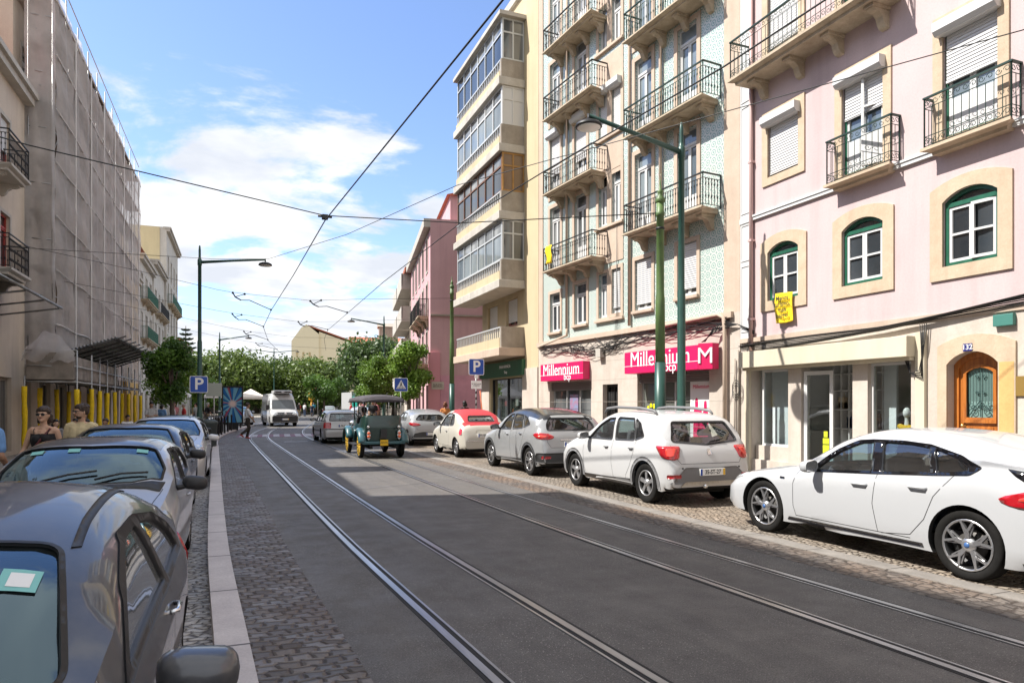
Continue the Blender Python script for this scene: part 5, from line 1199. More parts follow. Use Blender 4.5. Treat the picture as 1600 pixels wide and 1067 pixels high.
M_LEAF1 = leafmat('street_leaf', (.040, .095, .014), (.12, .23, .028)); M_LEAF2 = leafmat('park_leaf', (.050, .095, .018), (.155, .215, .04)); M_LEAF3 = leafmat('dark_leaf', (.035, .07, .022), (.09, .15, .035)); M_LEAF4 = leafmat('lime_leaf', (.075, .15, .018), (.19, .31, .036))
M_BARK = mat('bark', (.13, .10, .08), .9, nscale=6, namt=.5, bump=.6)
def crown(name, clumps, n, size, m, parent, seed):
    g = np.random.default_rng(seed); C = np.array([c[:3] for c in clumps]); Rr = np.array([c[3] for c in clumps]); w = Rr**2; w = w/w.sum()
    k = g.choice(len(C), n, p=w); d = g.normal(size=(n, 3)); d /= np.linalg.norm(d, axis=1)[:, None]; rad = Rr[k]*(g.random(n)**.33)*(1+.16*g.normal(size=n))
    P = C[k]+d*rad[:, None]*np.array([1, 1, .82]); nrm = d+.9*g.normal(size=(n, 3)); nrm[:, 2] += .3; nrm /= np.linalg.norm(nrm, axis=1)[:, None]
    a = np.cross(nrm, g.normal(size=(n, 3))); a /= np.linalg.norm(a, axis=1)[:, None]; b = np.cross(nrm, a); s = size*(.6+.8*g.random(n))[:, None]
    V = np.stack([P-a*s, P+b*s*.6, P+a*s, P-b*s*.6], 1).reshape(-1, 3); me = bpy.data.meshes.new(name)
    me.vertices.add(4*n); me.vertices.foreach_set('co', V.ravel()); me.loops.add(4*n); me.loops.foreach_set('vertex_index', np.arange(4*n, dtype=np.int32)); me.polygons.add(n); me.polygons.foreach_set('loop_start', np.arange(0, 4*n, 4, dtype=np.int32)); me.polygons.foreach_set('loop_total', np.full(n, 4, dtype=np.int32))
    me.update(calc_edges=True); at = me.attributes.new('tone', 'FLOAT', 'FACE'); ct = g.random(len(C)); at.data.foreach_set('value', np.clip(ct[k]*.75+.35*g.random(n)-.05, 0, 1)); me.materials.append(m)
    o = bpy.data.objects.new(name, me); COL.objects.link(o); o.parent = parent; return o
def tree(name, x, y, z, h, r, label, seed, m=None, n=5000, size=.07, trunk_h=.42, tr=.12, flat=.8, nc=16, lean=0, group=None, cat='tree', blob=1.0):
    g = random.Random(seed); T = empty(name, (x, y, z), 0, label, cat, group); cl = []; th = h*trunk_h; cz = (h+th)/2; hz = (h-th)/2
    for i in range(nc):
        a = g.random()*2*PI; q = g.random()**.5; zz = g.uniform(-1, 1); f = math.sqrt(max(0, 1-zz*zz*.8)); rr = r*g.uniform(.30, .46)*blob
        cl.append((lean+math.cos(a)*q*f*(r-rr*.7), math.sin(a)*q*f*(r-rr*.7), cz+zz*(hz-rr*.6*flat), rr))
    mb = MB(); mb.tube([(0, 0, -.05), (.03*g.random(), .02, th*.5), (lean*.3, 0, th), (lean*.6, 0, cz)], [tr*1.25, tr, tr*.8, tr*.35], 8)
    for c in cl[:9]: b = (lean*.3, 0, th*g.uniform(.85, 1.1)); mid = tuple((b[i]*.5+c[i]*.5+(.1 if i == 2 else 0)) for i in range(3)); mb.tube([b, mid, c[:3]], [tr*.5, tr*.3, tr*.1], 5)
    mb.build('trunk', M_BARK, T); crown('crown', cl, n, size, m or M_LEAF1, T, seed); return T
tree('street_tree', -2.95, 36.5, .02, 4.75, 1.28, 'leafy dark green street tree on the left pavement beside the parking sign', 3, M_LEAF1, 8000, .075, .40)
tree('street_tree', 8.15, 34.6, .12, 4.7, 1.35, 'bright street tree in front of the rose building corner', 5, M_LEAF4, 8500, .075, .42)
tree('street_tree', 8.3, 43.5, .12, 4.6, 1.75, 'bright street tree behind the crossing sign, left of the other', 7, M_LEAF4, 9000, .085, .36)
tree('street_tree', -3.6, 46.5, .02, 4.6, 1.9, 'loose lime coloured tree behind the dark pavement tree', 9, M_LEAF4, 6500, .09, .34)
def parktree(px_, y, h, r, seed, lab, m=M_LEAF2, n=9000, **k): tree('park_tree', px_, y, -.1, h*.88, r*.95, lab, seed, m, int(n*1.5), .24, k.pop('th', .18), .4, nc=k.pop('nc', 34), blob=1.15, group='park trees across the end of the avenue', **k)
parktree(-8.0, 108, 10.0, 6.6, 21, 'bright round park tree just right of the left lamp', nc=30)
parktree(-.8, 114, 10.8, 7.2, 22, 'park tree behind the poster panel and second lamp')
parktree(6.5, 118, 10.3, 6.4, 23, 'park tree right behind the white van')
parktree(12.5, 112, 9.8, 6.0, 24, 'park tree just right of the white van')
parktree(17.6, 95, 12.0, 6.4, 25, 'large dark umbrella shaped park tree below the red roof', M_LEAF3, 14000, th=.45)
parktree(23.5, 110, 11.2, 6.8, 26, 'dark park tree behind the crossing sign tree', M_LEAF3)
parktree(3, 128, 10.5, 8, 31, 'park tree of the back row behind the poster panel', M_LEAF3)
parktree(-6, 130, 10.5, 8, 32, 'park tree of the back row right of the left lamp', M_LEAF3)
parktree(13, 128, 10.5, 8, 33, 'park tree of the back row above the van', M_LEAF3)
parktree(-14, 125, 10.5, 7, 27, 'park tree seen between the pine and the left lamp')
tree('park_tree', 9.5, 84, -.1, 5.6, 2.5, 'small round tree standing beside the signal box', 28, M_LEAF1, 6000, .13, .4)
tree('park_tree', -3.5, 84, -.1, 4.6, 1.7, 'small lime tree between poster panel and van', 29, M_LEAF4, 4000, .12, .2)
def norfolk(x, y, h):
    T = empty('norfolk_pine', (x, y, 0), 0, 'dark tiered pine rising above the roofs behind the left lamp', 'tree'); m = MB(); m.tube([(0, 0, 0), (0, 0, h)], [.5, .08], 6); m.build('trunk', M_BARK, T); m = MB(); g = random.Random(2)
    for k in range(11):
        z = h*.40+k*h*.055; L = 3.6*(1-(k/12)**1.2)+.3
        for j in range(9):
            a = 2*PI*j/9+k*.4; p = [(t*L*math.cos(a), t*L*math.sin(a), z+.9*t*t*L*.22) for t in (0, .35, .7, 1)]; m.tube(p, [.16, .22, .2, .06], 4)
            for t in (.3, .45, .6, .75, .9):
                for s in (-1, 1): q = (t*L*math.cos(a), t*L*math.sin(a), z+.9*t*t*L*.22); m.tube([q, (q[0]+math.cos(a+s*1.0)*.6*(1.1-t)*1.5, q[1]+math.sin(a+s*1.0)*.6*(1.1-t)*1.5, q[2]+.12)], [.1, .03], 4)
    m.build('crown', mat('pine_green', (.028, .05, .03), .8), T)
norfolk(-10.7, 165.9, 18.8)
# low palm shrub by the rose building
T = empty('palm_shrub', (9.0, 36.2, .12), 0, 'spiky green palm shrub at the foot of the rose building', 'plant'); m = MB(); g = random.Random(4); m2 = MB(); m2.lathe([(.22, 0), (.28, .4), (.26, .42)], 12); m2.build('pot', M_ROOF, T)
for k in range(34):
    a = g.random()*6.28; L = .55+g.random()*.35; e = g.uniform(.5, 1.4); P = [(t*L*math.cos(a)*math.cos(e), t*L*math.sin(a)*math.cos(e), .4+t*L*math.sin(e)-.25*t*t) for t in (0, .33, .66, 1)]
    d = Vector((-math.sin(a), math.cos(a), 0)); m.add([tuple(Vector(p)+d*w*s) for p, w in zip(P, (.02, .05, .04, .004)) for s in (-1, 1)], [(2*i, 2*i+1, 2*i+3, 2*i+2) for i in range(3)])
m.build('fronds', mat('palm_leaf', (.10, .22, .03), .5), T)
# market awnings and walls far down the street
for i, (x, y, w, c, lb) in enumerate([(-1.5, 72, 3.0, (.75, .72, .70), 'white gazebo seen behind the left lamp'), (-5.5, 66, 3.2, (.75, .73, .72), 'white gazebo left of the lamp above the seated crowd'), (1.4, 88, 3.4, (.74, .66, .58), 'cream parasol just left of the white van'), (17.4, 92, 4.0, (.72, .66, .56), 'large cream awning behind the vintage car roof'), (13.8, 72, 2.6, (.72, .68, .66), 'pale awning above the crowd right of the vintage car')]):
    G_ = empty('gazebo', (x, y, 0), 0, lb, 'gazebo'); m = MB(); h0 = 2.5; m.add([(-w/2, -w/2, h0), (w/2, -w/2, h0), (w/2, w/2, h0), (-w/2, w/2, h0), (0, 0, h0+1.0), (-w/2, -w/2, h0-.25), (w/2, -w/2, h0-.25), (w/2, w/2, h0-.25), (-w/2, w/2, h0-.25)], [(0, 1, 4), (1, 2, 4), (2, 3, 4), (3, 0, 4), (0, 5, 6, 1), (1, 6, 7, 2), (2, 7, 8, 3), (3, 8, 5, 0)]); m.build('canopy', mat('awning_%d' % i, c, .8), G_)
    for sx in (-1, 1):
        for sy in (-1, 1): m = MB(); m.tube([(sx*(w/2-.05), sy*(w/2-.05), 0), (sx*(w/2-.05), sy*(w/2-.05), h0)], .03, 5); m.build('pole', M_TUBE, G_)
m = MB(); m.box(-30, 0, -.1, 60, .5, 2.6); m.box(-30, -.1, 2.6, 60, .6, 2.75); o = m.build('park_wall', M_STONEW); o.location = (0, 132, 0); tag(o, 'low pale boundary wall under the park trees', 'wall')
# ================================================================ vehicles
def paint(name, c, metal=.0, rough=.38, dust=.12):
    p = NT(name); n = p.noise(3.5, 6, .65); f = p.noise(160, 2, .5)
    p.col(p.mix(p.map(n, .45, .8, 0, dust), c, (.33, .31, .28))); p.p.inputs['Metallic'].default_value = metal; p.rough(p.map(n, .3, .75, rough, rough+.16)); p.p.inputs['Coat Weight'].default_value = .75; p.p.inputs['Coat Roughness'].default_value = .05
    return p.m
M_TYRE = mat('tyre_rubber', (.013, .0125, .012), .85, spec=.15, nscale=14, namt=.3); M_RIM = mat('alloy_rim', (.52, .52, .53), .3, .85); M_RIMD = mat('dark_rim', (.012, .012, .013), .5, .2); M_BLKPL = mat('black_plastic', (.022, .022, .024), .55, nscale=20, namt=.2); M_GREYPL = mat('grey_plastic', (.16, .16, .165), .55)
M_GLOSSBLK = mat('gloss_black', (.006, .006, .008), .08, spec=.6, coat=.5); M_RED = mat('tail_lens', (.36, .006, .012), .12, spec=.6, coat=1); M_REDB = mat('tail_lens_inner', (.75, .05, .03), .2, emit=(.8, .05, .02, .0), coat=1); M_HEAD = mat('head_lens', (.50, .52, .53), .1, .3, coat=1); M_CHROME = mat('chrome', (.75, .75, .76), .12, .95); M_PLATE = mat('plate_white', (.78, .78, .76), .4); M_PBLUE = mat('plate_blue', (.01, .06, .35), .4); M_PYEL = mat('plate_yellow', (.75, .45, .01), .4); M_SEAT = mat('car_seat', (.09, .09, .10), .8); M_SEAM = mat('panel_gap', (.03, .03, .03), .6); M_UNDER = mat('underbody', (.012, .012, .012), .9)
M_CGL = thin_glass('car_glass', (.74, .80, .80), 1.2, .06); M_CGLD = thin_glass('dark_car_glass', (.20, .22, .23), 1.35, .05); M_CGLW = thin_glass('windscreen_glass', (.26, .40, .44), 1.5, .05, (.50, .69, .78))
def cr(pts, n):
    """Catmull-Rom through pts (any dimension), n samples equally spaced by chord length"""
    P = np.array(pts, float); d = np.r_[0, np.cumsum(np.linalg.norm(np.diff(P, axis=0), axis=1)**.5)]; Q = []
    for i in range(len(P)-1):
        p0 = P[max(i-1, 0)]; p1 = P[i]; p2 = P[i+1]; p3 = P[min(i+2, len(P)-1)]
        for k in range(12):
            t = k/12; Q.append(.5*((2*p1)+(-p0+p2)*t+(2*p0-5*p1+4*p2-p3)*t*t+(-p0+3*p1-3*p2+p3)*t**3))
    Q.append(P[-1]); Q = np.array(Q); L = np.r_[0, np.cumsum(np.linalg.norm(np.diff(Q, axis=0), axis=1))]; s = np.linspace(0, L[-1], n)
    return np.stack([np.interp(s, L, Q[:, k]) for k in range(Q.shape[1])], 1)
def bodymesh(sp, inset_=0.0, s0=None, s1=None, zb=None, N=84, K=26):
    L, W = sp['L'], sp['W']; top = cr(sp['top'], N*3); bel = sp['belt']; bs = [p[0] for p in bel]; bz = [p[1] for p in bel]
    # stations by arc length
    idx = np.linspace(0, len(top)-1, N).astype(int); st = [tuple(top[i]) for i in idx]
    if s0 is not None: st = [q for q in st if s0 <= q[0] <= s1]
    fr, rr = sp.get('round', (.55, .42)); ff, rf = sp.get('taper', (.20, .14)); rows = []
    RH = max(p[1] for p in sp['top']); tl = sp.get('tumble', .36)
    for s, T in st:
        T = T-inset_; e1 = max(0, (fr-s)/fr); e2 = max(0, (s-(L-rr))/rr)
        w = W/2*(1-ff*e1**2.4-rf*e2**2.6)-inset_; B = (sp.get('clear', .19)+.05*e1**2+.10*e2**2) if zb is None else zb
        Z = float(np.interp(s, bs, bz)); T = max(T, B+.02); g = max(0, T-Z); hd = min(1, g/.25)
        zs = min(Z, T-.015-.035*(1-hd)); sh = W*.026+.02*(1-hd); ye = (w-sh)-tl*g
        if T < .62: # nose or tail lip
            zs = min(zs, T-.01); 
        lo = B+(zs-B)*.38
        crn = sp.get('crown', .018)
        P = [(0, B), (w-.14, B), (w-.035, B+.03*min(1, (T-B)*3)), (w-.004, lo), (w, (lo+zs)/2), (w-.008, zs-(zs-lo)*.18), (w-sh, zs),
             ((w-sh)*.35+ye*.65+.022*hd-(1-hd)*.05, zs+(T-zs)*.62), (ye-.015-(1-hd)*.10, T-.055*min(1, g/.2)-.008), (ye-.12-(1-hd)*.1, T-.012*hd-.002), ((ye-.1)*.5, T+crn*.8), (0, T+crn)]
        q = cr(P, K); rows.append([(s, max(0, y), z) for y, z in q])
    vs = []; fs = []; M = 2*K-2
    for r in rows:
        ring = r+[(a, -b, c) for a, b, c in r[-2:0:-1]]; vs += [(L/2-a, b, c) for a, b, c in ring]
    n = len(rows)
    for i in range(n-1):
        for j in range(M): fs.append((i*M+j, (i+1)*M+j, (i+1)*M+(j+1) % M, i*M+(j+1) % M))
    fs.append(tuple(range(M))); fs.append(tuple((n-1)*M+j for j in range(M))[::-1])
    return vs, fs
def raw(name, vs, fs):
    me = bpy.data.meshes.new(name); me.from_pydata([tuple(v) for v in vs], [], [tuple(f) for f in fs]); me.validate(); me.update()
    bm = bmesh.new(); bm.from_mesh(me); bmesh.ops.remove_doubles(bm, verts=bm.verts, dist=1e-5); bmesh.ops.recalc_face_normals(bm, faces=bm.faces); bm.to_mesh(me); bm.free()
    o = bpy.data.objects.new(name, me); COL.objects.link(o); return o
def boolean(o, cutters):
    for c in cutters:
        md = o.modifiers.new('b', 'BOOLEAN'); md.operation = 'DIFFERENCE'; md.object = c; md.solver = 'EXACT'
    bpy.context.view_layer.update()
    me = bpy.data.meshes.new_from_object(o.evaluated_get(bpy.context.evaluated_depsgraph_get())); o.modifiers.clear(); o.data = me
    for c in cutters: m_ = c.data; bpy.data.objects.remove(c); bpy.data.meshes.remove(m_)
    return o
class Skin:
    W = 1.7; far = .85
    """projects 2-D outlines onto a body surface"""
    def __init__(s, vs, fs, L, W=1.7): s.W = W; s.t = BVHTree.FromPolygons([Vector(v) for v in vs], [tuple(f) for f in fs]); s.L = L
    def pt(s, d, p):
        if d in 'lr': sg = 1 if d == 'l' else -1; o = Vector((s.L/2-p[0], sg*3, p[1])); r = Vector((0, -sg, 0))
        elif d in 'cC':
            sg = 1 if d == 'c' else -1; r = Vector((.7071, -sg*.7071, 0)); o = Vector((-s.L/2, sg*s.W/2, p[1]))+Vector((.7071, sg*.7071, 0))*p[0]-r*3
        elif d in 'kK':
            sg = 1 if d == 'k' else -1; r = Vector((-.7071, -sg*.7071, 0)); o = Vector((s.L/2, sg*s.W/2, p[1]))+Vector((-.7071, sg*.7071, 0))*p[0]-r*3
        elif d == 'f': o = Vector((6, p[0], p[1])); r = Vector((-1, 0, 0))
        elif d == 'b': o = Vector((-6, p[0], p[1])); r = Vector((1, 0, 0))
        else: o = Vector((s.L/2-p[0], p[1], 5)); r = Vector((0, 0, -1))
        h = s.t.ray_cast(o, r)
        if d in 'cCkK': return (h[0], (h[1] if h[1].dot(r) < 0 else -h[1])) if h[0] is not None else (o+r*3.2, -r)
        e = s.L/2 if d == 'f' else -s.L/2
        if h[0] is None or (d in 'fb' and abs(h[0].x-e) > s.far) or (d in 'lr' and abs(h[0].y) < s.W*.28):
            q = Vector((s.L/2-p[0], sg*s.W*.42, p[1])) if d in 'lr' else (Vector((e*.97, p[0], p[1])) if d in 'fb' else o+r*4)
            h = s.t.find_nearest(q); nn = h[1]
            if nn.dot(q-h[0]) < 0 and d != 't' and (q-h[0]).length > .02: nn = -nn
            return h[0], (nn if nn.dot(Vector((0, h[0].y, 0)) if d in 'lr' else Vector((h[0].x, 0, 0))) > 0 else -nn)
        return h[0], (h[1] if h[1].dot(r) < 0 else -h[1])
    def patch(s, name, d, outer, m, par, holes=(), off=.003, thick=.012, res=.06, smooth=True):
        def dens(R):
            o = []
            for i in range(len(R)):
                a, b = Vector(R[i]), Vector(R[(i+1) % len(R)]); k = max(1, int((b-a).length/res))
                for j in range(k): q = a.lerp(b, j/k); o.append((q.x, q.y))
            return o
        O = dens(outer); H = [dens(h) for h in holes]; xs = [p[0] for p in O]; ys = [p[1] for p in O]; ex = []
        y = min(ys)+res*.5
        while y < max(ys):
            x = min(xs)+res*.5
            while x < max(xs):
                if pip((x, y), O) and not any(pip((x, y), h) for h in H): ex.append((x+.003*math.sin(y*91), y+.003*math.sin(x*77)))
                x += res
            y += res
        v2, fs, _ = cdt(O, H, ex); V = []; ns = []
        for p in v2: c, n = s.pt(d, p); V.append(c+n*off); ns.append(n)
        n0 = len(V); F = [tuple(f) for f in fs]
        if thick:
            key = {}
            for i, p in enumerate(v2): key[(round(p[0], 5), round(p[1], 5))] = i
            V += [V[i]-ns[i]*thick for i in range(n0)]
            for R in [O]+H:
                ids = [key.get((round(p[0], 5), round(p[1], 5))) for p in R]
                for i in range(len(ids)):
                    a, b = ids[i], ids[(i+1) % len(ids)]
                    if a is None or b is None or a == b: continue
                    F.append((a, b, n0+b, n0+a))
        # orient so normals look outward
        o = meshobj(name, V, F, m, par, smooth)
        bm = bmesh.new(); bm.from_mesh(o.data); bm.faces.ensure_lookup_table()
        if len(fs) and sum(bm.faces[i].normal.dot(ns[fs[i][0]]) for i in range(min(8, len(fs)))) < 0:
            bmesh.ops.reverse_faces(bm, faces=bm.faces)
        bmesh.ops.delete(bm, geom=[v for v in bm.verts if not v.link_faces], context='VERTS'); bm.to_mesh(o.data); bm.free(); return o
    def strip(s, mb, d, pts, w=.007, off=.0015):
        P = []
        for i in range(len(pts)-1):
            a, b = Vector(pts[i]), Vector(pts[i+1]); k = max(1, int((b-a).length/.05)); P += [a.lerp(b, j/k) for j in range(k)]
        P.append(Vector(pts[-1])); vs = []
        for i, p in enumerate(P):
            t = (P[min(i+1, len(P)-1)]-P[max(0, i-1)]).normalized(); n = Vector((-t.y, t.x))
            for sg in (-1, 1): c, nn = s.pt(d, tuple(p+n*w/2*sg)); vs.append(c+nn*off)
        mb.add(vs, [(2*i, 2*i+1, 2*i+3, 2*i+2) for i in range(len(P)-1)])
def sm(poly, n=24, closed=True):
    """smooth closed outline through the given points"""
    P = list(poly); Q = []
    k = len(P)
    for i in range(k):
        p0, p1, p2, p3 = [np.array(P[(i+j-1) % k], float) for j in range(4)]
        for t in (0, .33, .67): q = .5*((2*p1)+(-p0+p2)*t+(2*p0-5*p1+4*p2-p3)*t*t+(-p0+3*p1-3*p2+p3)*t**3); Q.append((float(q[0]), float(q[1])))
    return Q
def rnd(poly, r=.03, n=3):
    """round the corners of a polygon"""
    out = []; k = len(poly)
    for i in range(k):
        a, b, c = Vector(poly[i-1]), Vector(poly[i]), Vector(poly[(i+1) % k]); rr = min(r, (a-b).length*.4, (c-b).length*.4)
        p, q = b+(a-b).normalized()*rr, b+(c-b).normalized()*rr
        for j in range(n+1): t = j/n; z = p*(1-t)**2+b*2*t*(1-t)+q*t*t; out.append((z.x, z.y))
    return out
def wheel(par, x, y, r, w, sty, side, rim=M_RIM, hidden=False):
    """a wheel at local x, outer face at y (side +1 left / -1 right)"""
    o_ = empty('wheel', (x, y, r)); o_.parent = par; sg = side
    m = MB(); rr = r*sty.get('rim', .70); pr = [(rr-.01, -w), (r*.93, -w), (r*.985, -w+.012), (r, -w*.8), (r*1.0, -w*.22), (r*.985, -.012), (r*.94, -.001), (r*.86, .003), (rr+.012, -.004), (rr, -.016), (rr-.012, -.03)]
    m.lathe([(a, b*sg) for a, b in pr], 40, axis='y', caps=False); m.build('tyre', M_TYRE, o_)
    m = MB(); m.lathe([(0, -.12*sg), (rr*.98, -.12*sg), (rr, -.03*sg), (rr-.004, -.012*sg), (rr-.022, -.012*sg), (rr-.03, -.06*sg), (rr-.04, -.115*sg)], 32, axis='y', caps=False); m.build('barrel', M_RIMD, o_)
    if hidden: return o_
    m = MB(); m.lathe([(rr-.001, -.014*sg), (rr-.001, -.006*sg), (rr-.02, -.006*sg), (rr-.024, -.03*sg)], 32, axis='y', caps=False)
    n = sty.get('n', 5); kind = sty.get('kind', 'twin'); h = (0, -.012*sg)
    for i in range(n):
        a = 2*PI*i/n+sty.get('rot', .3)
        def P(rad, ang, dy=0): return (rad*math.cos(ang), (-.018-dy)*sg, rad*math.sin(ang))
        if kind == 'twin':
            for d_ in (-.20, .20): m.beam(P(.05, a+d_*.4, .01), P(rr-.012, a+d_), .020, .035, up=(0, 1, 0))
        elif kind == 'y':
            m.beam(P(.03, a, .012), P(rr*.55, a, .004), .040, .03, up=(0, 1, 0))
            for d_ in (-.27, .27): m.beam(P(rr*.50, a, .003), P(rr-.012, a+d_), .022, .03, up=(0, 1, 0))
            m.beam(P(.05, a+.16, .014), P(rr*.80, a+.30, .010), .012, .02, up=(0, 1, 0)); m.beam(P(.05, a-.16, .014), P(rr*.80, a-.30, .010), .012, .02, up=(0, 1, 0))
        elif kind == 'wide':
            vs = [P(.05, a-.5), P(.05, a+.5), P(rr-.01, a+.17), P(rr-.01, a-.17)]; vs += [(v[0], v[1]-.03*sg, v[2]) for v in vs]; m.add(vs, [(0, 1, 2, 3), (7, 6, 5, 4), (0, 4, 5, 1), (1, 5, 6, 2), (2, 6, 7, 3), (3, 7, 4, 0)])
        elif kind == 'wood': m.beam(P(.05, a, 0), P(rr-.02, a, 0), .035, .035, up=(0, 1, 0))
        else: m.beam(P(.05, a, .01), P(rr-.012, a), .042, .035, up=(0, 1, 0))
    m.lathe([(.0, -.004*sg), (.03, -.005*sg), (.062, -.014*sg), (.075, -.04*sg)], 20, axis='y', caps=False); m.build('rim', rim, o_)
    m = MB(); m.lathe([(0, .0), (.026, -.001*sg), (.028, -.008*sg)], 16, axis='y')
    m.build('hub_cap', sty.get('capm', M_BLKPL), o_)
    m = MB(); m.lathe([(.03, -.09*sg), (rr*.60, -.09*sg), (rr*.60, -.1*sg)], 20, axis='y'); m.build('brake_disc', mat('brake_steel', (.10, .095, .09), .6, .5), o_)
    return o_
def plate_(par, skin, d, cz, txt, w=.50, off=.02, y=0, tilt=0, yel=True, s=None):
    """number plate on the front or back"""
    c, n = skin.pt(d, (y, cz)); X = Vector((0, 1, 0)) if d == 'f' else Vector((0, -1, 0)); U = Vector((0, 0, 1)); Z = X.cross(U); o = Vector((c.x, y, cz))+Z*off
    def bx(a, b, z0, z1, t0, t1, m, nm, p):
        vs = [tuple(o+X*i+U*j+Z*k) for k in (t0, t1) for i, j in ((a, z0), (b, z0), (b, z1), (a, z1))]
        return meshobj(nm, vs, [(3, 2, 1, 0), (4, 5, 6, 7), (0, 1, 5, 4), (1, 2, 6, 5), (2, 3, 7, 6), (3, 0, 4, 7)], m, p)
    pl = bx(-w/2, w/2, -.055, .055, -.03, 0, M_PLATE, 'number_plate', par); bx(-w/2+.003, -w/2+.045, -.052, .052, .0004, .0012, M_PBLUE, 'blue_band', pl)
    if yel: bx(w/2-.045, w/2-.003, -.052, .052, .0004, .0012, M_PYEL, 'yellow_band', pl)
    if txt: lettering(txt, .098, tuple(o+Z*.002), M_BLKPL, pl, tuple(X), extrude=.0005, bold=.002, xs=.88)
    return pl
def car(name, sp, loc, heading, label, group=None):
    """heading = world angle of the nose. sp['s'] stations run from the nose (0) to the tail (L)."""
    L, W = sp['L'], sp['W']; C = empty(name, loc, heading, label, sp.get('cat', 'car'), group); pm = sp['paint']
    vs, fs = bodymesh(sp); body = raw('body', vs, fs); skin = Skin(vs, fs, L, W); r = sp['r']; sf, sr = sp['axles']; ar = sp.get('arch', r*1.13)
    hollow = sp.get('hollow', True); cut = []
    for s_ in (sf, sr):
        for sg in (-1, 1):
            m = MB(); m.lathe([(ar, sg*(W/2-.34)), (ar, sg*(W/2+.2))], 40, (L/2-s_, 0, r+.01), 'y'); cut.append(raw('cut', m.v, m.f))
    sw = sp['side']                          # side windows: list of polygons (s, z)
    ws = sp['shield']; rw = sp['rear']       # windscreen polygon in (s, y) seen from above, rear window in (y, z)
    if hollow:
        c0, c1 = sp['cabin']; v2, f2 = bodymesh(sp, .045, c0, c1, zb=.34, N=60, K=18); cut.append(raw('cut', v2, f2))
        for P in sw: m = MB(); Q = inset(P, .004); m.prism([(L/2-a, b) for a, b in Q], 'y', -3, 3); cut.append(raw('cut', m.v, m.f))
        m = MB(); m.prism([(L/2-a, b) for a, b in ws], 'z', .62, 3); cut.append(raw('cut', m.v, m.f))
        if rw: m = MB(); m.prism(rw, 'x', -L/2-1, -L/2+sp.get('rcut', 1.0)); cut.append(raw('cut', m.v, m.f))
    boolean(body, cut)
    body.parent = C; body.data.materials.clear(); body.data.materials.append(pm)
    if sp.get('roofm'):
        body.data.materials.append(sp['roofm']); rz = sp['roofz']
    bm = bmesh.new(); bm.from_mesh(body.data)
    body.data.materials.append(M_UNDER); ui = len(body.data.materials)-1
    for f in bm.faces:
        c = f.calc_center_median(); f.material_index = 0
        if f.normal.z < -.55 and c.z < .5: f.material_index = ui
        elif sp.get('roofm') and c.z > rz(L/2-c.x, abs(c.y)): f.material_index = 1
    for f in bm.faces:
        f.smooth = True
    # faces of wheel wells / cabin walls turn dark
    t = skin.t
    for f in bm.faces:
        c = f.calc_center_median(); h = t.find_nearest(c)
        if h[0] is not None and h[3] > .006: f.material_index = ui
    bmesh.ops.dissolve_degenerate(bm, dist=1e-5, edges=bm.edges); bm.to_mesh(body.data); bm.free()
    try:
        body.data.set_sharp_from_angle(angle=R_(38))
    except Exception: pass
    gl = sp.get('glass', M_CGL); gd = sp.get('rglass', M_CGLD)
    fo = -.012 if hollow else .002
    for i, P in enumerate(sw):
        for d in 'lr':
            if sp.get('wframe', True) and not sp.get('bigframe'):
                skin.patch('window_frame', d, inset(P, -.018), sp.get('framem', M_BLKPL), C, [inset(P, .010)], .006, .02, .05)
            skin.patch('side_window', d, inset(P, .002), gl if i < sp.get('nclear', 1) else gd, C, (), fo, 0, .08)
    if sp.get('bigframe'):
        for d in 'lr': skin.patch('window_frame', d, sp['bigframe'], sp.get('framem', M_BLKPL), C, [inset(P, .008) for P in sw], .006, .02, .05)
    skin.patch('windscreen', 't', ws, sp.get('wglass', M_CGLW), C, (), fo, 0, .10)
    if sp.get('wframe', True): skin.patch('windscreen_seal', 't', inset(ws, -.006), M_BLKPL, C, [inset(ws, .012)], .004, .012, .05)
    if rw: skin.patch('rear_window', 'b', rw, gd, C, (), fo, 0, .08); skin.patch('rear_window_seal', 'b', inset(rw, -.015), M_BLKPL, C, [inset(rw, .015)], .005, .014, .05)
    # arches, sills, cladding
    if sp.get('clad'):
        for s_ in (sf, sr):
            for d in 'lr':
                ro, ri = ar+.055, ar-.006; a0, a1 = -.16, PI+.16
                P = [(s_+ro*math.cos(t), r+.01+ro*math.sin(t)) for t in np.linspace(a0, a1, 22)]+[(s_+ri*math.cos(t), r+.01+ri*math.sin(t)) for t in np.linspace(a1, a0, 22)]
                P = [(a, max(b, .262)) for a, b in P]; skin.patch('wheel_arch_trim', d, P, sp['clad'], C, (), .010, .05, .05)
        for d in 'lr':
            skin.patch('sill_cladding', d, [(sf+ar+.04, .215), (sr-ar-.04, .215), (sr-ar-.05, .37), ((sf+sr)/2, .335), (sf+ar+.05, .32)], sp['clad'], C, (), .008, .03, .08)
    seam = MB()
    for P in sp.get('seams', []):
        for d in 'lr': seam = MB(); skin.strip(seam, d, P); seam.build('panel_gap', M_SEAM, C)
    for P in sp.get('rseams', []): seam = MB(); skin.strip(seam, 'b', P); seam.build('panel_gap', M_SEAM, C)
    for P in sp.get('tseams', []): seam = MB(); skin.strip(seam, 't', P); seam.build('panel_gap', M_SEAM, C)
    for (s_, z, w_) in sp.get('handles', []):
        for sg in (-1, 1):
            c, n = skin.pt('l' if sg > 0 else 'r', (s_, z)); m = MB(); m.tube([c+Vector((w_/2, 0, 0)), c+Vector((w_/2-.02, sg*.028, .002)), c+Vector((-w_/2+.02, sg*.030, .004)), c+Vector((-w_/2, 0, 0))], .012, 8); m.build('door_handle', sp.get('handlem', pm), C)
    for (nm, d, P, mm, off, th) in sp.get('patches', []):
        for dd in d:
            skin.patch(nm, dd, P, mm, C, (), off, th, .05)
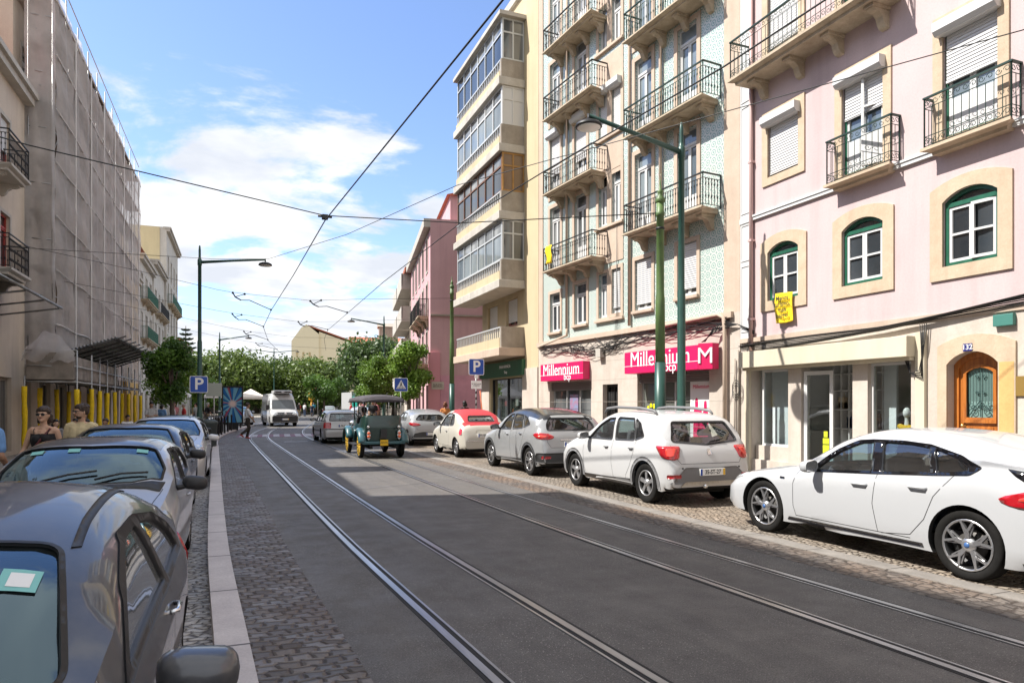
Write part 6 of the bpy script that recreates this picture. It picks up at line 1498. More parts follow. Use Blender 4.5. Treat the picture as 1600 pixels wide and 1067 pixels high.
    for (nm, P, mm, off, th) in sp.get('bpatch', []):      # symmetric pair on the rear
        for sg in (-1, 1): skin.patch(nm, 'b', [(p[0]*sg, p[1]) for p in P], mm, C, (), off, th, .04)
    for (nm, P, mm, off, th) in sp.get('fpatch', []):
        for sg in (-1, 1): skin.patch(nm, 'f', [(p[0]*sg, p[1]) for p in P], mm, C, (), off, th, .04)
    # mirrors
    ms, mz = sp['mirror']
    for sg in (-1, 1):
        c, n = skin.pt('l' if sg > 0 else 'r', (ms, mz)); q = Vector((c.x+.02, c.y, mz)); k = sp.get('msize', 1)
        m = MB(); m.cur = 0; M3 = Matrix.Rotation(sg*.12, 3, 'Z')
        vs = []; fs = []; prof = [(-.0, .55), (.035, .93), (.075, 1.0), (.115, .96), (.15, .78), (.17, .45)]
        # rounded shell: superellipse rings along x (thickness)
        R2 = 18
        for (dx, sc) in [(-.045, .93), (-.035, 1.0), (0, 1.0), (.04, .92), (.07, .68), (.082, .3)]:
            for j in range(R2):
                t = 2*PI*j/R2; cy, cz = math.cos(t), math.sin(t); py = math.copysign(abs(cy)**.62, cy)*.115*sc*k; pz = math.copysign(abs(cz)**.7, cz)*.070*sc*k+(.012 if cy*1 < 0 else 0); vs.append(q+M3 @ Vector((dx*k, sg*(.115*k+.055)+py*1, pz+.02)))
        for i in range(5):
            for j in range(R2): fs.append((i*R2+j, i*R2+(j+1) % R2, (i+1)*R2+(j+1) % R2, (i+1)*R2+j))
        fs += [tuple(range(R2)), tuple(5*R2+j for j in range(R2))]; m.add(vs, fs, True); mo = m.build('door_mirror', sp.get('mirm', pm), C)
        m = MB(); m.tube([q+Vector((0, -sg*.03, -.02)), q+Vector((.01, sg*.08, .0))], [.030, .025], 8); m.build('mirror_stalk', M_BLKPL, mo)
        m = MB(); m.add([q+M3 @ Vector((-.047*k, sg*(.115*k+.055)+a, b+.02)) for a, b in ((-.09*k, -.05*k), (.09*k, -.05*k), (.09*k, .055*k), (-.09*k, .055*k))], [(0, 1, 2, 3)]); m.build('mirror_glass', M_CHROME, mo)
    if sp.get('rwiper'):
        m = MB(); m.tube([skin.pt('b', q)[0]+Vector((-.02, 0, 0)) for q in sp['rwiper']], .009, 6); m.build('rear_wiper', M_BLKPL, C)
    sty = sp.get('wheel', {})
    for s_ in (sf, sr):
        for sg in (-1, 1): wheel(C, L/2-s_, sg*(W/2-.035), r, .20, sty, sg, sp.get('rimm', M_RIM))
    m = MB(); m.box(-L/2+.35, -W/2+.32, .17, L/2-.35, W/2-.32, .36, .03); m.build('underbody', M_UNDER, C)
    if hollow:
        cs = sp.get('seats', ((L*.52, .37), (L*.74, .37)))
        m = MB(); c0, c1 = sp['cabin']; m.box(L/2-c1+.02, -W/2+.14, .40, L/2-c0-.05, W/2-.14, .44); m.build('cabin_floor', M_SEAT, C)
        bz = float(np.interp(c0+.6, [p[0] for p in sp['belt']], [p[1] for p in sp['belt']]))
        m = MB(); m.prism([(L/2-c0-.05, .44), (L/2-c0-.05, bz-.10), (L/2-c0-.30, bz-.03), (L/2-c0-.52, bz-.06), (L/2-c0-.58, bz-.2), (L/2-c0-.45, .46)], 'y', -W/2+.15, W/2-.15); m.build('dashboard', M_BLKPL, C)
        for s_, y in cs:
            for sg in ((-1, 1) if y else (1,)):
                st = empty('seat', (L/2-s_, sg*y, .44)); st.parent = C
                m = MB(); m.box(-.25, -.24, 0, .27, .24, .20, .05); m.build('cushion', M_SEAT, st)
                m = MB(); m.T = Matrix.Translation((-.22, 0, .14)) @ Matrix.Rotation(R_(-15), 4, 'Y'); m.box(-.07, -.24, 0, .06, .24, bz-.44+(.08 if s_ < L*.6 else -.02), .05); m.T = m.T @ Matrix.Translation((0, 0, bz-.44+(.10 if s_ < L*.6 else 0))); m.box(-.05, -.13, 0, .05, .13, .17 if s_ < L*.6 else .13, .045); m.build('backrest', M_SEAT, st)
        s_, y = cs[0]; m = MB(); M3 = Matrix.Rotation(R_(-62), 3, 'Y'); cc = Vector((L/2-s_+.52, .37, bz-.12))
        m.tube([cc+M3 @ Vector((.18*math.cos(t), .18*math.sin(t), 0)) for t in np.linspace(0, 2*PI, 22)[:-1]], .015, 6, closed=True)
        for a in (0, 2.1, 4.2): m.tube([cc, cc+M3 @ Vector((.18*math.cos(a+PI), .18*math.sin(a+PI), 0))], .018, 5)
        m.sph(cc, .05, 8, 5); m.tube([cc, cc+Vector((.25, 0, -.12))], .025, 6); m.build('steering_wheel', M_BLKPL, C)
    return C, skin

def hatch(**k):
    d = dict(cat='car', round=(.60, .45), taper=(.20, .13), tumble=.36); d.update(k); return d
FW = (.03, .045, .30)
WHITE = paint('white_car_paint', (.42, .43, .445), 0, .28, .04); WHITE2 = paint('plain_white_paint', (.48, .485, .49), 0, .33, .05); CREAMP = paint('cream_car_paint', (.50, .475, .415), 0, .33, .05)
SILV = paint('silver_car_paint', (.55, .56, .58), .55, .34, .05); SILV2 = paint('pale_silver_paint', (.38, .39, .40), .45, .34, .05); GREYM = paint('grey_metallic', (.075, .078, .088), .55, .36, .25); DARKB = paint('dark_blue_paint', (.012, .018, .032), .3, .28, .06); CHARC = paint('charcoal_paint', (.035, .038, .045), .4, .3, .08); SILVO = paint('old_silver_paint', (.42, .42, .43), .5, .4, .14); LILAC = paint('lilac_silver_paint', (.42, .43, .46), .5, .36, .08); REDTOP = mat('red_fabric_roof', (.42, .035, .045), .8, nscale=12, namt=.2); MATBLK = paint('satin_black_roof', (.012, .014, .018), .1, .30, .12)
def arcpts(cx, cz, r, a0, a1, n=7): return [(cx+r*math.cos(t), cz+r*math.sin(t)) for t in np.linspace(a0, a1, n)]
# ---- 1. white hatchback nearest on the right (4.36 long)
BM = hatch(L=4.36, W=1.80, paint=WHITE, r=.335, arch=.372, axles=(.84, 3.53), cabin=(1.26, 3.95), tumble=.40,
  top=[(0, .36), (.02, .52), (.07, .64), (.25, .73), (.7, .82), (1.15, .89), (1.38, .95), (1.80, 1.20), (2.08, 1.32), (2.4, 1.385), (2.75, 1.39), (3.1, 1.365), (3.5, 1.295), (3.85, 1.225), (4.02, 1.17), (4.14, 1.02), (4.26, .93), (4.33, .80), (4.36, .55), (4.35, .36)],
  belt=[(0, .56), (.5, .71), (1.2, .84), (1.7, .86), (2.5, .925), (3.2, .975), (3.7, 1.02), (4.36, .93)],
  side=[rnd([(1.66, .875), (2.48, .935), (2.42, 1.255), (2.24, 1.24), (1.98, 1.13)], .03), rnd([(2.60, .945), (3.17, .985), (3.09, 1.235), (2.85, 1.262), (2.53, 1.262)], .03), rnd([(3.22, .992), (3.50, 1.02), (3.55, 1.06), (3.38, 1.165), (3.145, 1.225)], .03)], nclear=1, seats=((2.15, .36), (2.95, .36)),
  bigframe=rnd([(1.56, .855), (2.55, .915), (3.2, .962), (3.56, .995), (3.67, 1.08), (3.45, 1.175), (3.1, 1.262), (2.75, 1.285), (2.38, 1.28), (2.18, 1.262), (1.94, 1.15)], .03),
  shield=rnd([(1.27, 0), (1.30, .45), (1.40, .70), (1.64, .70), (2.04, .56), (2.01, 0), (2.04, -.56), (1.64, -.70), (1.40, -.70), (1.30, -.45)], .04),
  rear=rnd([(-.58, 1.03), (.58, 1.03), (.47, 1.17), (-.47, 1.17)], .04), rcut=.75, mirror=(1.74, .915), msize=1.0, handles=[(2.35, .79, .20), (3.05, .83, .20)], framem=M_GLOSSBLK, glass=M_CGL,
  seams=[[(1.44, .86), (1.38, .70), (1.38, .42), (1.42, .30)], [(2.56, .93), (2.52, .60), (2.58, .30)], [(3.42, .995), (3.22, .76), (3.12, .52), (2.96, .34), (2.62, .30)], [(1.42, .305), (2.96, .305)]],
  wheel=dict(kind='y', n=5, rim=.74, capm=mat('blue_hub', (.05, .12, .3), .3)), rimm=M_RIM,
  bpatch=[('reflector', [(.72, .40), (.76, .40), (.80, .62), (.76, .62)], M_RED, .012, .02), ('bumper_vent', [(.66, .36), (.80, .36), (.86, .66), (.78, .66)], M_GLOSSBLK, .006, .02)],
  fpatch=[('headlight', sm([(.45, .66), (.60, .72), (.78, .73), (.82, .67), (.62, .62)]), M_HEAD, .008, .03), ('grille', rnd([(.03, .50), (.30, .50), (.33, .66), (.03, .68)], .03), M_GLOSSBLK, .008, .02)],
  patches=[('tail_light', 'cC', sm([(-.26, .88), (-.05, .93), (.16, .91), (.36, .82), (.24, .755), (0, .755), (-.24, .80)]), M_RED, .010, .03), ('tail_glow', 'cC', sm([(-.20, .87), (0, .90), (.14, .88), (.24, .82), (.05, .81), (-.18, .83)]), M_REDB, .014, .01), ('side_badge', 'lr', rnd([(1.16, .735), (1.24, .735), (1.24, .76), (1.16, .76)], .01), M_GLOSSBLK, .004, .01), ('headlight_wrap', 'lr', sm([(.10, .64), (.22, .70), (.42, .735), (.40, .70), (.18, .62)]), M_HEAD, .006, .02), ('sill_shadow', 'lr', [(1.27, .235), (3.10, .235), (3.09, .275), (1.30, .275)], M_GLOSSBLK, .006, .02), ('spoiler_side', 'lr', rnd([(3.88, 1.09), (4.04, 1.07), (4.15, .98), (4.06, .965), (3.95, 1.03)], .02), M_GLOSSBLK, .006, .02)])
# ---- 2. white crossover hatch with roof rails and grey cladding
DA = hatch(L=4.08, W=1.73, paint=WHITE2, r=.335, arch=.385, axles=(.80, 3.39), cabin=(1.10, 3.86), clad=M_GREYPL, clear=.22, tumble=.30,
  top=[(0, .42), (.02, .62), (.08, .80), (.3, .91), (.7, 1.0), (1.0, 1.06), (1.15, 1.10), (1.55, 1.36), (1.85, 1.495), (2.3, 1.545), (2.9, 1.54), (3.4, 1.50), (3.66, 1.43), (3.84, 1.20), (3.93, 1.02), (4.0, .90), (4.04, .78), (4.08, .62), (4.08, .42)],
  belt=[(0, .66), (.5, .86), (1.1, .985), (2.4, 1.0), (3.2, 1.03), (3.9, 1.05), (4.08, .9)],
  side=[rnd([(1.40, 1.02), (2.26, 1.025), (2.20, 1.41), (1.98, 1.40), (1.72, 1.27)], .035), rnd([(2.38, 1.03), (3.02, 1.045), (2.98, 1.25), (2.86, 1.41), (2.31, 1.42)], .035), rnd([(3.05, 1.05), (3.30, 1.12), (3.12, 1.33), (2.93, 1.405), (3.02, 1.25)], .03)], nclear=2, wframe=True, glass=M_CGL,
  shield=rnd([(1.06, 0), (1.10, .42), (1.20, .68), (1.40, .69), (1.82, .58), (1.79, 0), (1.82, -.58), (1.40, -.69), (1.20, -.68), (1.10, -.42)], .02),
  rear=rnd([(-.66, 1.06), (0, 1.00), (.66, 1.06), (.54, 1.37), (-.54, 1.37)], .05), rcut=.62, rwiper=[(0, 1.02), (-.10, 1.06), (-.34, 1.09)], mirror=(1.42, 1.04), handles=[(2.12, .88, .13), (2.98, .90, .13)], handlem=M_GREYPL, rglass=M_CGL,
  seams=[[(1.26, .98), (1.20, .75), (1.24, .45), (1.30, .33)], [(2.32, 1.02), (2.30, .6), (2.36, .33)], [(3.10, 1.04), (3.06, .85), (2.94, .6), (2.80, .42), (2.78, .33)]], rseams=[[(-.70, 1.0), (-.66, .80), (-.58, .70), (.58, .70), (.66, .80), (.70, 1.0)]],
  wheel=dict(kind='wide', n=5, rim=.66, capm=M_GREYPL), rimm=mat('satin_rim', (.36, .36, .37), .4, .7),
  bpatch=[('reflector', rnd([(.60, .47), (.80, .47), (.80, .53), (.60, .53)], .015), M_RED, .012, .02), ('parking_sensor', rnd([(.55, .615), (.58, .615), (.58, .645), (.55, .645)], .01), M_BLKPL, .006, .01)],
  fpatch=[('headlight', sm([(.42, .74), (.58, .82), (.78, .84), (.80, .72), (.60, .68)]), M_HEAD, .008, .03)],
  patches=[('tail_light', 'cC', rnd([(-.15, .98), (.24, .985), (.18, .90), (.12, .80), (-.08, .76), (-.15, .78)], .05), M_RED, .014, .04), ('tail_glow', 'cC', rnd([(-.10, .94), (.06, .94), (.04, .82), (-.06, .80)], .03), M_REDB, .018, .01), ('bumper_diffuser', 'b', rnd([(-.78, .38), (.78, .38), (.70, .46), (.52, .64), (-.52, .64), (-.70, .46)], .03), M_GREYPL, .010, .03), ('skid_plate', 'b', rnd([(-.62, .33), (.62, .33), (.52, .41), (-.52, .41)], .02), mat('skid_beige', (.42, .38, .32), .5), .016, .03), ('rear_badge', 'b', rnd([(-.05, .84), (.05, .84), (.03, .93), (-.03, .93)], .01), M_CHROME, .012, .01)])
# ---- 3. silver crossover with a black roof
CA = hatch(L=4.12, W=1.76, paint=SILV2, r=.335, arch=.385, axles=(.82, 3.43), cabin=(1.08, 3.9), clad=mat('dark_clad', (.04, .042, .045), .55), clear=.23, tumble=.34, roofm=MATBLK, roofz=lambda s, y: (1.335-max(0, s-2.9)*.02 if s < 3.9 else 9) if y > .45 else (1.27 if 1.5 < s < 3.72 else 9),
  top=[(0, .42), (.02, .62), (.08, .82), (.3, .93), (.7, 1.01), (1.0, 1.08), (1.3, 1.22), (1.65, 1.43), (1.95, 1.53), (2.4, 1.565), (2.9, 1.545), (3.4, 1.47), (3.72, 1.39), (3.88, 1.20), (3.98, 1.04), (4.05, .92), (4.09, .75), (4.12, .60), (4.12, .42)],
  belt=[(0, .66), (.5, .86), (1.1, .99), (2.4, 1.035), (3.2, 1.09), (3.9, 1.08), (4.12, .9)],
  side=[rnd([(1.50, 1.03), (2.26, 1.055), (2.20, 1.42), (2.02, 1.41), (1.78, 1.29)], .035), rnd([(2.36, 1.06), (3.00, 1.10), (2.86, 1.40), (2.30, 1.425)], .035), rnd([(3.06, 1.115), (3.40, 1.20), (3.2, 1.32), (2.95, 1.39)], .03)], nclear=1,
  shield=rnd([(1.06, 0), (1.10, .42), (1.22, .68), (1.42, .69), (1.90, .56), (1.87, 0), (1.90, -.56), (1.42, -.69), (1.22, -.68), (1.10, -.42)], .02),
  rear=rnd([(-.62, 1.07), (.62, 1.07), (.60, 1.20), (.50, 1.34), (-.50, 1.34), (-.60, 1.20)], .05), rcut=.60, rwiper=[(0, 1.08), (-.10, 1.11), (-.32, 1.12)], mirror=(1.50, 1.06), mirm=M_BLKPL, handles=[(2.12, .93, .15), (2.98, .97, .15)], handlem=M_CHROME,
  seams=[[(1.30, 1.0), (1.22, .75), (1.26, .45), (1.30, .35)], [(2.31, 1.05), (2.28, .6), (2.34, .35)], [(3.20, 1.12), (3.10, .85), (2.96, .6), (2.80, .42)]], rseams=[[(-.68, 1.0), (-.66, .80), (-.58, .68), (.58, .68), (.66, .80), (.68, 1.0)]],
  wheel=dict(kind='twin', n=5, rim=.68, capm=M_GREYPL),
  bpatch=[('reflector', rnd([(.60, .43), (.80, .43), (.80, .49), (.60, .49)], .015), M_RED, .014, .02)],
  fpatch=[('headlight', sm([(.42, .76), (.58, .84), (.78, .86), (.80, .74), (.60, .70)]), M_HEAD, .008, .03)],
  patches=[('tail_light', 'cC', sm([(-.22, .93), (-.10, .99), (.12, 1.01), (.26, .97), (.14, .89), (-.08, .86), (-.2, .88)]), M_RED, .014, .04), ('tail_glow', 'cC', sm([(-.10, .93), (.04, .96), (.12, .94), (.06, .91), (-.06, .90)]), M_REDB, .018, .01), ('bumper_cladding', 'b', rnd([(-.86, .34), (.86, .34), (.86, .56), (-.86, .56)], .03), MATS['dark_clad'], .009, .03), ('chrome_bar', 'b', rnd([(-.34, .835), (.34, .835), (.34, .865), (-.34, .865)], .01), M_CHROME, .02, .02)])
# ---- 4. cream two-door with a red fabric roof
FI = hatch(L=3.57, W=1.63, paint=CREAMP, r=.30, arch=.335, axles=(.68, 2.98), cabin=(.98, 3.2), tumble=.34, round=(.55, .55), taper=(.24, .22), roofm=REDTOP, roofz=lambda s, y: 1.375 if 1.45 < s < 2.2 and y < .52 else (1.0 if 2.62 < s < 3.42 and y < .60 else (1.36 if 2.1 < s < 3 else 9)),
  top=[(0, .38), (.02, .58), (.08, .74), (.25, .84), (.6, .92), (.92, .98), (1.05, 1.04), (1.38, 1.33), (1.62, 1.455), (2.0, 1.49), (2.45, 1.465), (2.85, 1.37), (3.1, 1.22), (3.28, 1.06), (3.42, .96), (3.50, .80), (3.56, .60), (3.57, .40)],
  belt=[(0, .62), (.5, .82), (1.0, .93), (2.0, .95), (2.9, .97), (3.57, .85)],
  side=[rnd([(1.28, .97), (2.24, .975), (2.22, 1.36), (1.80, 1.36), (1.56, 1.24)], .04), rnd([(2.31, .98), (2.66, 1.0), (2.72, 1.08), (2.56, 1.29), (2.30, 1.35)], .04)], nclear=2,
  shield=rnd([(.99, 0), (1.02, .38), (1.10, .60), (1.26, .63), (1.60, .54), (1.58, 0), (1.60, -.54), (1.26, -.63), (1.10, -.60), (1.02, -.38)], .02),
  rear=rnd([(-.44, 1.13), (.44, 1.13), (.38, 1.29), (-.38, 1.29)], .05), rcut=.85, mirror=(1.30, .99), mirm=M_BLKPL, handles=[(2.10, .80, .15)], handlem=M_CHROME,
  seams=[[(1.18, .94), (1.10, .65), (1.16, .34)], [(2.27, .97), (2.30, .6), (2.26, .34)], [(1.16, .34), (2.26, .34)]], wheel=dict(kind='wide', n=8, rim=.68, capm=M_CHROME),
  bpatch=[], fpatch=[('headlight', sm([(.44, .70), (.52, .77), (.62, .76), (.64, .68), (.54, .63)]), M_HEAD, .01, .03)],
  patches=[('tail_light', 'cC', rnd([(.03, .72), (.15, .72), (.13, .90), (.03, .90)], .03), mat('pink_lens', (.62, .05, .09), .2, coat=1), .014, .04), ('bumper_strip', 'b', rnd([(-.60, .52), (.60, .52), (.60, .545), (-.60, .545)], .01), M_CHROME, .012, .02), ('plate_recess', 'b', rnd([(-.30, .72), (.30, .72), (.26, .86), (-.26, .86)], .03), mat('cream_recess', (.50, .48, .42), .4), .004, .01)])
# ---- 5. silver small hatch (seen from behind)
CL = hatch(L=4.06, W=1.73, paint=SILV2, r=.31, arch=.345, axles=(.82, 3.41), cabin=(1.12, 3.8), tumble=.36,
  top=[(0, .38), (.02, .58), (.08, .74), (.3, .85), (.7, .94), (1.1, 1.02), (1.6, 1.29), (1.9, 1.41), (2.3, 1.45), (2.9, 1.42), (3.4, 1.34), (3.66, 1.27), (3.84, 1.10), (3.94, .96), (4.0, .84), (4.04, .66), (4.06, .40)],
  belt=[(0, .62), (.5, .8), (1.1, .92), (2.4, .96), (3.2, 1.01), (3.9, 1.0), (4.06, .85)],
  side=[rnd([(1.50, .95), (2.30, .98), (2.22, 1.32), (2.0, 1.30), (1.76, 1.18)], .035), rnd([(2.40, .985), (3.05, 1.03), (2.9, 1.28), (2.32, 1.325)], .035)], nclear=1,
  shield=rnd([(1.10, 0), (1.13, .42), (1.24, .66), (1.44, .68), (1.88, .54), (1.85, 0), (1.88, -.54), (1.44, -.68), (1.24, -.66), (1.13, -.42)], .02),
  rear=rnd([(-.62, 1.04), (0, .99), (.62, 1.04), (.44, 1.23), (-.44, 1.23)], .06), rcut=.62, mirror=(1.50, .99), handles=[(2.15, .86, .14)],
  seams=[[(1.30, .94), (1.24, .65), (1.30, .34)], [(2.35, .97), (2.34, .6), (2.38, .34)], [(3.12, .98), (2.96, .6), (2.78, .36)]], rseams=[[(-.66, .93), (-.64, .72), (-.54, .62), (.54, .62), (.64, .72), (.66, .93)]], wheel=dict(kind='twin', n=5, rim=.66),
  bpatch=[], fpatch=[('headlight', sm([(.42, .66), (.58, .74), (.78, .76), (.80, .66), (.60, .62)]), M_HEAD, .008, .03)],
  patches=[('tail_light', 'cC', sm([(-.26, .84), (-.10, .91), (.14, .93), (.26, .90), (.10, .83), (-.1, .79)]), M_RED, .014, .04), ('bumper_diffuser', 'b', rnd([(-.80, .34), (.80, .34), (.70, .50), (.40, .56), (-.40, .56), (-.70, .50)], .03), MATS['dark_clad'], .010, .03)])
# ---- 6. old silver estate, driving away
ES = hatch(L=4.50, W=1.71, paint=SILVO, r=.305, arch=.34, axles=(.85, 3.40), cabin=(1.30, 4.3), tumble=.34, taper=(.2, .08), round=(.5, .3),
  top=[(0, .38), (.02, .56), (.08, .70), (.3, .79), (.8, .88), (1.25, .95), (1.7, 1.23), (2.0, 1.36), (2.4, 1.40), (3.2, 1.405), (3.9, 1.37), (4.12, 1.30), (4.26, 1.10), (4.36, .96), (4.40, .80), (4.46, .64), (4.50, .55), (4.50, .38)],
  belt=[(0, .6), (.5, .75), (1.2, .88), (2.4, .91), (3.6, .93), (4.5, .9)],
  side=[rnd([(1.66, .92), (2.42, .93), (2.36, 1.30), (2.14, 1.29), (1.9, 1.16)], .03), rnd([(2.50, .93), (3.20, .94), (3.20, 1.30), (2.46, 1.305)], .03), rnd([(3.30, .94), (4.12, .97), (3.98, 1.24), (3.30, 1.29)], .03)], nclear=3,
  shield=rnd([(1.26, 0), (1.30, .42), (1.4, .66), (1.62, .67), (1.98, .56), (1.95, 0), (1.98, -.56), (1.62, -.67), (1.4, -.66), (1.30, -.42)], .02),
  rear=rnd([(-.62, .97), (.62, .97), (.54, 1.27), (-.54, 1.27)], .04), rcut=.5, mirror=(1.62, .95), mirm=M_BLKPL, handles=[(2.28, .82, .15), (3.08, .83, .15)], rglass=M_CGL,
  seams=[[(1.46, .88), (1.42, .6), (1.46, .32)], [(2.46, .92), (2.45, .6), (2.48, .32)], [(3.26, .93), (3.1, .62), (2.98, .34)]], wheel=dict(kind='twin', n=6, rim=.64),
  bpatch=[], fpatch=[('headlight', sm([(.42, .62), (.58, .70), (.78, .70), (.80, .62), (.60, .58)]), M_HEAD, .008, .03)],
  patches=[('tail_light', 'cC', rnd([(-.17, .66), (.14, .66), (.14, .90), (-.12, .90)], .03), M_RED, .014, .04), ('rub_strip', 'b', rnd([(-.80, .60), (.80, .60), (.80, .635), (-.80, .635)], .01), M_BLKPL, .012, .02), ('rub_strip', 'lr', rnd([(1.2, .50), (3.0, .50), (3.0, .54), (1.2, .54)], .01), M_BLKPL, .008, .02)])
# ---- left row, all facing the camera
N1 = hatch(L=4.00, W=1.70, paint=GREYM, r=.31, arch=.345, axles=(.82, 3.36), cabin=(1.05, 3.8), tumble=.40, round=(.6, .55), taper=(.2, .2), crown=.03,
  top=[(0, .38), (.02, .58), (.10, .74), (.35, .86), (.8, .96), (1.05, 1.02), (1.4, 1.16), (1.75, 1.295), (2.1, 1.37), (2.55, 1.405), (3.0, 1.37), (3.4, 1.26), (3.66, 1.12), (3.84, .98), (3.93, .84), (3.98, .66), (4.0, .40)],
  belt=[(0, .62), (.5, .8), (1.1, .925), (2.4, .935), (3.2, .96), (3.8, .97), (4.0, .85)],
  side=[rnd([(1.46, .94), (2.62, .945), (2.47, 1.25), (2.15, 1.235), (1.80, 1.12)], .04), rnd([(2.69, .945), (3.32, .98), (3.20, 1.09), (2.94, 1.195), (2.54, 1.248)], .04)], nclear=0, bigframe=rnd([(1.34, .905), (2.64, .912), (3.38, .95), (3.40, 1.02), (3.24, 1.12), (2.96, 1.225), (2.54, 1.275), (2.14, 1.262), (1.76, 1.14)], .03), rglass=thin_glass('grubby_side_glass', (.16, .17, .17), 1.3, .30),
  shield=rnd([(.98, 0), (1.0, .40), (1.08, .64), (1.20, .69), (1.80, .56), (1.77, .3), (1.76, 0), (1.77, -.3), (1.80, -.56), (1.20, -.69), (1.08, -.64), (1.0, -.40)], .06, 4),
  rear=rnd([(-.50, 1.03), (.50, 1.03), (.42, 1.20), (-.42, 1.20)], .05), rcut=.8, mirror=(1.46, .875), msize=1.10, handles=[(2.55, .83, .16)], handlem=M_CHROME,
  seams=[[(1.30, .92), (1.26, .65), (1.32, .34)], [(2.66, .94), (2.62, .6), (2.66, .34)]], wheel=dict(kind='twin', n=5, rim=.64),
  bpatch=[], fpatch=[('headlight', sm([(.42, .66), (.58, .76), (.78, .78), (.80, .66), (.60, .62)]), M_HEAD, .008, .03)],
  patches=[('tail_light', 'cC', sm([(-.12, .90), (.0, .98), (.18, .98), (.22, .86), (.1, .74), (-.06, .76)]), M_RED, .012, .04)])
SM = hatch(L=3.43, W=1.63, paint=LILAC, r=.28, arch=.315, axles=(.66, 3.0), cabin=(.86, 3.2), tumble=.34, round=(.6, .4), taper=(.22, .12), roofm=MATBLK, roofz=lambda s, y: (1.325 if 1.5 < s < 3.1 else 9),
  top=[(0, .36), (.02, .54), (.10, .72), (.3, .85), (.6, .95), (.82, 1.02), (1.15, 1.20), (1.45, 1.345), (1.75, 1.40), (2.2, 1.415), (2.7, 1.385), (3.05, 1.29), (3.22, 1.08), (3.34, .88), (3.41, .6), (3.43, .38)],
  belt=[(0, .62), (.4, .80), (.9, .92), (2.0, .93), (2.8, .99), (3.43, .9)],
  side=[rnd([(1.18, .95), (2.18, .95), (2.12, 1.29), (1.78, 1.29), (1.46, 1.14)], .04), rnd([(2.26, .96), (2.78, 1.02), (2.74, 1.12), (2.52, 1.26), (2.20, 1.29)], .04)], nclear=2,
  shield=rnd([(.84, 0), (.88, .42), (1.0, .66), (1.2, .67), (1.50, .565), (1.46, 0), (1.50, -.565), (1.2, -.67), (1.0, -.66), (.88, -.42)], .02),
  rear=rnd([(-.48, .96), (.48, .96), (.42, 1.24), (-.42, 1.24)], .05), rcut=.5, mirror=(1.24, .97), mirm=M_BLKPL, handles=[(2.0, .80, .14)],
  seams=[[(1.08, .93), (1.0, .65), (1.06, .32)], [(2.22, .95), (2.24, .6), (2.2, .32)]], tseams=[[(.12, .55), (.5, .62), (.86, .68)], [(.12, -.55), (.5, -.62), (.86, -.68)]], wheel=dict(kind='twin', n=5, rim=.66),
  bpatch=[], fpatch=[('headlight', sm([(.40, .60), (.50, .74), (.64, .83), (.72, .78), (.68, .62), (.54, .56)]), mat('hazed_lens', (.42, .42, .38), .25, .2, coat=.6), .010, .03)],
  patches=[('headlight_wrap', 'lr', sm([(.10, .58), (.18, .70), (.42, .84), (.48, .80), (.34, .64), (.20, .57)]), MATS['hazed_lens'], .010, .02), ('wiper_cowl', 't', rnd([(.80, -.66), (.76, 0), (.80, .66), (.98, .69), (.86, .42), (.82, 0), (.86, -.42), (.98, -.69)], .01), M_BLKPL, .006, .01), ('grille', 'f', rnd([(-.34, .36), (.34, .36), (.40, .50), (-.40, .50)], .04), M_BLKPL, .008, .02)])
C3 = hatch(L=3.94, W=1.73, paint=SILV, r=.31, arch=.35, axles=(.78, 3.24), cabin=(1.0, 3.7), tumble=.36, round=(.6, .45), taper=(.2, .12),
  top=[(0, .38), (.02, .58), (.10, .78), (.3, .90), (.7, .99), (1.0, 1.07), (1.4, 1.26), (1.8, 1.42), (2.1, 1.46), (2.5, 1.465), (3.0, 1.42), (3.4, 1.33), (3.66, 1.12), (3.82, .9), (3.9, .7), (3.94, .4)],
  belt=[(0, .66), (.5, .86), (1.0, .96), (2.4, .98), (3.2, 1.02), (3.94, .9)],
  side=[rnd([(1.40, .98), (2.26, .99), (2.2, 1.34), (1.96, 1.33), (1.66, 1.2)], .04), rnd([(2.34, .99), (3.0, 1.04), (2.86, 1.28), (2.28, 1.34)], .04)], nclear=2,
  shield=rnd([(.98, 0), (1.02, .44), (1.14, .70), (1.36, .71), (1.80, .57), (1.76, 0), (1.80, -.57), (1.36, -.71), (1.14, -.70), (1.02, -.44)], .02),
  rear=rnd([(-.5, 1.0), (.5, 1.0), (.44, 1.28), (-.44, 1.28)], .05), rcut=.6, mirror=(1.42, 1.0), mirm=paint('white_mirror', (.62, .62, .63), 0, .3, 0), handles=[(2.15, .84, .15)], wglass=M_CGLW,
  seams=[[(1.26, .95), (1.2, .65), (1.26, .34)], [(2.3, .98), (2.3, .6), (2.34, .34)]], tseams=[[(.14, .52), (.6, .60), (1.0, .66)], [(.14, -.52), (.6, -.60), (1.0, -.66)]], wheel=dict(kind='twin', n=6, rim=.66),
  bpatch=[], fpatch=[('headlight', sm([(.42, .66), (.50, .78), (.66, .90), (.76, .88), (.74, .70), (.58, .62)]), M_HEAD, .010, .03), ('fog_light', sm([(.52, .42), (.60, .48), (.68, .42), (.60, .36)]), M_HEAD, .008, .02)],
  patches=[('headlight_wrap', 'lr', sm([(.10, .64), (.20, .78), (.50, .92), (.52, .84), (.30, .68)]), M_HEAD, .010, .02), ('grille', 'f', rnd([(-.36, .50), (.36, .50), (.40, .56), (-.40, .56)], .02), M_BLKPL, .008, .02), ('lower_intake', 'f', rnd([(-.34, .30), (.34, .30), (.38, .40), (-.38, .40)], .03), M_BLKPL, .008, .02)])

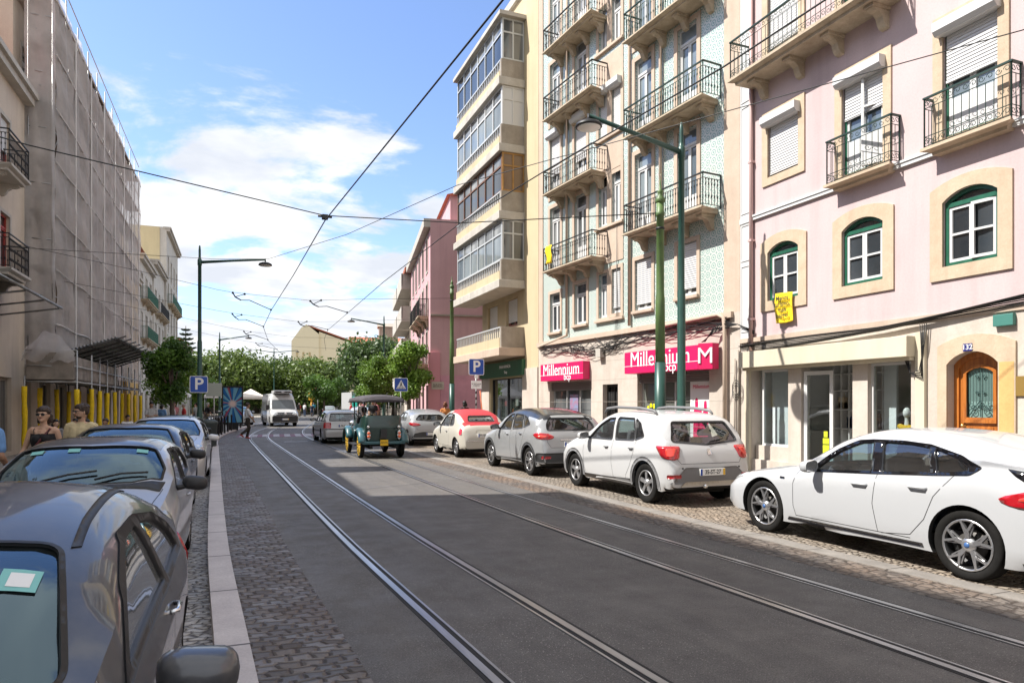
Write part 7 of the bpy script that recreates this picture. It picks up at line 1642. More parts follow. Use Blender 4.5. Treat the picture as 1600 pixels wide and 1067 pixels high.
HX, HB = PI/2, -PI/2
GR = 'cars parked along the right kerb'; GL_ = 'cars parked along the left kerb'
def place_cars():
    C, k = car('parked_car', BM, (7.28, 5.76, .005), HX, 'glossy white hatchback with black and silver five-spoke wheels, first car in front of the boutique', GR)
    C, k = car('parked_car', DA, (7.24, 11.26, .005), HX, 'white hatchback with grey roof rails and wheel arch trim parked before the bank', GR)
    plate_(C, k, 'b', .56, '35-ST-27', .50, .035)
    lettering('STEPWAY' if False else '', .04, (0, 0, 0), M_CHROME, C) if False else None
    for sg in (-1, 1):
        m = MB(); pts = [(L_, sg*.58, z) for L_, z in ((.45, 1.50), (.36, 1.585), (.0, 1.615), (-.8, 1.600), (-1.25, 1.555), (-1.33, 1.50))]; m.tube(pts, [.018, .026, .026, .026, .026, .018], 8); m.build('roof_rail', M_GREYPL, C)
    m = MB(); m.tube([(-2.02, .15, .33), (-2.10, .15, .33)], .035, 10); m.build('exhaust_tip', M_CHROME, C)
    C, k = car('parked_car', CA, (7.18, 16.1, .005), HX, 'silver crossover with black roof parked behind the white car with roof rails', GR)
    plate_(C, k, 'b', .75, '09-TO-52', .50, .03); m = MB(); m.tube([(-.95, 0, 1.54), (-1.1, 0, 1.72)], .006, 5); m.build('aerial', M_BLKPL, C)
    C, k = car('parked_car', FI, (7.13, 21.8, .005), HX, 'small cream car with a red fabric roof', GR); plate_(C, k, 'b', .70, '91-SO-40', .46, .03)
    C, k = car('parked_car', CL, (7.20, 28.6, .005), HX, 'silver hatchback parked beyond the cream car and partly behind the vintage car', GR); plate_(C, k, 'b', .48, '', .46, .03)
    C, k = car('moving_car', ES, (4.12, 31.5, .002), HX+.02, 'old silver estate driving away ahead of the vintage car'); plate_(C, k, 'b', .76, '78-36-LM', .5, .03)
    C, k = car('parked_car', N1, (-1.13, 3.0, -.10), HB, 'grey metallic car with dusty roof and chrome door handles in the near corner', GL_)
    # ticket behind its windscreen, black roof gutter
    for lab, s_, y_ in (('t', 1.60, -.30),):
        sk = k.patch('parking_permit', 't', [(1.52, .435), (1.63, .435), (1.63, .545), (1.52, .545)], mat('teal_sticker', (.20, .50, .47), .5), C, (), -.006, 0, .05)
        k.patch('permit_text', 't', [(1.54, .46), (1.61, .46), (1.61, .525), (1.54, .525)], M_PLATE, C, (), -.004, 0, .05)
    for sg in (-1, 1): k.patch('roof_gutter', 't', [(1.80, sg*.585), (2.1, sg*.565), (2.6, sg*.555), (3.1, sg*.545), (3.1, sg*.572), (2.6, sg*.585), (2.1, sg*.595), (1.83, sg*.612)][::sg], M_BLKPL, C, (), .005, .012, .06)
    C, k = car('parked_car', SM, (-1.33, 6.25+1.715, -.10), HB, 'small lilac silver car with a satin black roof, second in the left row', GL_)
    for y0_ in (.12, -.30): m = MB(); P = [k.pt('t', (a, b))[0]+Vector((0, 0, .018)) for a, b in ((.90, y0_), (.98, y0_+.2), (1.02, y0_+.42))]; m.tube(P, .010, 5); m.build('wiper', M_BLKPL, C)
    for s_, y_ in ((1.36, .40), (1.36, -.18), (1.36, -.48)): k.patch('parking_permit', 't', [(s_, y_), (s_+.07, y_), (s_+.07, y_+.10), (s_, y_+.10)], MATS['teal_sticker'], C, (), -.006, 0, .05)
    CB = dict(CL); CB.update(paint=DARKB, mirm=M_BLKPL, wglass=M_CGLW, wheel=dict(kind='twin', n=7, rim=.70))
    C, k = car('parked_car', CB, (-1.55, 9.98+2.03, -.10), HB, 'dark blue hatchback, third in the left row between two silver cars', GL_)
    C, k = car('parked_car', C3, (-1.50, 15.4+1.97, -.10), HB, 'silver hatchback with white mirrors and a driver inside, fourth in the left row', GL_)
    CD = dict(ES); CD.update(paint=CHARC, mirm=M_BLKPL); C, k = car('parked_car', CD, (-1.85, 21.6+2.25, -.10), HB, 'charcoal estate, last parked car of the left row before the lamp', GL_)
    far = dict(CL); far.update(hollow=False, wframe=False)
    sed = dict(ES); sed.update(hollow=False, wframe=False, paint=SILV)
    car('moving_car', sed, (11.8, 97.6, .0), HX-R_(8), 'far silver car at the bend, just above the estate roof')
    fw = dict(far); fw.update(paint=WHITE); car('parked_car', fw, (.05, 58, .03), HB+.15, 'white car behind the walking pedestrian, left of the van', 'cars parked down the left pavement')
    fs_ = dict(far); fs_.update(paint=SILV); car('parked_car', fs_, (-.6, 64.5, .03), HB+.1, 'silver car behind the white one, left of the van', 'cars parked down the left pavement')
    fd = dict(far); fd.update(paint=CHARC); car('parked_car', fd, (9.3, 58, .0), HX-.15, 'dark car far ahead of the silver estate beside the crowd', 'cars waiting in the distance')
    fe = dict(far); fe.update(paint=SILV); car('parked_car', fe, (8.2, 50, .0), HX-.1, 'pale blue silver car seen through the vintage car', 'cars waiting in the distance')
place_cars()
# ---- white van coming towards us
def van():
    H = HB+R_(6); V = empty('van', (2.95, 56.0, .0), H, 'white high-roofed delivery van driving towards the camera', 'van')
    L, W = 5.6, 2.0; top = [(0, .45), (.02, .85), (.10, 1.02), (.45, 1.16), (.62, 1.22), (.95, 1.62), (1.30, 2.10), (1.55, 2.36), (1.8, 2.44), (2.4, 2.48), (5.4, 2.48), (5.56, 2.42), (5.6, 2.2), (5.6, .5)]
    sp = dict(L=L, W=W, top=top, belt=[(0, .8), (.5, 1.15), (1, 1.25), (5.6, 1.25)], tumble=.10, round=(.45, .15), taper=(.14, .04), clear=.28, crown=.02)
    vs, fs = bodymesh(sp); b = raw('body', vs, fs); sk = Skin(vs, fs, L, W); sk.far = 2.2; r = .36; cut = []
    for s_ in (1.0, 4.5):
        for sg in (-1, 1): m = MB(); m.lathe([(r*1.16, sg*(W/2-.3)), (r*1.16, sg*(W/2+.2))], 30, (L/2-s_, 0, r), 'y'); cut.append(raw('cut', m.v, m.f))
    boolean(b, cut); b.parent = V; b.data.materials.clear(); b.data.materials.append(WHITE2)
    for p in b.data.polygons: p.use_smooth = True
    b.data.set_sharp_from_angle(angle=R_(40))
    sk.patch('windscreen', 'f', rnd([(-.84, 1.30), (.84, 1.30), (.76, 1.98), (-.76, 1.98)], .06), M_GL, V, (), .012, .02)
    sk.patch('grille', 'f', rnd([(-.86, .84), (.86, .84), (.80, 1.06), (-.80, 1.06)], .05), M_GLOSSBLK, V, (), .012, .03)
    sk.patch('front_bumper', 'f', rnd([(-.90, .36), (.90, .36), (.90, .80), (-.90, .80)], .08), M_BLKPL, V, (), .02, .04)
    for z in (.92, 1.0): sk.patch('grille_bar', 'f', [(-.7, z), (.7, z), (.7, z+.014), (-.7, z+.014)], M_CHROME, V, (), .03, .01)
    for sg in (-1, 1):
        sk.patch('headlight', 'f', [(sg*a, c) for a, c in sm([(.52, .90), (.60, 1.04), (.86, 1.14), (.90, .98), (.80, .84)])], M_HEAD, V, (), .02, .03)
        sk.patch('side_window', 'l' if sg > 0 else 'r', rnd([(1.0, 1.32), (2.0, 1.32), (2.0, 1.95), (1.4, 1.95)], .05), M_GL, V, (), .006, .01)
        m = MB(); m.box(-.07, -.11, -.2, .09, .11, .2, .04); mm_ = m.build('door_mirror', M_BLKPL, V); mm_.location = (L/2-1.05, sg*1.12, 1.42)
        for s_ in (1.0, 4.5): wheel(V, L/2-s_, sg*(W/2-.04), r, .23, dict(kind='plain', n=6, rim=.6), sg, M_GREYPL)
    plate_(V, sk, 'f', .55, '', .5, .05)
    m = MB(); m.lathe([(0, 0), (.10, 0), (.11, .02)], 18, (0, 0, 0), 'x'); m.T = None; e = m.build('emblem', M_CHROME, V); c, n = sk.pt('f', (0, .96)); e.location = c+Vector((.03, 0, 0)); e.rotation_euler = (0, PI, 0)
    m = MB(); m.box(.55, -.66, 2.47, 1.75, .66, 2.70, .06); u = m.build('roof_cooler', WHITE2, V)
    for y in (-.33, .33): m = MB(); m.box(1.752, y-.22, 2.54, 1.765, y+.22, 2.64); m.build('cooler_vent', M_BLKPL, u)
    m = MB(); m.box(-L/2+.2, -.8, .25, L/2-.5, .8, .45); m.build('underbody', M_UNDER, V)
van()
# ---- teal and white lorry far away
m = MB(); T_ = empty('lorry', (15.6, 98, 0), HB+.2, 'distant lorry with a teal cab under the awnings', 'lorry'); m.box(-3, -1.2, .9, 1.2, 1.2, 3.3, .05); m.build('box_body', WHITE2, T_); m = MB(); m.box(1.3, -1.15, .5, 3.0, 1.15, 2.7, .12); m.build('cab', mat('teal_paint', (.02, .30, .24), .4, coat=.5), T_); m = MB(); m.box(2.95, -.95, 1.55, 3.02, .95, 2.35); m.build('windscreen', M_GLB, T_)
for x in (-2, 2.1):
    for sg in (-1, 1): m = MB(); m.lathe([(.45, sg*.9), (.45, sg*1.16), (0, sg*1.16)], 18, (x, 0, .45), 'y'); m.build('wheel', M_TYRE, T_)
# ---- green vintage touring car
def vintage():
    V = empty('vintage_car', (4.17, 22.78, .0), HX, 'dark green vintage style open touring car with grey canopy and yellow spoked wheels', 'vintage car')
    G1 = paint('dark_green_coach', (.003, .030, .024), 0, .28, .03); G2 = paint('teal_fender', (.014, .085, .105), 0, .28, .05)
    yw = mat('yellow_spokes', (.48, .30, .03), .5); cn = mat('grey_canvas', (.060, .053, .062), .85, nscale=6, namt=.25, bump=.2); tf = 1.40
    ax = (1.24, -1.24); r = .41; hw = .62
    for x in ax:
        for sg in (-1, 1): 
            o = wheel(V, x, sg*(hw+.07), r, .13, dict(kind='wood', n=12, rim=.82, capm=M_BLKPL), sg, yw)
    def fender(x, sg, front):
        m = MB(); pts = []; a0, a1 = (R_(-5), R_(165)) if front else (R_(8), R_(172))
        n = 16; R = r+.09; vs = []
        for i in range(n+1):
            t = a0+(a1-a0)*i/n; cx, cz = x+R*math.cos(t)*(1.08), r+R*math.sin(t)
            for yy, dz in ((hw-.10, -.02), (hw-.06, .02), (hw+.0, .035), (hw+.10, .025), (hw+.15, -.03), (hw+.155, -.07)): vs.append((cx+dz*math.cos(t), sg*yy, cz+dz*math.sin(t)))
        k = 6; m.add(vs, [(i*k+j, i*k+j+1, (i+1)*k+j+1, (i+1)*k+j) for i in range(n) for j in range(k-1)], True); o = m.build('fender', G2, V); o.modifiers.new('s', 'SOLIDIFY').thickness = .012
    for sg in (-1, 1): fender(ax[0], sg, True); fender(ax[1], sg, False); m = MB(); m.box(-.72, sg*(hw-.12), .36, .72, sg*(hw+.12), .39); m.build('running_board', M_BLKPL, V)
    # tub: rounded rear, doors, scuttle
    m = MB(); prof = [(-1.52, .46), (-1.60, .80), (-1.64, 1.28), (-1.55, 1.30), (-.95, 1.16), (-.80, 1.02), (.30, 1.02), (.36, 1.14), (.55, 1.14), (.60, .46)]
    secs = []; xs = np.linspace(-1.62, .62, 20)
    def sect(x):
        t = max(0, (-x-1.15)/.47); w = .60-.06*t**2.2-.04*max(0, x/.6); hh = float(np.interp(x, [-1.62, -1.5, -1.05, -.85, .25, .38, .62], [1.29, 1.32, 1.22, 1.05, 1.03, 1.15, 1.12])); return w, hh
    vs = []; K = 9
    for x in xs:
        w, hh = sect(x); ring = [(x, -w+.06, .48), (x, -w, .62), (x, -w-.015, .85), (x, -w, hh), (x, -w+.04, hh+.012), (x, -w+.05, .7), (x, w-.05, .7), (x, w-.04, hh+.012), (x, w, hh), (x, w+.015, .85), (x, w, .62), (x, w-.06, .48)]; vs += ring
    n = 12; fs = [(i*n+j, (i+1)*n+j, (i+1)*n+(j+1) % n, i*n+(j+1) % n) for i in range(len(xs)-1) for j in range(n)]; m.add(vs, fs, False)
    bw = []   # closed back panel, curved
    m2 = MB(); q = []
    for i in range(13):
        y = -.555+1.11*i/12; bul = .05*(1-(y/.56)**4); tp = 1.30+.03*(1-(abs(y)/.56)**3)
        q += [(-1.60-bul, y, .50), (-1.645-bul, y, .85), (-1.67-bul, y, tp-.02), (-1.65-bul, y, tp), (-1.55, y, tp-.01), (-1.50, y, .6)]
    m2.add(q, [(i*6+j, (i+1)*6+j, (i+1)*6+j+1, i*6+j+1) for i in range(12) for j in range(5)]+[tuple(range(6)), tuple(12*6+j for j in range(6))[::-1]], True)
    m.build('tub', G1, V); m2.build('rear_panel', G1, V)
    m = MB(); m.prism([(-.27, 0), (.27, 0), (.34, .30), (.27, .52), (.12, .62), (-.12, .62), (-.27, .52), (-.34, .30)], 'x', .6, 1.62); b = m.build('bonnet', G1, V); b.location = (0, 0, .48)
    m = MB(); m.prism([(-.25, .46), (.25, .46), (.30, .9), (.2, 1.12), (-.2, 1.12), (-.30, .9)], 'x', 1.62, 1.70); m.build('radiator', M_CHROME, V)
    for sg in (-1, 1): m = MB(); m.lathe([(.04, -.1), (.12, 0), (.13, .06), (.12, .065)], 14, (1.66, sg*.42, .98), 'x'); m.build('headlight', M_CHROME, V)
    m = MB(); m.box(-1.75, -.42, .30, 1.55, -.34, .40); m.box(-1.75, .34, .30, 1.55, .42, .40); m.tube([(-1.24, -.6, .41), (-1.24, .6, .41)], .035, 8); m.tube([(1.24, -.6, .41), (1.24, .6, .41)], .03, 8); m.box(-1.1, -.2, .34, .8, .2, .5); m.build('chassis', M_UNDER, V)
    m = MB(); m.box(-1.80, -.66, .44, -1.70, .66, .53, .02); m.build('rear_bumper', G2, V)
    m = MB(); m.box(-1.755, -.115, .40, -1.745, .115, .57); v = MB(); m.T = None; o = MB().box(-1.825, -.12, .40, -1.81, .12, .58).build('number_plate', M_PYEL, V)
    lettering('AH-95', .08, (-1.828, 0, .49), M_BLKPL, o, (0, -1, 0), extrude=.001)
    for sg in (-1, 1):
        m = MB(); m.prism([(sg*.47+.055*math.cos(t), .73+.15*math.sin(t)) for t in np.linspace(0, 2*PI, 9)[:-1]], 'x', -1.80, -1.72); o = m.build('tail_light', M_CHROME, V)
        m = MB(); m.lathe([(0, -.105), (.045, -.10), (.045, -.06)], 12, (-1.72, sg*.47, .78), 'x'); m.lathe([(0, -.105), (.045, -.10), (.045, -.06)], 12, (-1.72, sg*.47, .68), 'x'); m.build('lens', mat('orange_lens', (.75, .12, .02), .2, coat=1), o)
        m = MB(); m.lathe([(0, -.06), (.045, -.05), (.05, .0)], 12, (-1.70, sg*.47, .97), 'x'); m.build('reflector_lamp', M_CHROME, V)
    m = MB(); m.tube([(-1.72, -.30, .93), (-1.74, -.58, .93)], .012, 5); m.prism([(-.10, .62), (.10, .62), (.10, .90), (-.10, .90)], 'x', -1.76, -1.74); m.build('luggage_rack', M_BLKPL, V)
    for x, h in ((-.95, .56), (.0, .56)):
        m = MB(); m.box(x-.25, -.5, h, x+.28, .5, h+.16, .05); m.box(x-.36, -.5, h+.1, x-.24, .5, h+.58, .05); m.build('bench_seat', mat('black_leather', (.02, .018, .018), .5), V)
    for x, y in ((-1.45, .54), (-.5, .57), (.42, .55), (.95, .50)):
        for sg in (-1, 1): m = MB(); m.tube([(x if x < .9 else .60, sg*y, 1.0), (x, sg*(y+.0), 1.78)], .016, 6); m.build('canopy_post', M_BLKIRON, V)
    m = MB(); m.tube([(-1.42, -.50, 1.28), (-1.42, .50, 1.28)], .012, 5); m.build('rail', M_BLKIRON, V)
    # canopy: domed fabric with a hanging valance
    m = MB(); q = []; nx, ny = 14, 12
    def cz(u, v): return 1.83+.10*(1-(2*v-1)**2)**.8+.05*(1-(2*u-1)**4)
    for i in range(nx+1):
        for j in range(ny+1): u, v = i/nx, j/ny; q.append((-1.72+2.75*u, -.66+1.32*v, cz(u, v)-(.06 if i in (0, nx) else 0)))
    m.add(q, [(i*(ny+1)+j, (i+1)*(ny+1)+j, (i+1)*(ny+1)+j+1, i*(ny+1)+j+1) for i in range(nx) for j in range(ny)], True)
    ring = [(-1.72+2.75*u, -.66) for u in np.linspace(0, 1, 15)]+[(1.03, y) for y in np.linspace(-.66, .66, 13)[1:]]+[(1.03-2.75*u, .66) for u in np.linspace(0, 1, 15)[1:]]+[(-1.72, y) for y in np.linspace(.66, -.66, 13)[1:-1]]
    q = []; 
    for x, y in ring: u, v = (x+1.72)/2.75, (y+.66)/1.32; z = cz(u, v)-(.06 if u in (0, 1) or abs(u) < 1e-6 or abs(u-1) < 1e-6 else 0); q += [(x, y, z), (x*1.0+(.02 if x > 1 else (-.02 if x < -1.7 else 0)), y*1.02, 1.735)]
    k = len(ring); m.add(q, [(2*i, 2*i+1, 2*((i+1) % k)+1, 2*((i+1) % k)) for i in range(k)], True)
    o = m.build('canopy', cn, V); o.modifiers.new('s', 'SOLIDIFY').thickness = .012
    m = MB(); m.add([(.62, -.5, 1.12), (.62, .5, 1.12), (.78, .5, 1.60), (.78, -.5, 1.60)], [(0, 1, 2, 3)]); m.build('windscreen', M_CLEAR, V)
    m = MB(); M3 = Matrix.Rotation(R_(-50), 3, 'Y'); cc = Vector((.38, .25, 1.12)); m.tube([cc+M3 @ Vector((.2*math.cos(t), .2*math.sin(t), 0)) for t in np.linspace(0, 2*PI, 20)[:-1]], .014, 6, closed=True); m.tube([cc, cc+Vector((.3, 0, -.3))], .02, 6); m.build('steering_wheel', M_BLKPL, V)
vintage()
# ================================================================ people
def skinmat(name, c): return mat(name, c, .55, nscale=30, namt=.08)
SK = [skinmat('skin_light', (.52, .32, .22)), skinmat('skin_tan', (.36, .20, .125)), skinmat('skin_dark', (.10, .05, .03))]
HAIR = {'brown': mat('hair_brown', (.035, .018, .010), .55, nscale=60, namt=.4), 'black': mat('hair_black', (.010, .008, .008), .5, nscale=60, namt=.3), 'red': mat('hair_auburn', (.16, .045, .015), .55, nscale=60, namt=.4), 'grey': mat('hair_grey', (.32, .31, .29), .6, nscale=60, namt=.3)}
def remesh(mb, name, m, parent, vox, it=4, smooth=True):
    me = bpy.data.meshes.new(name); me.from_pydata(mb.v, [], mb.f); me.update(); o = bpy.data.objects.new(name, me); COL.objects.link(o)
    r = o.modifiers.new('r', 'REMESH'); r.mode = 'VOXEL'; r.voxel_size = vox; r.use_smooth_shade = True
    s = o.modifiers.new('s', 'SMOOTH'); s.factor = .5; s.iterations = it
    bpy.context.view_layer.update(); nm = bpy.data.meshes.new_from_object(o.evaluated_get(bpy.context.evaluated_depsgraph_get())); o.modifiers.clear(); o.data = nm
    nm.materials.clear(); nm.materials.append(m); nm.polygons.foreach_set('use_smooth', [True]*len(nm.polygons)); o.parent = parent; return o
def limb(mb, pts, rs, n=10):
    """tapered limb through joints, rounded ends"""
    P = cr([tuple(p)+(r,) for p, r in zip(pts, rs)], max(6, 4*len(pts))); mb.tube([p[:3] for p in P], [float(p[3]) for p in P], n)
    mb.sph(pts[0], rs[0], n, 6); mb.sph(pts[-1], rs[-1], n, 6)
def hand(mb, w, d, up, s=1.0, curl=.5, k=1):
    """palm and five fingers from the wrist w along d; 'up' = thumb side"""
    w, d, up = Vector(w), Vector(d).normalized(), Vector(up); sd = (up-d*up.dot(d)).normalized(); nr = d.cross(sd)*k
    limb(mb, [w, w+d*.045*s, w+d*.085*s], [.022*s, .030*s, .030*s], 8); limb(mb, [w+d*.05*s-sd*.022*s, w+d*.085*s-sd*.026*s], [.018*s, .016*s], 6)
    for i, L in enumerate((.072, .080, .074, .058)):
        b = w+d*.085*s+sd*(.030-.020*i)*s; a = curl; q = b+(d*math.cos(a)+nr*math.sin(a))*L*.5*s; e = q+(d*math.cos(a*2.1)+nr*math.sin(a*2.1))*L*.5*s; mb.tube([b-d*.01*s, b, q, e], [.0095*s, .0095*s, .0085*s, .007*s], 6)
    b = w+d*.03*s+sd*.026*s; q = b+(d*.6+sd*.8).normalized()*.035*s; e = q+(d*.9+sd*.25+nr*.3).normalized()*.032*s; mb.tube([b, q, e], [.013*s, .011*s, .008*s], 6)
def person(loc, heading, h, J, label, top=None, bottom=None, skin=0, hair='brown', hairlen=0, shoe=None, vox=.016, sleeves='short', legs='long', name='person', group=None, beard=False, glasses=False, female=False, extra=None, turn=0, shirt_len=.0, straps=False):
    """J: joints in units of height, body facing +X; keys hip, chest, neck, head, l/r arm [shoulder, elbow, wrist], l/r leg [hip, knee, ankle, toe]"""
    P = empty(name, loc, heading, label, 'person', group); V = lambda p: Vector(p)*h; sk = SK[skin]; f = .93 if female else 1.0
    b = MB(); hip, waist, chest, neck, head = (V(J[k]) for k in ('hip', 'waist', 'chest', 'neck', 'head'))
    rh = .0645*h
    def torso(m, g=0.0, lo=0):
        for sg in (-1, 1):
            m.tube([hip+Vector((0, sg*.035*h, -.02*h)), waist+Vector((0, sg*.026*h*f, 0)), chest+Vector((.0, sg*.042*h*f, -.02*h)), chest+Vector((0, sg*.045*h*f, .05*h))], [.062*h+g, .055*h*f+g, .066*h*f+g, .048*h+g], 12)
        m.tube([hip-Vector((0, 0, .03*h)), waist, chest, chest+Vector((0, 0, .06*h))], [.07*h+g, .06*h*f+g, .068*h+g, .05*h+g], 12)
        if female:
            for sg in (-1, 1): m.sph(chest+Vector((.052*h, sg*.035*h, -.015*h)), .036*h+g, 10, 8)
    torso(b); limb(b, [chest+Vector((0, 0, .055*h)), neck, head-Vector((0, 0, .03*h))], [.04*h, .030*h*f, .032*h*f])
    Rt = Matrix.Rotation(turn, 3, 'Z')
    b.sph(head, (.056*h, .047*h, rh), 14, 10, Rt); b.sph(head+Rt @ Vector((.016*h, 0, -.032*h)), (.036*h, .033*h, .036*h), 12, 8); b.sph(head+Rt @ Vector((.044*h, 0, -.050*h)), .0135*h, 8, 6)
    b.tube([head+Rt @ Vector((.050*h, 0, .006*h)), head+Rt @ Vector((.066*h, 0, -.016*h)), head+Rt @ Vector((.052*h, 0, -.019*h))], [.006*h, .010*h, .008*h], 6)
    for sg in (-1, 1): b.sph(head+Rt @ Vector((-.004*h, sg*.047*h, -.006*h)), (.011*h, .006*h, .017*h), 8, 6)
    arms = {}
    for k, sg in (('la', 1), ('ra', -1)):
        s_, e, w = (V(q) for q in J[k]); arms[k] = (s_, e, w); c0 = chest+Vector((0, sg*.06*h, .045*h))
        limb(b, [c0, s_, s_.lerp(e, .5), e, e.lerp(w, .35), w], [.042*h, .034*h*f, .028*h*f, .0225*h*f, .024*h*f, .0150*h*f]); d = (w-e).normalized()
        limb(b, [neck-Vector((.004*h, 0, .012*h)), c0.lerp(s_, .55)+Vector((0, 0, .004*h)), s_], [.030*h*f, .030*h*f, .030*h*f])
        hand(b, w, d, Vector((1, 0, .3)) if abs(d.x) < .8 else Vector((0, 0, 1)), h/1.75, .45, sg)
    lg = {}
    for k, sg in (('ll', 1), ('rl', -1)):
        q = [V(p) for p in J[k]]; lg[k] = q; limb(b, [q[0]+Vector((0, 0, .02*h)), q[0].lerp(q[1], .45), q[1], q[1].lerp(q[2], .35), q[2]], [.056*h, .050*h, .033*h, .034*h, .021*h]); limb(b, [q[2]+Vector((-.01*h, 0, -.012*h)), q[3]], [.022*h, .017*h])
    remesh(b, 'body', sk, P, vox*.8 if vox < .015 else vox, 2)
    if top:
        m = MB(); torso(m, .011); 
        if not straps: limb(m, [chest+Vector((0, 0, .05*h)), neck-Vector((0, 0, .012*h))], [.052*h, .036*h])
        m.tube([hip+Vector((0, 0, -.03*h-shirt_len*h)), waist], [.088*h, .068*h*f+.008], 14)
        for k in ('la', 'ra'):
            s_, e, w = arms[k]; sg = 1 if k == 'la' else -1; c0 = chest+Vector((0, sg*.055*h, .045*h))
            limb(m, [neck-Vector((.004*h, 0, .026*h)), c0.lerp(s_, .55)+Vector((0, 0, .002*h)), s_], [.036*h*f, .038*h*f, .038*h*f])
            if sleeves == 'short': limb(m, [c0, s_, s_.lerp(e, .72)], [.050*h, .045*h*f, .040*h*f])
            elif sleeves == 'long': limb(m, [c0, s_, e, e.lerp(w, .92)], [.050*h, .043*h*f, .032*h, .024*h])
        o = remesh(m, 'shirt', top, P, vox, 2)
        if straps:
            bm = bmesh.new(); bm.from_mesh(o.data); zc = (chest.z+.028*h); bmesh.ops.delete(bm, geom=[f_ for f_ in bm.faces if f_.calc_center_median().z > zc+.35*(f_.calc_center_median().x-chest.x)*0], context='FACES'); bm.to_mesh(o.data); bm.free()
            m = MB()
            for sg in (-1, 1): m.tube([chest+Vector((.07*h, sg*.048*h, .01*h)), chest+Vector((.045*h, sg*.06*h, .065*h)), chest+Vector((-.0*h, sg*.062*h, .088*h)), chest+Vector((-.05*h, sg*.05*h, .03*h))], .0035*h, 5)
            m.build('strap', top, P)
    if bottom:
        m = MB(); m.tube([waist-Vector((0, 0, .02*h)), hip], [.072*h, .088*h], 12)
        for k in ('ll', 'rl'):
            q = lg[k]; end = {'long': .94, 'short': -.15}[legs] if legs in ('long', 'short') else .9
            if legs == 'skirt': continue
            if legs == 'short': limb(m, [q[0]+Vector((0, 0, .03*h)), q[0].lerp(q[1], .85)], [.066*h, .052*h])
            else: limb(m, [q[0]+Vector((0, 0, .03*h)), q[0].lerp(q[1], .5), q[1], q[1].lerp(q[2], .93)], [.066*h, .056*h, .043*h, .036*h])
        if legs == 'skirt': m.tube([hip, hip.lerp(lg['ll'][1].lerp(lg['rl'][1], .5), 1.25)], [.088*h, .12*h], 14)
        remesh(m, 'trousers' if legs != 'skirt' else 'skirt', bottom, P, vox, 2)
    m = MB()
    for k in ('ll', 'rl'): q = lg[k]; limb(m, [q[2]+Vector((-.018*h, 0, -.02*h)), q[2].lerp(q[3], .5)+Vector((0, 0, -.004*h)), q[3]], [.025*h, .024*h, .019*h])
    remesh(m, 'shoes', shoe or M_BLKPL, P, .012, 1)
    if hair:
        m = MB(); m.sph(head+Rt @ Vector((-.012*h, 0, .014*h)), (.056*h, .053*h, .062*h), 14, 10, Rt); m.sph(head+Rt @ Vector((.012*h, 0, .040*h)), (.043*h, .044*h, .034*h), 12, 8, Rt)
        if hairlen:
            m.sph(head+Rt @ Vector((-.036*h, 0, -.02*h)), (.034*h, .048*h, .055*h), 12, 8)
            if hairlen > 1: limb(m, [head+Rt @ Vector((-.04*h, 0, -.02*h)), neck+Vector((-.045*h, 0, -.02*h)), chest+Vector((-.075*h, 0, .0))], [.045*h, .044*h, .026*h])
            if hairlen < 0: m.sph(head+Rt @ Vector((-.055*h, 0, .045*h)), .028*h, 10, 8)
        hr = random.Random(int(h*1000))
        for _ in range(46):
            t_, u_ = hr.uniform(0, 6.28), hr.uniform(.05, 1.0); q_ = Vector((math.cos(t_)*math.sqrt(1-u_*u_), math.sin(t_)*math.sqrt(1-u_*u_), u_)); q_ = Vector((-.014*h+q_.x*.054*h, q_.y*.051*h, .016*h+q_.z*.060*h)); m.sph(head+Rt @ q_, (.012*h, .012*h, .010*h), 6, 4)
            if hairlen: z_ = hr.uniform(-.07, .0)*h; m.sph(head+Rt @ Vector((-.045*h, math.cos(t_)*.05*h, z_)), .016*h, 6, 4)
        remesh(m, 'hair', HAIR[hair], P, .009 if vox < .015 else .014, 1)
        if beard: m = MB(); m.sph(head+Rt @ Vector((.022*h, 0, -.044*h)), (.031*h, .035*h, .024*h), 12, 8); remesh(m, 'beard', HAIR[hair], P, .010, 1)
    m = MB()
    for sg in (-1, 1): m.sph(head+Rt @ Vector((.0485*h, sg*.018*h, .002*h)), .0065*h, 8, 6)
    m.build('eyes', M_GLOSSBLK if not glasses else M_GLOSSBLK, P)
    m = MB(); m.tube([head+Rt @ Vector((.0475*h, -.012*h, -.030*h)), head+Rt @ Vector((.0515*h, 0, -.031*h)), head+Rt @ Vector((.0475*h, .012*h, -.030*h))], .0028*h, 5); m.build('mouth', mat('lip', (.36, .10, .08), .5), P)
    if glasses:
        m = MB()
        for sg in (-1, 1): m.lathe([(0, 0), (.0165*h, 0), (.0165*h, .003*h)], 12, (0, 0, 0), 'x')
        m = MB()
        for sg in (-1, 1):
            c = head+Rt @ Vector((.062*h, sg*.019*h, .003*h)); m.add([c+Rt @ Vector((-.004*h*abs(math.cos(t)), .0165*h*math.cos(t), .0135*h*math.sin(t))) for t in np.linspace(0, 2*PI, 13)[:-1]], [tuple(range(12))]); m.tube([c+Rt @ Vector((0, sg*.016*h, .004*h)), head+Rt @ Vector((0, sg*.05*h, .004*h))], .0018*h, 4)
        m.tube([head+Rt @ Vector((.060*h, -.005*h, .006*h)), head+Rt @ Vector((.060*h, .005*h, .006*h))], .002*h, 4); m.build('sunglasses', M_GLOSSBLK, P)
    if extra: extra(P, h, dict(chest=chest, hip=hip, waist=waist, neck=neck, head=head, **arms))
    return P
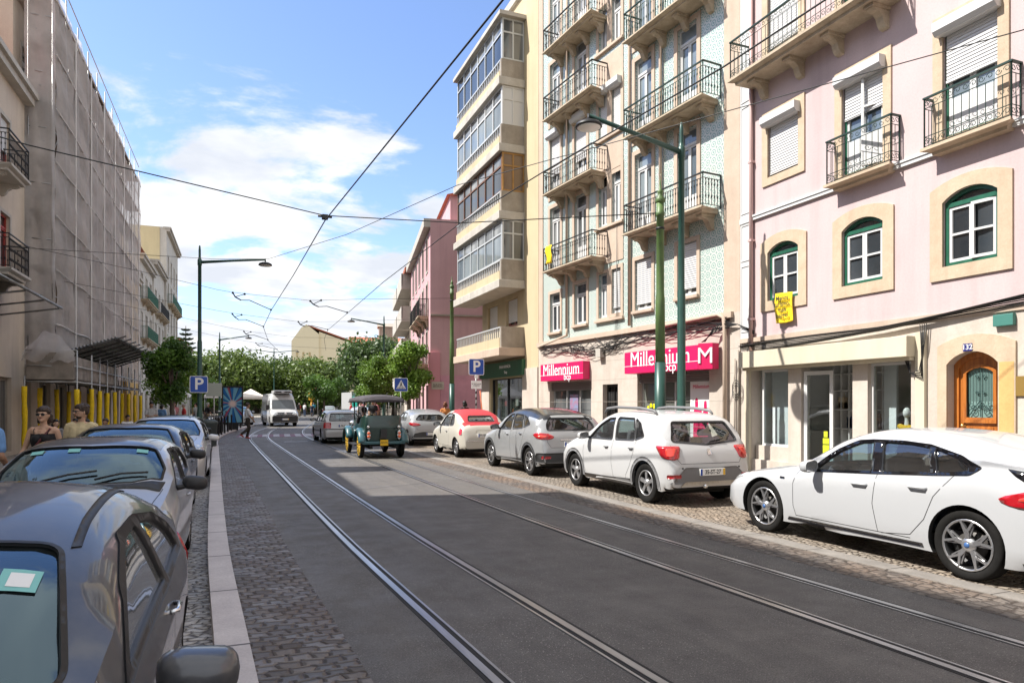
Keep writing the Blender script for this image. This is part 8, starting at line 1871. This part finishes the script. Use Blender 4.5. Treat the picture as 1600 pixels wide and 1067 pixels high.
def stand(**k):
    J = dict(hip=(0, 0, .53), waist=(0, 0, .60), chest=(0, 0, .735), neck=(0, 0, .835), head=(.012, 0, .932),
             la=[(0, .094, .793), (-.01, .122, .62), (.03, .122, .485)], ra=[(0, -.094, .793), (-.01, -.122, .62), (.03, -.122, .485)],
             ll=[(0, .05, .52), (.01, .055, .285), (-.01, .055, .045), (.085, .06, .018)], rl=[(0, -.05, .52), (.01, -.055, .285), (-.01, -.055, .045), (.085, -.06, .018)])
    J.update(k); return J
WALK = dict(ll=[(0, .045, .52), (.09, .05, .30), (.13, .05, .055), (.22, .05, .045)], rl=[(0, -.045, .52), (-.03, -.05, .29), (-.16, -.05, .09), (-.10, -.05, .025)], la=[(0, .105, .795), (-.07, .125, .635), (-.05, .13, .50)], ra=[(0, -.105, .795), (.05, -.125, .63), (.13, -.11, .52)])
SIT = dict(hip=(0, 0, .27), waist=(-.01, 0, .34), chest=(.0, 0, .475), neck=(.01, 0, .575), head=(.03, 0, .672),
           la=[(0, .105, .535), (.04, .125, .375), (.15, .07, .33)], ra=[(0, -.105, .535), (.04, -.125, .375), (.15, -.07, .33)],
           ll=[(0, .05, .27), (.23, .06, .285), (.22, .06, .05), (.30, .06, .02)], rl=[(0, -.05, .27), (.23, -.06, .285), (.22, -.06, .05), (.30, -.06, .02)])
def cloth(n, c): return mat(n, c, .85, nscale=18, namt=.18, bump=.3)
BLK = cloth('black_cloth', (.012, .012, .014)); BEI = cloth('beige_cloth', (.60, .50, .30)); BLU = cloth('sky_blue_cloth', (.13, .27, .52)); WHT = cloth('white_cloth', (.68, .68, .70)); NAV = cloth('navy_cloth', (.02, .03, .06)); GRY = cloth('grey_cloth', (.20, .20, .21)); KHA = cloth('khaki_cloth', (.22, .17, .11)); OLI = cloth('dark_brown_cloth', (.035, .028, .022)); REDC = cloth('red_cloth', (.45, .03, .03)); PNK = cloth('pink_cloth', (.50, .20, .22)); DEN = cloth('denim_cloth', (.05, .08, .15)); ORG = cloth('orange_cloth', (.6, .22, .06)); TEA = cloth('teal_cloth', (.03, .22, .30))
GZ = -.025
def bag(P, h, j):
    m = MB(); c = j['chest']; m.tube([c+Vector((.03*h, .065*h, .075*h)), c+Vector((.085*h, .0, -.03*h)), j['waist']+Vector((.075*h, -.06*h, .02*h)), j['waist']+Vector((.05*h, -.10*h, -.02*h))], .010*h, 6)
    m.obox(j['waist']+Vector((.085*h, -.055*h, -.01*h)), (.045*h, .10*h, .075*h), None, .012); tag(m.build('shoulder_bag', mat('maroon_leather', (.10, .018, .02), .5), P))
person((-2.66, 11.9, GZ), R_(-98), 1.66, stand(ra=[(0, -.092, .793), (.0, -.150, .63), (.08, -.18, .50)], la=[(0, .092, .793), (-.03, .14, .63), (-.02, .15, .48)], ll=WALK['ll'], rl=WALK['rl']), 'woman in a black strappy top and sunglasses walking on the left pavement', BLK, OLI, 0, 'brown', 1, vox=.011, sleeves=None, straps=True, glasses=True, female=True, extra=bag)
person((-2.26, 12.35, GZ), R_(-95), 1.70, stand(ll=WALK['rl'], rl=WALK['ll']), 'bearded man in a pale yellow t-shirt and glasses walking beside the woman', BEI, DEN, 0, 'brown', 0, vox=.011, beard=True, glasses=True, turn=R_(-50))
person((-2.93, 10.15, GZ), R_(80), 1.70, stand(ra=[(0, -.11, .795), (-.03, -.15, .63), (.09, -.13, .555)], la=WALK['la'], ll=WALK['ll'], rl=WALK['rl']), 'man in a light blue t-shirt and pale shorts cut by the left photo edge', BLU, KHA, 1, 'grey', 0, vox=.011, legs='short', extra=lambda P, h, j: MB().lathe([(.019*h, -.008), (.021*h, 0), (.019*h, .008)], 12, tuple(j['ra'][2])).build('wrist_band', M_BLKPL, P))
person((.40, 34.9, .01), R_(25), 1.72, stand(ll=[(0, .045, .52), (.06, .05, .30), (.0, .05, .06), (.08, .05, .018)], rl=[(0, -.045, .52), (.02, -.05, .30), (-.17, -.05, .14), (-.12, -.05, .07)], la=[(0, .105, .795), (.0, .13, .64), (.12, .10, .60)], ra=WALK['ra']) , 'pedestrian in a white shirt, dark trousers and red shoes crossing the tram tracks', WHT, OLI, 1, 'brown', 0, shoe=mat('red_shoe', (.40, .05, .03), .5), vox=.016).rotation_euler = (0, 0, R_(12))
person((-3.9, 37.1, .02), R_(-80), 1.74, stand(la=[(0, .105, .795), (.02, .14, .64), (.12, .03, .62)], ra=[(0, -.105, .795), (.02, -.14, .64), (.12, -.03, .60)]), 'bearded man in a white t-shirt standing with hands together by the last yellow posts', WHT, BLK, 0, 'brown', 0, beard=True, vox=.018)
person((8.55, 29.3, .12), R_(80), 1.64, stand(ll=WALK['ll'], rl=WALK['rl']), 'woman with auburn hair and peach dress seen from behind by the rose wall', ORG, PNK, 0, 'red', -1, female=True, legs='skirt', vox=.018)
person((9.0, 27.9, .12), R_(100), 1.68, stand(), 'person in a black backpack and beanie seen from behind beside the rose wall', BLK, NAV, 2, 'black', 1, vox=.018)
# driver of the vintage car and of the silver hatchback
person((4.17-.28, 22.85, .30), R_(92), 1.72, stand(**SIT), 'driver in black seated in the green vintage car, seen from behind', BLK, BLK, 1, 'black', 0, vox=.018)
person((-1.13, 17.55, -.02), R_(-90), 1.66, stand(**SIT), 'driver in a beige shirt at the wheel of the silver hatchback', KHA, DEN, 1, 'grey', 0, vox=.016, glasses=True)
# cafe guests seated behind the yellow posts
def seat_guest(x, y, rz, lab, *a, **k):
    person((x, y, GZ), rz, 1.66, stand(**SIT), lab, *a, vox=.018, **k)
    c = MB(); c.box(-.20, -.21, .43, .22, .21, .46, .01); c.obox((-.22, 0, .68), (.03, .42, .26), None, .008)
    for sx in (-.18, .20):
        for sy in (-.18, .18): c.tube([(sx, sy, 0), (sx, sy, .44 if sx > 0 else .8)], .014, 6)
    o = c.build('cafe_chair', mat('woven_red', (.30, .05, .04), .6)); o.location = (x, y, GZ); o.rotation_euler = (0, 0, rz); tag(o, 'cafe chair under '+lab, 'chair', 'cafe chairs under the scaffold')
seat_guest(-5.2, 24.6, R_(-60), 'woman with dark curly hair seated behind the walking couple', GRY, BLK, 0, 'black', 1, female=True)
seat_guest(-4.9, 26.0, R_(-120), 'guest in white hunched at a cafe table behind the bearded man', WHT, GRY, 1, 'black', 0)
seat_guest(-4.3, 24.2, R_(-70), 'guest in a dusty pink top seated right of the bearded man', PNK, BLK, 1, 'black', 1, female=True)
seat_guest(-4.0, 25.6, R_(-110), 'guest in a black top seated just behind the pink one', BLK, BLK, 1, 'brown', 0)
seat_guest(-4.4, 33.2, R_(-60), 'guest in white seated between the farther yellow posts', WHT, KHA, 1, 'black', 0)
for i, (x, y) in enumerate([(-4.6, 25.2), (-5.5, 30.0)]):
    m = MB(); m.lathe([(.34, .72), (.35, .735), (.35, .75), (0, .75)], 20); m.tube([(0, 0, .72), (0, 0, .03)], .03, 8); m.lathe([(.22, 0), (.22, .02), (.04, .04)], 16); o = m.build('cafe_table', M_STONEW); o.location = (x, y, GZ); tag(o, ('round cafe table among the seated guests behind the couple', 'round cafe table farther in under the scaffold')[i], 'table')
# the loose crowd down both pavements
rr = random.Random(12)
CR = [(-3.2, 40, WHT, 'white'), (-3.9, 42, BLU, 'sky blue'), (-2.9, 43.5, REDC, 'red'), (-3.6, 46, PNK, 'pink'), (-2.4, 47.5, WHT, 'pale'), (-1.9, 50, BLK, 'black'), (-2.8, 53, BEI, 'beige'), (7.2, 39.5, BLK, 'black'), (7.6, 41, PNK, 'pink'), (7.9, 43, ORG, 'orange'), (7.4, 45, WHT, 'white'), (8.6, 47, BLK, 'dark'), (8.1, 49, PNK, 'rosy'), (8.9, 52, WHT, 'pale'), (8.3, 55, REDC, 'red'), (6.3, 86, BLK, 'black'), (7.0, 88, REDC, 'red'), (7.8, 90, WHT, 'white'), (8.4, 87, NAV, 'navy'), (9.1, 92, TEA, 'teal'), (5.6, 90, PNK, 'pink'), (4.9, 92, BEI, 'beige')]
protos = {}
ord_ = ['first', 'second', 'third', 'fourth', 'fifth', 'sixth', 'seventh', 'eighth', 'ninth', 'tenth', 'eleventh', 'twelfth', 'thirteenth', 'fourteenth', 'fifteenth']
cnt = {}
for i, (x, y, c, cn_) in enumerate(CR):
    far = 'on the left pavement' if x < 0 else ('behind the vintage car' if y < 60 else 'in the crowd right of the van')
    g = {'on the left': 'people on the left pavement', 'behind the vintage': 'people on the right pavement'}.get(' '.join(far.split()[:3]), 'people in the distant crowd')
    k = (far, cn_); cnt[far] = cnt.get(far, 0)+1
    lab = '%s small person %s, wearing a %s top' % (ord_[cnt[far]-1], far, cn_)
    if c.name not in protos:
        protos[c.name] = person((x, y, .02 if x < 0 else .12), rr.uniform(-3, 3), rr.uniform(1.6, 1.8), stand(**(WALK if i % 2 else {})), lab, c, (DEN, BLK, KHA)[i % 3], i % 2, ('brown', 'black', 'grey')[i % 3], i % 2, vox=.026, group=g)
    else:
        o = copy_tree(protos[c.name]); o.location = (x, y, .02 if x < 0 else .12); o.rotation_euler = (0, 0, rr.uniform(-3, 3)); o.scale = (1, 1, rr.uniform(.95, 1.05)); o['label'] = lab; o['group'] = g
# ---- motorcycles parked behind the bollards
def moto(x, y, rz, col, lab):
    M = empty('motorcycle', (x, y, .02), rz, lab, 'motorcycle', 'motorcycles parked behind the bollards')
    for wx in (-.62, .66):
        w = empty('wheel', (wx, 0, .29)); w.parent = M; m = MB(); m.lathe([(.21, -.05), (.27, -.05), (.29, 0), (.27, .05), (.21, .05)], 20, axis='y', closed=True); m.build('tyre', M_TYRE, w)
        m = MB(); m.lathe([(0, -.02), (.21, -.02), (.21, .02), (0, .02)], 12, axis='y'); m.build('rim', M_RIMD, w)
    m = MB(); m.sph((-.05, 0, .48), (.26, .16, .20), 12, 8); m.tube([(.66, .0, .30), (.42, 0, .92)], .035, 8); m.tube([(-.62, .1, .30), (.0, .1, .45)], .03, 6); m.tube([(-.7, -.14, .34), (-.1, -.14, .32)], .045, 8); m.build('frame', M_BLKPL, M)
    m = MB(); m.sph((.16, 0, .78), (.26, .15, .15), 12, 8); m.sph((.50, 0, .80), (.12, .17, .20), 10, 8); m.sph((-.62, 0, .70), (.22, .12, .09), 10, 8); m.build('fairing', col, M)
    m = MB(); m.box(-.66, -.13, .74, -.05, .13, .84, .04); m.build('saddle', BLK, M)
    m = MB(); m.tube([(.36, -.36, 1.02), (.44, -.12, .98), (.44, .12, .98), (.36, .36, 1.02)], .016, 6)
    for sg in (-1, 1): m.tube([(.42, sg*.22, 1.0), (.44, sg*.26, 1.20)], .008, 5); m.sph((.44, sg*.27, 1.22), (.02, .06, .04), 8, 6)
    m.build('handlebar', M_BLKPL, M); m = MB(); m.lathe([(0, .0), (.09, 0), (.07, -.08)], 14, (.63, 0, .86), 'x'); m.build('headlight', M_CHROME, M)
moto(-1.55, 38.3, R_(-70), M_GLOSSBLK, 'black motorcycle parked nearest to the litter bin'); moto(-1.42, 39.8, R_(-75), GRY, 'grey motorcycle in the middle of the parked row'); moto(-1.25, 41.4, R_(-68), M_GLOSSBLK, 'black motorcycle parked just before the poster panel'); moto(-1.0, 43.2, R_(-80), paint('blue_scooter', (.03, .08, .2), 0, .3, 0), 'blue motorcycle parked in front of the poster panel')
# mannequin in the boutique window
def mannequin():
    M = empty('mannequin', (11.30, 8.86, .70), R_(175), 'white faceless mannequin in a mustard top and flowered skirt in the shop window', 'mannequin'); h = 1.62
    b = MB(); mw = mat('mannequin_white', (.66, .66, .64), .4); z = lambda v: (v-.44)*h
    limb(b, [(0, 0, z(.50)), (0, 0, z(.60)), (0, 0, z(.73)), (0, 0, z(.78))], [.085, .065, .09, .06]); limb(b, [(0, 0, z(.78)), (0, 0, z(.86)), (0, 0, z(.90))], [.05, .038, .04]); b.sph((0, 0, z(.945)), (.075, .065, .10), 12, 10)
    for sg in (-1, 1): limb(b, [(0, sg*.15, z(.795)), (0, sg*.19, z(.63)), (.03, sg*.20, z(.47))], [.045, .035, .022]); hand(b, (.03, sg*.20, z(.47)), (.1, 0, -1), (1, 0, 0), .9, .3, sg)
    remesh(b, 'body', mw, M, .013, 2)
    t = MB(); limb(t, [(0, 0, z(.60)), (0, 0, z(.72)), (0, 0, z(.775))], [.088, .104, .075])
    for sg in (-1, 1): limb(t, [(0, sg*.09, z(.775)), (0, sg*.15, z(.79))], [.06, .052])
    remesh(t, 'top', cloth('mustard_cloth', (.62, .38, .02)), M, .013, 2)
    s = MB(); s.lathe([(.085, z(.62)), (.12, z(.56)), (.15, z(.46)), (.17, z(.44)-.0)], 20); k = NT('flowered_cloth'); v = k.vor(26); sp = k.n('ShaderNodeSeparateColor'); k.l(v.outputs['Color'], sp.inputs[0]); k.col(k.mix(sp.outputs[0], k.mix(sp.outputs[1], (.35, .03, .04), (.04, .03, .06)), (.6, .42, .30))); s.build('skirt', k.m, M)
mannequin()
